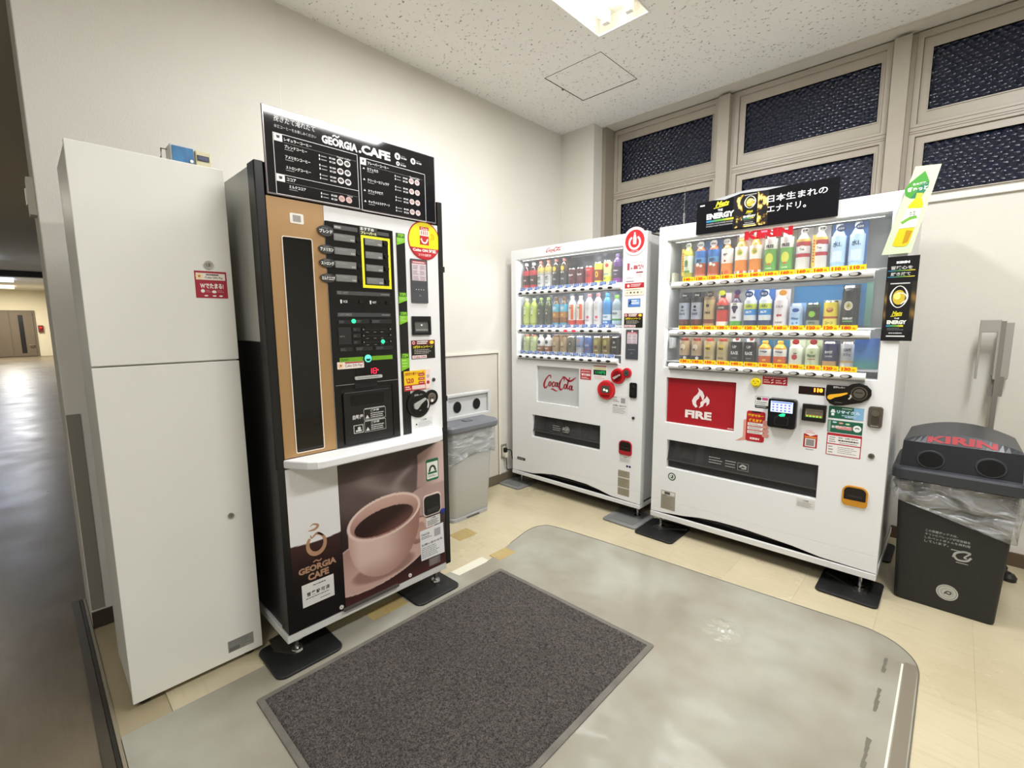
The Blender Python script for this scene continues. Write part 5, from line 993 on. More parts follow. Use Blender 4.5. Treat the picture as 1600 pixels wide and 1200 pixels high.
g.raster(2.359, 2.462, 1.24, 1.45, 24, 40, lambda U, Z: mixc(np.zeros(U.shape+(3,))+hx('#18181a'), np.zeros(U.shape+(3,))+hx('#8a6a34'), sm(.3, 1, np.abs(U-2.41)/.05)*sm(1.25, 1.32, Z)*sm(1.46, 1.38, Z)*(.6+.4*np.sin(Z*90+U*60))), nn)
g.text('KIRIN', 2.388, 2.432, 1.525, 1.535, nn, w, .08); g.text('冒険心を', 2.372, 2.443, 1.500, 1.515, nn, C('#b9b9b6', .4), .03); g.raster(2.362, 2.452, 1.494, 1.497, 10, 2, rainbow, nn); g.text('解き放て', 2.372, 2.438, 1.474, 1.489, nn, C('#b9b9b6', .4), .03); g.raster(2.362, 2.452, 1.468, 1.471, 10, 2, rainbow, nn)
can_art(g, 2.368, 2.446, 1.21, 1.45, nn+.0005); g.obj('print', fc)
# inside panels of the window
g = G(K); g.raster(2.262, 2.352, 1.066, 1.205, 12, 16, lambda U, Z: mixc(mixc(np.zeros(U.shape+(3,))+hx('#3a8a86'), np.zeros(U.shape+(3,))+hx('#3a78c0'), sm(1.08, 1.13, Z)), np.zeros(U.shape+(3,))+hx('#2c5aa8'), sm(1.15, 1.21, Z)), -.032); g.box(2.262, 2.352, 1.066, 1.205, -.035, -.0325, C('#3a78c0', .4)); g.obj('inner_panel', km, label='blue panel inside the window')
g = G(K); g.box(1.975, 2.275, 1.26, 1.46, -.15, -.148, C('#2a74a8', .4)); g.box(2.275, 2.30, 1.26, 1.465, -.15, -.148, C('#6a9c8c', .4)); g.obj('inner_panel', km, label='blue backing inside the middle shelf')
for u, z in ((1.428, 1.545), (2.066, 1.54)):
    g = G(K); g.box(u, u+.014, z, z+.15, -.022, -.021, C('#f1cf5a', .4)); g.lines(u+.003, u+.011, z+.02, z+.13, 8, -.0205, C('#c2452a', .4), .6); g.obj('price_strip', km, label='narrow upright yellow strip')
for z, h in ((1.515, .055), (1.13, .06)):
    g = G(K); g.prism(rrect(1.357, 1.374, z, z+h, .002), -.11, -.05, C('#dcd9c4' if z > 1.4 else '#c3c6c8', .4)); g.obj('shelf_bracket', km)
g = G(); g.lathe([(.0, 1.829), (.013, 1.829), (.013, 1.834), (.009, 1.842), (.0055, 1.862), (.003, 1.87), (.003, 1.90)], [C('#8f8f8c', .3)]*6, (1.36, -.56))
g.tube([(1.36+.0055*math.cos(a), -.56+.0055*math.sin(a), 1.90+.028*a/(12*PI)) for a in np.linspace(0, 12*PI, 90)], .0012, CHROME, seg=5); g.tube([(1.36, -.56, 1.87), (1.36, -.56, 2.13), (1.361, -.56, 2.135)], .0011, CHROME, seg=6); g.obj('antenna', km)

# ---------------------------------------------------------------- narrower machine (red fittings)
CY = -.7227; Cf = FK(CY); CX0, CX1 = .0855, 1.212
co = thing('drinks_vending_machine', 'narrower white drinks vending machine with red coin fittings in the room corner', 'vending machine', (.65, -.36, 0))
waveC = [(.15, .121), (.30, .128), (.40, .148), (.5, .162), (.64, .164), (.80, .160), (.9, .145), (1.0, .125)]
display_machine(co, Cf, CX0, CX1, CY, (.138, 1.050, 1.020, 1.760), .090, 1.829, (1.536, 1.262, 1.068, 1.506, 1.231, 1.036), ((.168, 1.048), (.162, 1.044), (.160, 1.031)),
                (.341, .726, .699, .969), (.297, .904, .422, .593), waveC, (1.053, 1.147, .428, .525), '#a8202a', None, ((.202, .203, .199), None), False)
for x in (CX0+.04, CX1-.05):
    for y in (-.655, -.10):
        g = G(); g.lathe([(0, .0125), (.02, .0125), (.02, .018), (.008, .021), (.008, .090)], CHROME, (x, y)); g.obj('foot', co)
g = G(Cf); g.box(.343, .724, .701, .967, -.02, -.018, C('#c4c6c5', .35)); cola_script(g, .392, .697, .782, .905, -.0165, C('#a2142a', .4)); g.obj('poster', co, label='pale grey panel with a red script logo')
g = G(Cf); cola_script(g, .430, .575, 1.776, 1.812, .0006, C('#c2323c', .4)); g.obj('logo', co, label='small red script logo on the top rim')
g = G(Cf); g.box(.139, .223, .212, .233, 0, .0012, C('#232120', .4)); g.lines(.15, .212, .217, .228, 1, .0016, C('#a9a6a2', .4), .6); g.obj('name_plate', co)
def ice(U, Z):
    u = U*6; z = Z*6; o = np.zeros(U.shape+(3,)); n_ = np.array([[noise.noise((a+1.2*noise.noise((a, b, 5.)), b*1.4+1.3*noise.noise((b, a, 2.)), .4)) for a, b in zip(r, q)] for r, q in zip(u, z)])
    n2_ = np.array([[noise.noise((a*3, b*3.2, 7.)) for a, b in zip(r, q)] for r, q in zip(u, z)])
    return mixc(mixc(o+hx('#565b6e'), o+hx('#9aa3b2'), sm(-.35, .35, n_)), o+hx('#cfd6de'), sm(.15, .5, n2_)*.7)
g = G(Cf); g.raster(.14, 1.048, 1.024, 1.756, 80, 64, ice, -.1885); g.obj('backdrop', co, label='blue-grey icy printed backdrop')
# power button badge and poster
g = G(Cf); cx, cz = 1.129, 1.776; g.cyl(cx, cz, .082, 0, .002, C('#efefee', .35), rz=.085, seg=44); g.disc(cx, cz, .082, .0022, C('#c98a92', .4), rz=.085, r0=.0808, seg=44); g.disc(cx, cz, .065, .0023, C('#cf2a31', .35), rz=.068, seg=40)
wq = C('#f6f1ef', .35); g.disc(cx, cz-.006, .040, .0026, wq, r0=.030, a0=PI*.72-PI, a1=PI*1.28, seg=36) if False else g.stroke([(cx+.036*math.cos(a), cz-.008+.037*math.sin(a)) for a in np.linspace(PI*.68, PI*2.32, 24)], .0125, .0026, wq, 3)
g.prism([(cx-.011, cz-.018), (cx+.011, cz-.018), (cx+.011, cz+.022), (cx+.005, cz+.040), (cx+.005, cz+.052), (cx-.005, cz+.052), (cx-.005, cz+.040), (cx-.011, cz+.022)], .0026, .0029, wq); g.text('Coke ON', cx-.025, cx+.025, cz-.062, cz-.053, .0028, C('#f0b9b9', .4), .04); g.obj('round_badge', co, label='round red and white power-symbol badge')
g = G(Cf); u0, u1, z0, z1 = 1.068, 1.199, 1.45, 1.69; g.box(u0, u1, z0, z1, 0, .0008, C('#eeecec', .4))
for s_ in ((u0, u1, z1-.0012, z1), (u0, u0+.0012, z0, z1), (u1-.0012, u1, z0, z1), (u0, u1, z0, z0+.0012)): g.quad(*s_, .0011, C('#b98a8a', .4))
pk = C('#b5485a', .4); g.text('1', u0+.014, u0+.03, z0+.155, z0+.198, .0011, pk, .04); g.text('本', u0+.036, u0+.052, z0+.157, z0+.172, .0011, pk, .03); g.text('無料!', u0+.056, u1-.008, z0+.157, z0+.184, .0011, pk, .04); g.text('アプリをはじめて', u0+.035, u1-.03, z0+.214, z0+.222, .0011, C('#a58a90', .4)); g.lines(u0+.05, u1-.012, z0+.194, z0+.2, 1, .0011, C('#a58a90', .4)); g.quad(u0+.075, u1-.01, z0+.134, z0+.142, .0011, C('#8a2436', .4)); g.lines(u0+.075, u1-.01, z0+.105, z0+.13, 3, .0011, C('#b39aa0', .4), .35); g.lines(u0+.01, u0+.062, z0+.1, z0+.116, 2, .0011, C('#a58a90', .4), .4); g.lines(u0+.008, u0+.065, z0+.083, z0+.09, 1, .0011, C('#6a2030', .4), .7)
g.quad(u0, u1, z0+.045, z0+.076, .0011, C('#bf2733', .4)); g.disc(u0+.025, z0+.06, .009, .0014, C('#f2ddd2', .4)); g.lines(u0+.042, u1-.015, z0+.052, z0+.071, 2, .0014, C('#f4e4e0', .4), .5, 2); g.quad(u0+.002, u1-.002, z0+.002, z0+.045, .001, C('#eee6cf', .4))
for i, c_ in enumerate(('#b9b09a', '#4a3a30', '#7a7468', '#6a6660', '#c8c0a8')): g.disc(u0+.018+.024*i, z0+.018, .006, .0013, C(c_, .4))
g.lines(u0+.01, u1-.02, z0+.031, z0+.038, 1, .0013, C('#8a7a6a', .4)); g.obj('poster_sheet', co, label='white and red promotion sheet below the round badge')
g = G(Cf); g.box(1.092, 1.177, 1.380, 1.430, 0, .0008, C('#4f7fc6', .4)); g.quad(1.12, 1.172, 1.392, 1.424, .001, C('#8fb3e2', .4)); g.lines(1.115, 1.172, 1.396, 1.425, 2, .0013, C('#eaf0f6', .4), .5); g.poly([(1.097, 1.4), (1.112, 1.424), (1.118, 1.41), (1.104, 1.394)], .0013, C('#23355e', .4)); g.obj('sticker', co, label='small light blue sticker')
g = G(Cf); black_sticker(g, 1.068, 1.196, 1.252, 1.340, .001); g.obj('sticker', co, label='black campaign sticker')
g = G(Cf); g.prism(rrect(1.085, 1.171, 1.055, 1.240, .003), 0, .005, C('#4a4d53', .35)); pd = g.obj('payment_pad', co)
g = G(Cf); padscreen(g, 1.095, 1.165, 1.152, 1.225, .0055); g.disc(1.13, 1.23, .006, .006, C('#ecd9d6', .4)); g.obj('screen', pd)
g = G(Cf); 
for i in range(4): g.disc(1.108+.013*i, 1.115, .002, .0055, WT)
g.stroke([(1.122, 1.09), (1.128, 1.096), (1.134, 1.09)], .003, .0055, LG); g.obj('print', pd)
g = G(Cf); g.box(.738, .826, .899, .982, 0, .0008, C('#b8303a', .4)); g.quad(.738, .826, .968, .982, .001, C('#ecdcda', .4)); g.lines(.745, .82, .945, .963, 1, .001, C('#e8b8b4', .4)); g.text('¥100', .745, .82, .924, .942, .0011, C('#f6ece8', .4), .05); g.lines(.748, .816, .905, .918, 2, .001, C('#f0d4ce', .4), .6); g.obj('sticker', co, label='red and white sticker')
g = G(Cf); g.box(.841, .949, .908, 1.003, 0, .001, C('#ecebe8', .4)); g.quad(.845, .945, .993, 1.001, .0013, C('#c46a70', .4)); g.quad(.848, .943, .975, .988, .0013, C('#e3dca0', .4)); g.quad(.846, .944, .938, .972, .0013, C('#12241a', .3)); g.text('110円', .862, .935, .944, .966, .0017, C('#1f9a55', .3, emit=.5), .05); g.lines(.85, .94, .912, .932, 2, .0013, C('#d99aa0', .4), .4); g.obj('price_display', co, label='white framed green display')
RD = C('#c01f26', .28)
g = G(Cf); g.cyl(.948, .843, .068, 0, .014, RD, r1=.062, rz=.066, seg=40); g.cyl(1.034, .941, .052, 0, .014, RD, r1=.047, seg=36); g.cyl(1.098, .966, .033, 0, .012, RD, r1=.03, seg=30); ck = g.obj('coin_unit', co, label='three joined red round fittings')
g = G(Cf); g.disc(.948, .843, .060, .0145, C('#d83a3e', .25), r0=.052, seg=36); g.prism(rrect(.918, .978, .825, .872, .008), .0142, .015, C('#4d4f4a', .3)); g.disc(.94, .845, .008, .0154, C('#d6f0c8', .3, emit=1.)); g.disc(.96, .84, .008, .0154, C('#d6f0c8', .3, emit=1.)); g.box(.915, .981, .806, .815, .0142, .02, C('#8d1219', .3)); g.obj('bill_slot', ck)
g = G(Cf); g.cyl(1.036, .941, .034, .0142, .0155, C('#7d1016', .3), seg=30); g.prism([(1.012, .925), (1.02, .921), (1.058, .948), (1.055, .956), (1.03, .944), (1.008, .933)], .0155, .026, C('#b3a9a4', .3)); g.obj('return_lever', ck, label='grey coin return lever')
g = G(Cf); g.cyl(1.099, .966, .019, .0122, .015, C('#8a8f8a', .25, .8), seg=24); g.box(1.09, 1.108, .965, .968, .015, .0155, C('#1c1c1c', .4)); g.obj('coin_slot', ck)
g = G(Cf); g.prism(rrect(1.121, 1.172, .810, .908, .012), 0, .010, C('#1b1918', .3)); lk = g.obj('door_lock', co, bevel=.003, label='black lock plate')
g = G(Cf); g.prism(rrect(1.134, 1.16, .825, .893, .012), .010, .014, C('#3a3836', .3, .5)); g.cyl(1.147, .878, .010, .014, .018, CHROME); g.obj('lock_barrel', lk)
g = G(Cf); g.poly([(.993, .81), (1.112, .814), (1.106, .69), (.996, .692)], .0006, C('#e2e2e0', .45)); bk = C('#6a6a6e', .5); g.text('Coca-Cola', 1.0, 1.03, .797, .807, .001, C('#8a4a52', .4)); g.box(1.058, 1.09, .767, .8, .0008, .001, C('#9c9c9e', .5)); g.lines(1.0, 1.05, .77, .79, 2, .001, bk, .4); g.text('お問い合わせ', 1.0, 1.098, .742, .754, .001, bk, .02); g.lines(1.0, 1.1, .697, .737, 4, .001, C('#8f8f93', .5), .35); g.obj('notice_sheet', co, label='white contact sheet under the red fittings')
g = G(Cf); g.cyl(1.151, .681, .009, 0, .006, C('#55524e', .3, .6)); g.obj('key_lock', co)
g = G(Cf); g.box(1.057, 1.138, .376, .420, 0, .0007, C('#dddcd9', .45)); g.lines(1.062, 1.133, .38, .405, 4, .001, C('#9a9894', .5), .35); g.text('ご注意', 1.085, 1.11, .408, .416, .001, C('#66635f', .5)); g.obj('sticker', co, label='small pale notice below the red change tray')
g = G(Cf)
for x in (1.115, 1.134): g.cyl(x, .356, .0075, 0, .001, C('#22245e', .4))
g.obj('dot', co, label='pair of dark blue dots')
for a, b in ((.276, .321), (.207, .270), (.152, .201)):
    g = G(Cf); g.box(1.049, 1.134, a, b, 0, .0008, C('#a39c8a', .4, .3)); g.lines(1.054, 1.129, a+.004, b-.006, max(2, int((b-a)/.012)), .0011, C('#7d7666', .4), .3, int(a*100)); g.obj('rating_plate', co)

# fill lights added inside the two display cases to brighten the drinks
for zt, e_ in ((1.738, 3.6), (1.508, 3.4), (1.243, 2.6)): area('display_fill', (1.853, KY+.047, zt), .95, .02, e_, (1, .985, .96), (-.35, 0, 0))
for zt, e_ in ((1.748, 3.6), (1.531, 3.2), (1.257, 2.6)): area('display_fill', (.594, CY+.047, zt), .86, .02, e_, (.96, .975, 1), (-.35, 0, 0))

# ================================================================== DRINKS IN THE WINDOWS
def cylT(r): return lambda u, z, n: ((r+n)*math.sin(u/r), -(r+n)*math.cos(u/r), z)
def art(g, r, h, items):
    T = cylT(r)
    for it in items:
        k = it[0]
        if k == 't': g.text(it[1], -it[5]/2+it[6] if len(it) > 6 else -it[5]/2, it[5]/2+(it[6] if len(it) > 6 else 0), it[2]*h-it[3]/2, it[2]*h+it[3]/2, .0012, C(it[4], .4), .05, res=1, T=T)
        elif k == 'd': g.disc(it[1], it[2]*h, it[3], .0006, C(it[4], .4), rz=it[5] if len(it) > 5 else None, seg=14, T=T)
        elif k == 'q': g.quad(it[1], it[2], it[3]*h, it[4]*h, .0005, C(it[5], .4), 5, T=T)
def bandprof(r, z0, z1, h, bands):
    pr = []; ms = []
    bands = bands or [(z0, z1, '#ffffff')]
    for a, b, c in bands: pr += [(r, a*h), (r, b*h)]; ms += [C(c, .35), C(c, .35)]
    return pr, ms[:len(pr)-1]
def drink(name, shape, h, base, bands, items, cap='#e9e9e6', tagd=None, card=None, r=.0295):
    cat = {'pet': 'bottle', 'bcan': 'bottle', 'can': 'can', 'box': 'carton'}[shape]
    o = bpy.data.objects.new(name, None); COL.objects.link(o); o['category'] = cat; S = 22; bm_ = C(base, .22)
    if shape == 'pet':
        g = G(); g.lathe([(0, 0), (r*.86, 0), (r, .008), (r, h*.64), (r*.93, h*.72), (r*.70, h*.81), (r*.42, h*.875), (r*.42, h*.90)], bm_, seg=S); g.obj('body', o)
        if bands: g = G(); pr, ms = bandprof(r+.0007, 0, 0, h, bands); g.lathe(pr, ms, seg=S); art(g, r+.0007, h, items); g.obj('sleeve', o)
        g = G(); cm_ = C(cap, .35); g.lathe([(r*.48, h*.90), (r*.48, h*.985), (r*.42, h), (0, h)], cm_, seg=16); g.obj('cap', o)
    elif shape == 'bcan':
        g = G(); pr, ms = bandprof(r, 0, 0, h, bands); g.lathe([(0, 0), (r*.9, 0)]+pr+[(r*.62, h*.87), (r*.6, h*.89)], [CHROME]*2+ms+[C(bands[-1][2], .35)]*2, seg=S); art(g, r, h, items); g.obj('can_body', o)
        g = G(); g.lathe([(r*.66, h*.885), (r*.66, h*.985), (r*.6, h), (0, h)], C(cap, .35), seg=16); g.obj('cap', o)
    elif shape == 'can':
        g = G(); pr, ms = bandprof(r, 0, 0, h, bands); g.lathe([(0, 0), (r*.86, 0)]+pr, [CHROME]*2+ms, seg=S); art(g, r, h, items); g.obj('can_body', o)
        g = G(); zt = bands[-1][1]*h; g.lathe([(r, zt), (r*.88, h), (r*.82, h), (r*.8, h-.003), (0, h-.003)], [CHROME]*4, seg=S); g.obj('rim', o)
    if tagd:
        c, dx, dz, rr, tx, tc = tagd; g = G(lambda u, z, n: (u, -r-.003-n, z)); g.cyl(dx, dz*h, rr, 0, .0008, C(c, .4), rz=rr*.85, seg=18)
        if tx: g.text(tx, dx-rr*.7, dx+rr*.7, dz*h-rr*.32, dz*h+rr*.32, .0012, C(tc, .4), .04, res=1)
        g.obj('tag', o)
    if card:
        g = G(); g.box(-.0345, .0345, r+.003, r+.0045, 0, h*1.03, C(card, .45)); g.obj('backing_card', o)
    return o
H1, H2, H3 = .215, .198, .135
SP = dict(
 k_tea=('pet', H1, '#b7b63a', [(.22, .66, '#dfeeda')], [('q', -.02, .02, .22, .28, '#5c9a48'), ('d', 0, .50, .010, '#5c9a48'), ('t', '生茶', .42, .02, '#3c6e44', .018)], '#e9efe0', ('#edf3ea', .012, .92, .015, 'お茶', '#4a6a4a'), None),
 k_barley=('pet', H1, '#b25a24', [(.06, .14, '#c88a72'), (.14, .44, '#b4552a'), (.44, .58, '#4f93c8'), (.58, .76, '#2f6cb5')], [('t', '麦茶', .5, .02, '#1c3354', .03), ('d', -.006, .40, .010, '#e6e2da'), ('d', .012, .37, .008, '#dcd6cc')], '#e9e9e6', ('#f2f1ee', .008, .90, .019, '600ml', '#2b3a66'), '#2f6cb5'),
 k_black_tea=('pet', .205, '#d9843a', [(.10, .40, '#e08c3c'), (.40, .78, '#efe9e2')], [('t', '午後', .62, .016, '#3a3533', .022), ('d', -.002, .46, .006, '#c24a28'), ('d', .008, .17, .010, '#e3582a'), ('t', '温', .16, .016, '#554c46', .010, -.014)], '#efece6', ('#f0efec', .006, .95, .018, 'ロング', '#5a5a58'), None),
 k_lemon_tea=('pet', .218, '#dd8a36', [(.04, .16, '#ede8e0'), (.16, .42, '#e08a30'), (.42, .74, '#f3efe8')], [('d', 0, .60, .016, '#e2cf52'), ('d', .003, .59, .009, '#8fa83c'), ('d', .012, .13, .010, '#dd5a2e'), ('t', '午後', .12, .014, '#4a4440', .014, -.013)], '#e8a04a', ('#f4f1ea', .01, .97, .014, None, '#000000'), '#e3e0da'),
 k_lime=('bcan', .215, '#c9cdb8', [(.02, .14, '#4f9a55'), (.14, .62, '#69ab4c'), (.62, .74, '#dfe3da'), (.74, .86, '#c7cdc9')], [('d', 0, .40, .018, '#d8d94a', .027), ('d', 0, .27, .009, '#c46a3a', .006), ('t', 'FREE', .68, .017, '#3a3f3a', .036), ('t', '1000', .17, .008, '#dfeed0', .026)], '#b9c2ba', None, '#b4bfa9'),
 k_milk_tea=('pet', .218, '#ded7cf', [(.04, .36, '#dedad6'), (.36, .44, '#b9283a'), (.44, .60, '#d9d8dc'), (.60, .70, '#a8262e'), (.70, .76, '#d8b456')], [('d', 0, .54, .020, '#eceae8', .016), ('t', 'Tea', .53, .012, '#8a8078', .022)], '#efece8', ('#f2f1ef', .011, .93, .015, '期間', '#55534f'), '#c9c9cb'),
 k_water=('pet', .218, '#a9cdea', [(.18, .74, '#bcd8ee')], [('t', '水1.', .56, .026, '#2c4a78', .034), ('q', -.02, .02, .20, .42, '#d8e8f4')], '#e9eef4', ('#23447e', .012, .88, .018, '600', '#e9eef6'), '#2f78c2'),
 k_black_coffee=('bcan', H2, '#15151a', [(.02, .10, '#241a18'), (.10, .24, '#6b2f2a'), (.24, .72, '#a9b0c0'), (.72, .86, '#2a2a2e')], [('t', 'BLACK', .40, .013, '#23232a', .034), ('d', 0, .60, .008, '#1c1c22'), ('t', 'FIRE', .50, .010, '#1c1c22', .02)], '#1a1a1e', ('#26262b', .012, .93, .018, '600ml', '#e2e2e2'), '#3b3b42'),
 k_gold_coffee=('bcan', H2, '#a98a60', [(.02, .12, '#b98f62'), (.12, .24, '#7d3f2e'), (.24, .78, '#bba67c'), (.78, .86, '#8d7a5c')], [('t', 'FIRE', .42, .012, '#3a2c20', .03), ('d', 0, .62, .009, '#2f2620')], '#5a4a3c', ('#3a3430', .012, .93, .018, '微糖', '#dfdbd2'), '#6b665e'),
 k_tomato=('pet', .185, '#c8453a', [(.04, .18, '#e8dfda'), (.18, .52, '#cf4238'), (.52, .66, '#4a3f38'), (.66, .74, '#d7564a')], [('t', 'CHAI', .59, .010, '#d8d2c8', .03)], '#3d3430', ('#dfe23c', .006, 1.02, .017, None, '#000000'), '#c9c0be'),
 k_grape=('pet', .180, '#3a2a4a', [(.04, .20, '#5aa448'), (.20, .74, '#e9e6ea')], [('d', -.006, .60, .011, '#2e2440'), ('d', .006, .60, .011, '#382c50'), ('d', 0, .52, .010, '#2e2440'), ('d', .001, .46, .006, '#382c50'), ('t', '100', .30, .014, '#4a4a52', .02), ('q', -.01, .01, .68, .72, '#7a8a40')], '#7a2848', ('#4a2c66', .014, 1.04, .016, None, '#000000'), None),
 k_salt=('pet', .195, '#c9d3de', [(.04, .20, '#2c3a5c'), (.20, .34, '#d3dae2'), (.34, .50, '#2f8ad0'), (.50, .64, '#c9d63a'), (.64, .74, '#dfe6ec')], [('d', 0, .24, .008, '#e3d8a8', .005), ('t', 'ソルティ', .57, .014, '#22335c', .034), ('t', 'SALTY', .42, .012, '#eef3f8', .03)], '#dfe6ee', ('#1f3f7c', 0, .90, .020, '塩と水', '#dfe6f2'), '#2f5c9e'),
 k_lychee=('pet', .190, '#e2d8d8', [(.04, .74, '#e4dcdc')], [('d', -.004, .33, .007, '#a8344a'), ('d', .008, .33, .006, '#b84458'), ('t', 'ミルク', .56, .014, '#8a7a82', .034), ('t', 'YOGURT', .14, .010, '#5a5058', .036)], '#e8e2e0', ('#f0a23a', .014, .92, .018, None, '#000000'), '#bdb6b8'),
 k_blue_carton=('bcan', .120, '#7fa8d6', [(.03, .62, '#a9c6e6'), (.62, .88, '#bcd2ea')], [('d', .002, .72, .016, '#1f4fa0', .010), ('t', 'Water', .38, .014, '#3a66a8', .034), ('d', -.008, .18, .006, '#5a86c4'), ('d', .01, .20, .005, '#5a86c4')], '#d3dfee', None, '#8fb2dc'),
 k_apple_can=('can', .120, '#2c4438', [(.02, .30, '#8a9286'), (.30, .82, '#26382f'), (.82, .94, '#3f5a48')], [('d', 0, .55, .014, '#8ec03a', .015), ('t', 'APPLE', .20, .010, '#33423a', .03)], '#888888', None, None),
 k_cream_can=('can', .128, '#e0cf40', [(.02, .34, '#e2d65a'), (.34, .42, '#a8462c'), (.42, .94, '#e6cf3c')], [('d', 0, .66, .015, '#a85a2c', .012), ('d', 0, .70, .011, '#e8b878', .006), ('t', 'コーン', .18, .014, '#6a6a1c', .034)], '#888888', None, '#c9c6b2'),
 k_energy=('can', .195, '#17171a', [(.02, .94, '#18181b')], [('d', 0, .52, .013, '#cdb94a', .016), ('d', 0, .52, .017, '#e9e4cf', .021), ('d', 0, .52, .013, '#b9a43a', .016), ('t', 'ENERGY', .22, .010, '#d6d6d2', .04), ('q', -.02, .02, .14, .17, '#5a9a4c'), ('t', '冒険', .90, .012, '#8a8a88', .034)], '#888888', None, '#26262a'),
 k_latte=('bcan', H3, '#bda488', [(.02, .26, '#2f3350'), (.26, .88, '#b39a7c')], [('d', 0, .62, .014, '#e3d4bc', .018), ('d', .012, .16, .009, '#dcdcda'), ('d', -.006, .52, .007, '#6b4a30')], '#7a2a24', None, '#9a8c7c'),
 k_gold_can=('bcan', H3, '#b7a67e', [(.02, .08, '#4a3a28'), (.08, .34, '#c3b388'), (.34, .88, '#b9ab84')], [('d', .002, .62, .015, '#e3c653', .020), ('t', 'FIRE', .58, .014, '#4a3518', .026), ('t', 'GOLD', .2, .012, '#5a4a2c', .03)], '#96382c', None, '#8d8672'),
 k_black_can=('bcan', H3, '#232326', [(.02, .88, '#222225')], [('t', 'UP', .68, .016, '#c9c9c6', .022), ('t', 'BLACK', .44, .018, '#dedede', .040), ('q', -.012, .012, .22, .25, '#8a8a88')], '#c9c9ca', ('#a33c30', .014, 1.0, .010, None, '#000000'), '#8a8a8c'),
 k_orange=('pet', .128, '#e3982c', [(.04, .14, '#c8482c'), (.14, .38, '#d9602c'), (.38, .66, '#e6e4e0'), (.66, .72, '#e0a02c')], [('t', 'Orange', .56, .014, '#2c4a7c', .036), ('d', .006, .22, .009, '#e8c43a', .005)], '#e0a63c', None, '#2f6e92'),
 k_apple=('pet', .130, '#dfe0cc', [(.04, .74, '#dfe2d2')], [('d', 0, .38, .013, '#c22c2a', .014), ('q', -.004, .010, .50, .54, '#4c8a3a')], '#dfe2d2', ('#b9262c', .004, .96, .016, None, '#000000'), '#c6cdb8'),
 k_muscat=('pet', .130, '#c6d0a8', [(.04, .74, '#cdd8b4')], [('t', 'Muscat', .46, .015, '#5a7a3c', .036), ('q', -.018, .018, .30, .33, '#b9503c'), ('d', .002, .58, .006, '#9ab85a')], '#cfd8ba', ('#a62a34', .008, .97, .016, None, '#000000'), '#b6c0a2'),
 k_navy=('can', .128, '#23284c', [(.02, .28, '#c39a64'), (.28, .94, '#2a2f54')], [('t', '金の微糖', .62, .015, '#dcdcdc', .034), ('t', 'COFFEE', .46, .008, '#c9c9c9', .03)], '#888888', None, '#3a3e5c'),
 k_cafe=('can', .128, '#bfc0c2', [(.02, .24, '#c9c9ca'), (.24, .32, '#c8a060'), (.32, .94, '#b7b9be')], [('t', 'CAFE', .72, .014, '#3a3c44', .030), ('t', 'カフェ', .54, .014, '#4a4c54', .030)], '#888888', None, '#7a7066'),
 c_cola=('pet', .195, '#2a0f0c', [(.02, .16, '#b8202c'), (.16, .52, '#2c1210'), (.52, .70, '#b3343c')], [('q', -.02, .02, .24, .44, '#4a1a18'), ('t', 'Cola', .34, .012, '#d8c8c4', .03)], '#d3d6da', None, None),
 c_oolong=('pet', .203, '#6b4a2a', [(.06, .46, '#c9c8c6'), (.46, .56, '#a8a49a'), (.56, .74, '#b8a85c')], [('t', '爽健', .36, .028, '#3a3a3a', .034), ('d', .002, .66, .010, '#d6c25a'), ('t', 'TEA', .18, .012, '#6a6a6a', .028)], '#a8584c', None, None),
 c_blacktea=('pet', .203, '#2c2018', [(.06, .44, '#33343a'), (.44, .52, '#1c1c1e'), (.52, .76, '#3a2a1c')], [('d', 0, .64, .014, '#d3b83c', .018), ('t', '烏龍', .50, .014, '#dcdcda', .028), ('t', 'TEA', .28, .012, '#a8a8a8', .030)], '#8a4a44', None, '#3a3a40'),
 c_pepper=('can', .122, '#4a1420', [(.02, .94, '#4d1524')], [('t', 'Pepper', .62, .020, '#dcd0d2', .040), ('d', .004, .40, .012, '#7a2436', .006)], '#888888', None, None),
 c_redcan=('can', .125, '#b3202a', [(.02, .94, '#b8222c')], [('t', 'Cola', .50, .022, '#7a1018', .036), ('q', -.015, .015, .78, .82, '#e0b0a8')], '#888888', None, None),
 c_realgold=('can', .145, '#b9a02c', [(.02, .16, '#d2c02c'), (.16, .66, '#8c3a24'), (.66, .94, '#d9c64a')], [('d', 0, .45, .012, '#d8c23a', .020), ('d', 0, .45, .006, '#a83424', .012)], '#888888', None, None),
 c_limecan=('can', .150, '#cdd08a', [(.02, .30, '#d8d648'), (.30, .94, '#dedf9c')], [('d', .006, .78, .013, '#c84a44'), ('t', 'Lemon', .42, .014, '#6aa0a8', .034), ('d', -.008, .22, .006, '#3a6a3a')], '#888888', None, None),
 c_grape=('pet', .185, '#5c3a72', [(.02, .16, '#8a3a96'), (.16, .56, '#46384e'), (.56, .70, '#6a3f86')], [('t', 'Grape', .42, .014, '#d9d2de', .036), ('t', 'soda', .30, .01, '#b0a6b8', .02)], '#5c4a72', None, None),
 c_greentea=('pet', .205, '#a6b84a', [(.10, .30, '#c6d07a'), (.30, .74, '#bfcf6c')], [('q', -.009, .009, .42, .68, '#e9eccf'), ('t', '綾', .60, .016, '#4c6a2c', .012), ('d', 0, .38, .005, '#44682c')], '#c9cfa8', None, None),
 c_darktea=('pet', .205, '#4c5a34', [(.06, .70, '#4f544a')], [('t', '濃い', .56, .016, '#9aa08a', .026), ('d', 0, .44, .006, '#e0dccb'), ('q', -.014, .014, .14, .36, '#3a4034')], '#8a9a5a', None, None),
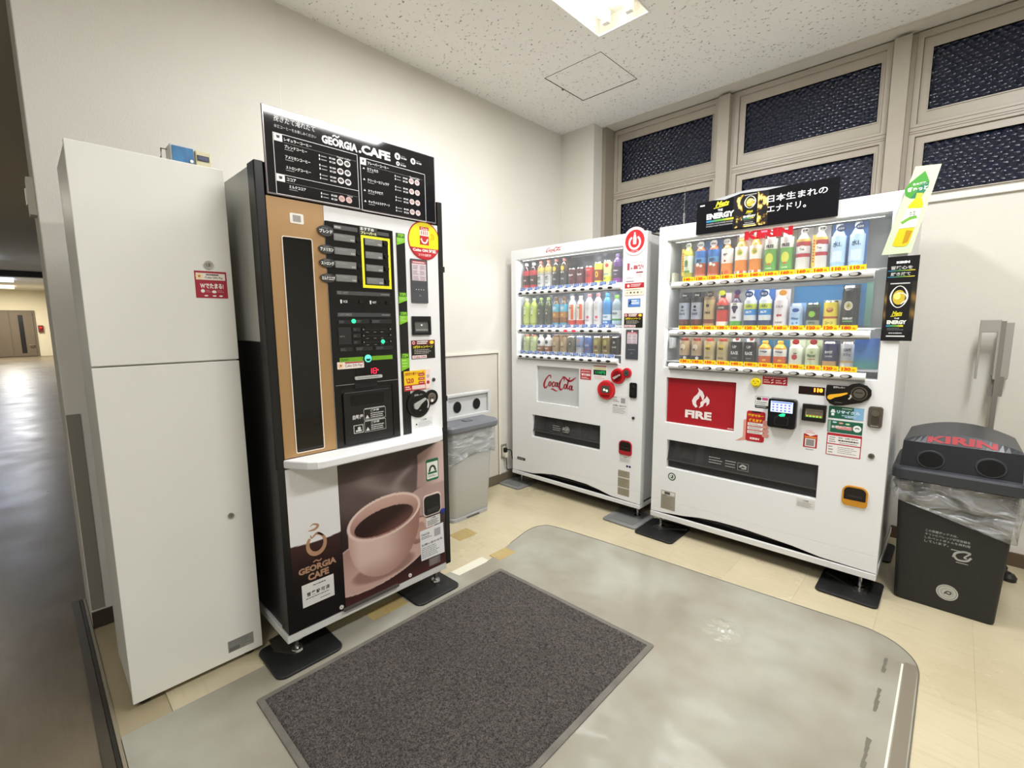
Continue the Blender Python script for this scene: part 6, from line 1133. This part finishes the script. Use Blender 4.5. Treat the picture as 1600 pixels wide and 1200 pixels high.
 c_barley=('pet', .205, '#5a4a34', [(.03, .10, '#4a9ab8'), (.10, .28, '#8a5a30'), (.28, .48, '#b9824a'), (.48, .74, '#5ab0cc')], [('d', 0, .60, .017, '#9fd4e4', .019), ('t', '麦茶', .60, .018, '#eef4f4', .026), ('d', 0, .38, .012, '#e3b04a', .010)], '#6b4c3a', None, None),
 c_orangelab=('pet', .205, '#d8dcd8', [(.02, .18, '#c8382c'), (.18, .72, '#e8e0da')], [('q', .006, .026, .20, .72, '#dd6a38'), ('t', 'カル', .60, .014, '#2c2c34', .022), ('q', -.012, -.004, .26, .5, '#c9c0ba')], '#c8b4aa', None, None),
 c_whitepink=('pet', .215, '#e2dede', [(.03, .76, '#e4e0e0')], [('d', .004, .26, .010, '#d8506a'), ('q', -.012, .012, .48, .60, '#d6d2d4'), ('t', 'いちご', .16, .012, '#b8485c', .03)], '#c47a7c', None, None),
 c_aqua=('pet', .212, '#4f93d0', [(.04, .16, '#2f7ccc'), (.16, .34, '#dce8f0')], [('t', 'SPORT', .26, .014, '#4a7ab8', .036), ('t', 'WATER', .10, .012, '#dcecf8', .036)], '#4a98dc', None, None),
 c_water=('pet', .195, '#a9bcc4', [(.06, .16, '#b4cfe0'), (.16, .22, '#4c9a4a'), (.22, .50, '#dfe6e6')], [('t', '天然水', .40, .016, '#4a5a5c', .038)], '#8fc44a', None, None),
 c_greencan=('bcan', .125, '#b4c08a', [(.03, .88, '#b3bf8c')], [('q', -.008, .008, .34, .74, '#d6dcb8'), ('t', '綾', .60, .014, '#5a6a3a', .012)], '#a86a5a', None, None),
 c_cocoa=('pet', .125, '#d8d4cc', [(.03, .34, '#8a4c2c'), (.34, .74, '#dcd8d2')], [('d', 0, .56, .014, '#2c3a6c', .013), ('t', 'MILK', .20, .012, '#e8d8b0', .032)], '#b8b0a8', None, None),
 c_latte=('bcan', .125, '#a58c6a', [(.03, .88, '#a48b6b')], [('d', 0, .50, .012, '#c9b48c', .016), ('t', 'CAFE', .34, .010, '#5a4430', .030)], '#6a4a3a', None, '#8f7c64'),
 c_brown=('can', .118, '#6f685a', [(.02, .94, '#6a6456')], [('d', 0, .52, .014, '#3f3a32', .026), ('d', 0, .54, .006, '#a8a08c', .008)], '#888888', None, None),
 c_bluegrey=('can', .120, '#8f9ab0', [(.02, .34, '#a8a8b0'), (.34, .94, '#7f8eb0')], [('d', 0, .72, .011, '#a88a6a', .012), ('t', 'EUROPE', .42, .008, '#3a3f54', .034)], '#888888', None, '#7e7c80'),
 c_bluecan=('can', .120, '#4a5f98', [(.02, .94, '#4f66a0')], [('t', 'MAX', .48, .016, '#b9c4de', .032), ('d', .004, .26, .008, '#a83c3c', .005)], '#888888', None, None),
 c_gold=('can', .120, '#8c7c4c', [(.02, .94, '#8a7a4c')], [('d', 0, .66, .014, '#b8a85c', .020), ('d', .002, .40, .012, '#6a3a2a', .010), ('t', 'COFFEE', .20, .008, '#d8cfa8', .034)], '#888888', None, '#6a3a34'),
 c_dark=('can', .120, '#2c2826', [(.02, .94, '#2a2726')], [('t', 'BLACK', .42, .012, '#c9c4bc', .034), ('d', 0, .68, .008, '#a8a49c')], '#888888', None, '#6a302e'),
)
KR = [  # shelf z, first x, pitch, items
 (1.5175, 1.440, .0720, [('k_tea', 'green tea bottle with leaf-green sleeve at the outlet end of the top shelf'), ('k_barley', 'orange-brown barley tea on blue card, next to the green tea bottle'), ('k_barley', 'orange-brown barley tea on blue card, next to the plain white-labelled tea'), ('k_black_tea', 'white-labelled amber tea bottle with a grey round tag, top shelf of wider machine'),
   ('k_lemon_tea', 'amber tea with yellow flower label beside the plain white-labelled tea'), ('k_lemon_tea', 'amber tea with yellow flower label beside the green fruit-soda bottle'), ('k_lime', 'silver and green fruit soda bottle with yellow fruit, beside the flower-label tea'), ('k_lime', 'silver and green fruit soda bottle with yellow fruit, beside the red-label milk tea'),
   ('k_milk_tea', 'white milk tea with red label beside the green fruit soda'), ('k_milk_tea', 'white milk tea with red label beside the blue water'), ('k_water', 'water bottle on blue card with 600 tag, beside the red-label milk tea'), ('k_water', 'water bottle on blue card with 600 tag, at the coin-side end of shelf')]),
 (1.2525, 1.428, .0722, [('k_black_coffee', 'black coffee bottle with silver label at the end of the middle shelf'), ('k_black_coffee', 'black coffee bottle with silver label beside the gold coffee bottle'), ('k_gold_coffee', 'gold-beige coffee bottle beside the black coffee bottles'), ('k_tomato', 'red bottle with brown band and yellow round tag'),
   ('k_grape', 'grape juice bottle with dark grapes on white and a green foot'), ('k_salt', 'blue, yellow and white striped bottle beside the grape juice'), ('k_salt', 'blue, yellow and white striped bottle beside the pale pink yogurt bottle'), ('k_lychee', 'pale pink-white bottle with cherries and orange tag'),
   ('k_blue_carton', 'short light blue bottle with a dark blue heart mark'), ('k_apple_can', 'short dark green can with a bright green apple'), ('k_cream_can', 'short yellow corn soup can on the middle shelf'), ('k_energy', 'tall black energy can with yellow ring picture')]),
 (1.0565, 1.440, .0720, [('k_latte', 'beige latte bottle with navy foot at the end of the bottom shelf'), ('k_latte', 'beige latte bottle with navy foot beside the gold bottle cans'), ('k_gold_can', 'gold bottle can with yellow swirl beside the beige latte'), ('k_gold_can', 'gold bottle can with yellow swirl beside the black bottle cans'),
   ('k_black_can', 'black bottle can with white lettering beside the gold bottle cans'), ('k_black_can', 'black bottle can with white lettering beside the orange juice'), ('k_orange', 'orange juice bottle beside the black bottle cans'), ('k_orange', 'orange juice bottle beside the apple drink'),
   ('k_apple', 'pale bottle with a red apple and red round tag'), ('k_muscat', 'pale green muscat bottle with red round tag'), ('k_navy', 'navy can with a tan foot on the bottom shelf'), ('k_cafe', 'silver-grey cafe can beside the blue panel')])]
CR = [
 (1.5405, .175, .0718, [('c_cola', 'dark cola bottle with red label nearest the outlet wall'), ('c_cola', 'dark cola bottle with red label beside the yellow-shouldered tea'), ('c_oolong', 'tea bottle with yellow shoulder and white label beside the cola'), ('c_oolong', 'tea bottle with yellow shoulder and white label beside the black-label tea'),
   ('c_blacktea', 'black-labelled tea bottle with yellow emblem beside the white-label tea'), ('c_blacktea', 'black-labelled tea bottle with yellow emblem beside the maroon can'), ('c_pepper', 'maroon soda can beside the black-labelled tea'), ('c_pepper', 'maroon soda can beside the bright red can'),
   ('c_redcan', 'bright red cola can on the top shelf'), ('c_realgold', 'yellow and brown tall can beside the bright red can'), ('c_limecan', 'pale lime can with a red disc on the top shelf'), ('c_grape', 'purple grape soda bottle at the end of the top shelf')]),
 (1.2665, .175, .0718, [('c_greentea', 'yellow-green tea bottle nearest the outlet wall, middle shelf'), ('c_greentea', 'yellow-green tea bottle beside the dark green-grey tea, middle shelf'), ('c_darktea', 'dark green-grey tea bottle beside the yellow-green tea'), ('c_darktea', 'dark green-grey tea bottle beside the sky-blue barley tea'),
   ('c_barley', 'sky-blue and brown barley tea beside the dark green-grey tea'), ('c_barley', 'sky-blue and brown barley tea beside the orange-striped bottle'), ('c_orangelab', 'white bottle with orange stripe beside the barley tea'), ('c_orangelab', 'white bottle with orange stripe beside the pink-dotted bottle'),
   ('c_whitepink', 'white bottle with pink dot beside the orange-striped bottle'), ('c_whitepink', 'white bottle with pink dot beside the blue sports drink'), ('c_aqua', 'blue sports drink bottle on the middle shelf'), ('c_water', 'clear water bottle with green cap and white label')]),
 (1.0725, .175, .0718, [('c_greencan', 'pale olive tea bottle nearest the outlet wall, bottom shelf'), ('c_greencan', 'pale olive tea bottle beside the milk cocoa, bottom shelf'), ('c_cocoa', 'cocoa bottle with navy disc beside the olive tea'), ('c_cocoa', 'cocoa bottle with navy disc beside the tan coffee'),
   ('c_latte', 'tan coffee bottle can beside the cocoa bottle'), ('c_latte', 'tan coffee bottle can beside the brown-grey can'), ('c_brown', 'brown-grey can with a dark oval picture'), ('c_bluegrey', 'blue-grey can with a tan disc on the bottom shelf'),
   ('c_bluecan', 'deep blue can on the bottom shelf'), ('c_gold', 'olive-gold coffee can beside the deep blue can'), ('c_gold', 'olive-gold coffee can beside the black can'), ('c_dark', 'black coffee can at the end of the bottom shelf')])]
NAMES = {'pet': 'drink_bottle', 'bcan': 'bottle_can', 'can': 'drink_can'}
made = {}
for rows, yy, grp in ((KR, KY+.082, 'drinks in the window of the wider machine'), (CR, CY+.082, 'drinks in the window of the narrower machine')):
    for z, x0, dx, items in rows:
        for i, (k, lb) in enumerate(items):
            loc = (x0+dx*i, yy, z)
            if k in made: dup(made[k], loc, lb, grp)
            else: o = drink(NAMES[SP[k][0]], *SP[k]); o.location = loc; o['label'] = lb; o['group'] = grp; made[k] = o
# ================================================================== WASTE BINS
def loft(g, secs, m, cap0=True, cap1=True, smooth=True, flat=()):   # secs: list of (poly[(x,y)], z)
    k = len(secs[0][0]); vs = [(p[0], p[1], z if not callable(z) else z(p)) for poly, z in secs for p in poly]
    g.add(vs, [(j*k+i, j*k+(i+1) % k, (j+1)*k+(i+1) % k, (j+1)*k+i) for j in range(len(secs)-1) for i in range(k)], m, ID, smooth)
    if cap0: g.add(vs[:k], [tuple(range(k-1, -1, -1))], m, ID)
    if cap1: g.add(vs[-k:], [tuple(range(k))], m, ID)
# light grey bin by the coffee machine
BG = C('#b9b9b6', .45); BG2 = C('#c6c7c6', .4); LIDG = C('#6d7075', .45)
t = thing('waste_bin', 'light grey two-hole waste bin between coffee machine and wall', 'bin', (.18, -1.37, 0))
g = G(); loft(g, [(rrect(.045, .325, -1.545, -1.225, .04), .012), (rrect(.04, .335, -1.552, -1.216, .045), .03), (rrect(.03, .352, -1.568, -1.176, .045), .585), (rrect(.03, .352, -1.568, -1.176, .045), .60)], BG, True, False); g.obj('body', t)
g = G(); loft(g, [(rrect(.05, .345, -1.557, -1.235, .03), .0005), (rrect(.05, .345, -1.557, -1.235, .03), .022)], C('#a9a9a6', .5)); g.box(.30, .3465, -1.44, -1.33, .004, .014, C('#4c4c4a', .5)); g.obj('base_rim', t)
g = G(); loft(g, [(rrect(.012, .368, -1.582, -1.148, .045), .592), (rrect(.008, .374, -1.586, -1.142, .05), .604), (rrect(.008, .374, -1.586, -1.142, .05), .628), (rrect(.018, .364, -1.578, -1.152, .045), .642)], LIDG, smooth=False); g.box(.25, .30, -1.39, -1.33, .642, .646, C('#5d6064', .5)); g.obj('lid', t)
HP = FX(.20)
def holed(g, T, u0, u1, z0, z1, r, holes, n0, n1, m, hd=BLACK):
    g.prism(rrect(u0, u1, z0, z1, r), n0, n1, m, T)
    for (hu, hz, hr, hzr) in holes: g.disc(hu, hz, hr, n1+.0006, hd, rz=hzr, seg=28, T=T)
g = G(HP); g.prism(rrect(-1.475, -1.082, .642, .812, (.004, .004, .025, .025)), -.05, -.012, BG2)
g.plate(-1.478, -1.079, .642, .814, [(-1.458, -1.099, .664, .796)], -.012, .006, BG2); pn = g.obj('hole_panel', t, bevel=.003)
for u, z in ((-1.372, .724), (-1.197, .727)):
    g = G(HP); g.cyl(u, z, .037, -.0115, -.009, C('#9a9b9b', .4), rz=.041, seg=32); g.disc(u, z, .034, -.0085, C('#050505', .9), rz=.038, seg=32); g.obj('throw_hole', pn)
def film(name, rings, lb, cat, loc, grp=None, m=FILM):
    g = G(); loft(g, rings, m, False, False); o = g.obj(name, loc=loc); s_ = o.modifiers.new('t', 'SOLIDIFY'); s_.thickness = .0006; tag(o, lb, cat, grp); return o
def wob(poly, k, amp, zb=0, za=0, ph=0):
    n_ = len(poly); c = (sum(p[0] for p in poly)/n_, sum(p[1] for p in poly)/n_); out = []
    for i, p in enumerate(poly):
        a = math.atan2(p[1]-c[1], p[0]-c[0]); q = 1+amp*(math.sin(a*k+ph)+.6*math.sin(a*(k*2+1)+ph*2)); out.append((c[0]+(p[0]-c[0])*q, c[1]+(p[1]-c[1])*q))
    return out
def dense(poly, k=4):
    out = []
    for i in range(len(poly)):
        a, b = poly[i], poly[(i+1) % len(poly)]; L = math.hypot(a[0]-b[0], a[1]-b[1]); q = max(1, int(L/.02))
        out += [(a[0]+(b[0]-a[0])*j/q, a[1]+(b[1]-a[1])*j/q) for j in range(q)]
    return out
b0 = dense(rrect(.022, .362, -1.578, -1.160, .05))
film('bin_liner', [(wob(b0, 5, .0), .602), (wob(b0, 7, .012), .57), (wob(b0, 9, .02, ph=1), .52), (wob(b0, 8, .022, ph=2), lambda p: .46+.02*math.sin(p[1]*30)), (wob(b0, 6, .006, ph=2), lambda p: .405+.03*math.sin(p[1]*9+1)), (wob(b0, 6, -.004, ph=2), lambda p: .412+.03*math.sin(p[1]*9+1))], 'clear plastic liner hanging from the light grey bin lid', 'bin liner', (.19, -1.37, .5))
# dark bin beside the wider machine
DG1 = noisy('dark_grey_plastic', '#1d1e1e', '#242525', 200., .55, .15, 300); DG2 = C('#34373c', .38); DG3 = C('#202227', .4)
t = thing('waste_bin', 'dark grey two-hole waste bin with red lettering beside the wider machine', 'bin', (2.652, -.47, 0))
cx = 2.652
def sec(hw, y0, y1, r=.02): return rrect(cx-hw, cx+hw, y0, y1, r)
g = G(); loft(g, [(sec(.163, -.652, -.305), .0005), (sec(.166, -.655, -.302), .01), (sec(.190, -.672, -.285), .60)], DG1, True, False); bd = g.obj('body', t)
def sl(z): return -.6545-(z-.01)/.59*.017-.0006       # front face of the body
SL = lambda u, z, n: (u, sl(z)-n, z)
g = G(SL); wg = C('#a9aaa6', .5)
for i, s_ in enumerate(('この容器ボックスは、', 'キリンビバレッジが空容器を', 'したペットボトルを再利用', 'しています。')):
    g.text(s_, 2.572, 2.572+(.105, .145, .145, .08)[i], .352-.0165*i, .363-.0165*i, .0008, wg, .01)
g.lines(2.66, 2.72, .292, .298, 1, .0008, wg, .7)
cz = .272; g.stroke([(2.67, .262), (2.676, .283), (2.70, .296), (2.722, .294)], .009, .0008, wg); g.stroke([(2.722, .294), (2.704, .272), (2.712, .268)], .006, .0008, wg); g.stroke([(2.725, .276), (2.712, .258), (2.685, .255), (2.672, .268)], .008, .0008, wg); g.lines(2.68, 2.72, .24, .246, 1, .0008, wg, .6)
g.obj('print', bd, label='pale grey lettering and recycling mark')
g = G(SL); g.disc(2.664, .092, .036, .0008, C('#b9b9b2', .5), seg=36); g.disc(2.664, .092, .031, .0011, C('#55564f', .5), r0=.0295, seg=36); g.disc(2.664, .092, .020, .0011, C('#8d8d86', .5), r0=.018, seg=30); g.stroke([(2.655, .084), (2.664, .098), (2.676, .096), (2.672, .086), (2.657, .090)], .005, .0011, C('#45463f', .5)); g.obj('emblem', bd, label='round pale emblem')
g = G(); loft(g, [(sec(.20, -.683, -.275, .03), .575), (sec(.215, -.695, -.265, .035), .582), (sec(.215, -.695, -.265, .035), .622), (sec(.208, -.69, -.27, .035), .632), (sec(.192, -.672, -.285, .03), .636)], DG2, smooth=False); g.obj('lid_rim', t)
# hood: sloping front with two holes, domed top
def hood(g, hw0, hw1):
    z0, z1 = .636, .745; k = 20
    fr = [(cx-hw0, -.668, z0), (cx+hw0, -.668, z0)]
    top = [(cx-hw1+2*hw1*i/k, -.632, .755+.038*(1-((i/k-.5)*2)**2)) for i in range(k+1)]; low = [(cx-hw0+.004+2*(hw0-.004)*i/k, -.655, .748) for i in range(k+1)]
    bot = [(cx-hw0+2*hw0*i/k, -.668, z0) for i in range(k+1)]
    bk = [(cx-hw1+2*hw1*i/k, -.32, .755+.045*(1-((i/k-.5)*2)**2)) for i in range(k+1)]; bb = [(cx-hw0+2*hw0*i/k, -.29, z0) for i in range(k+1)]
    rows = [bot, low, top, bk, bb]; vs = sum(rows, []); n_ = k+1
    g.add(vs[:2*n_], [(i, i+1, n_+i+1, n_+i) for i in range(k)], DG3, ID)
    g.add(vs[n_:], [(j*n_+i, j*n_+i+1, (j+1)*n_+i+1, (j+1)*n_+i) for j in range(3) for i in range(k)], DG2, ID)
    for s_ in (0, k): g.add([r_[s_] for r_ in rows], [(0, 1, 2, 3, 4)], DG2, ID)
g = G(); hood(g, .190, .178); hd = g.obj('hood', t)
HT = lambda u, z, n: (u, -.668+(z-.636)/.112*.013-n, z)
for u in (2.563, 2.749):
    g = G(HT); g.cyl(u, .678, .049, 0, .005, DG2, rz=.041, r1=.046, seg=36); g.disc(u, .678, .041, .0056, C('#040404', .95), rz=.034, seg=32); g.obj('throw_hole', hd)
LT = lambda u, z, n: (u, -.655+(z-.748)/(.038)*.0228-n*.9, z+n*.5)
def hoodface(u, v, n):
    zt = .755+.038*(1-((u-cx)/.178)**2); return (u, -.655+.023*v-n*.9, .748+v*(zt-.748)+n*.45)
g = G(hoodface); g.text('KIRIN', 2.545, 2.762, .14, .84, .0015, C('#a32f37', .55), .05); g.obj('logo', hd, label='worn red brand lettering')
b1 = dense(sec(.2, -.682, -.275, .03))
def zf(a, b): return lambda p: a+b*((p[0]-cx)/.2)
film('bin_liner', [(wob(b1, 5, .0), .580), (wob(b1, 7, .030), .555), (wob(b1, 9, .045, ph=1), zf(.525, -.01)), (wob(b1, 8, .035, ph=2), zf(.48, -.035)), (wob(b1, 6, .02, ph=2), zf(.435, -.05)), (wob(b1, 6, .004, ph=2), zf(.428, -.055)), (wob(b1, 6, .006, ph=3), zf(.45, -.03))], 'clear plastic liner bunched under the dark bin lid', 'bin liner', (cx, -.47, .5))

# ================================================================== GREY STAND BEHIND THE DARK BIN
SG = C('#8f8b84', .4, .4); SG2 = C('#a29e97', .45)
t = thing('metal_stand', 'grey metal stand with a rectangular frame head behind the dark bin', 'stand', (2.77, -.02, 0))
g = G(); g.box(2.755, 2.775, -.01, .01, .03, 1.28, SG); g.obj('post', t, bevel=.002)
g = G(FK(0)); g.plate(2.682, 2.757, .985, 1.285, [(2.692, 2.747, .985, 1.222)], -.012, .014, SG2); g.obj('frame_head', t, bevel=.003)
g = G(FK(.06)); g.box(2.752, 2.806, .985, 1.27, -.004, .004, C('#a7a49d', .5)); g.cyl(2.765, 1.22, .008, .004, .02, CHROME); g.obj('back_plate', t, bevel=.002)
g = G(); g.box(2.74, 2.79, .005, .052, .9, 1.0, SG); g.obj('bracket', t)
for a in (-.4, .75, 2.2, 3.6):
    g = G(); p = (2.765+.135*math.cos(a), -.06+.11*math.sin(a)); g.tube([(2.765, -.0, .05), (2.765+.08*math.cos(a), -.03+.06*math.sin(a), .042), (p[0], p[1], .035)], .010, C('#2b2a28', .45)); g.lathe([(0, .001), (.026, .001), (.028, .02), (.018, .036), (0, .038)], C('#201f1e', .5), p); g.obj('foot', t)
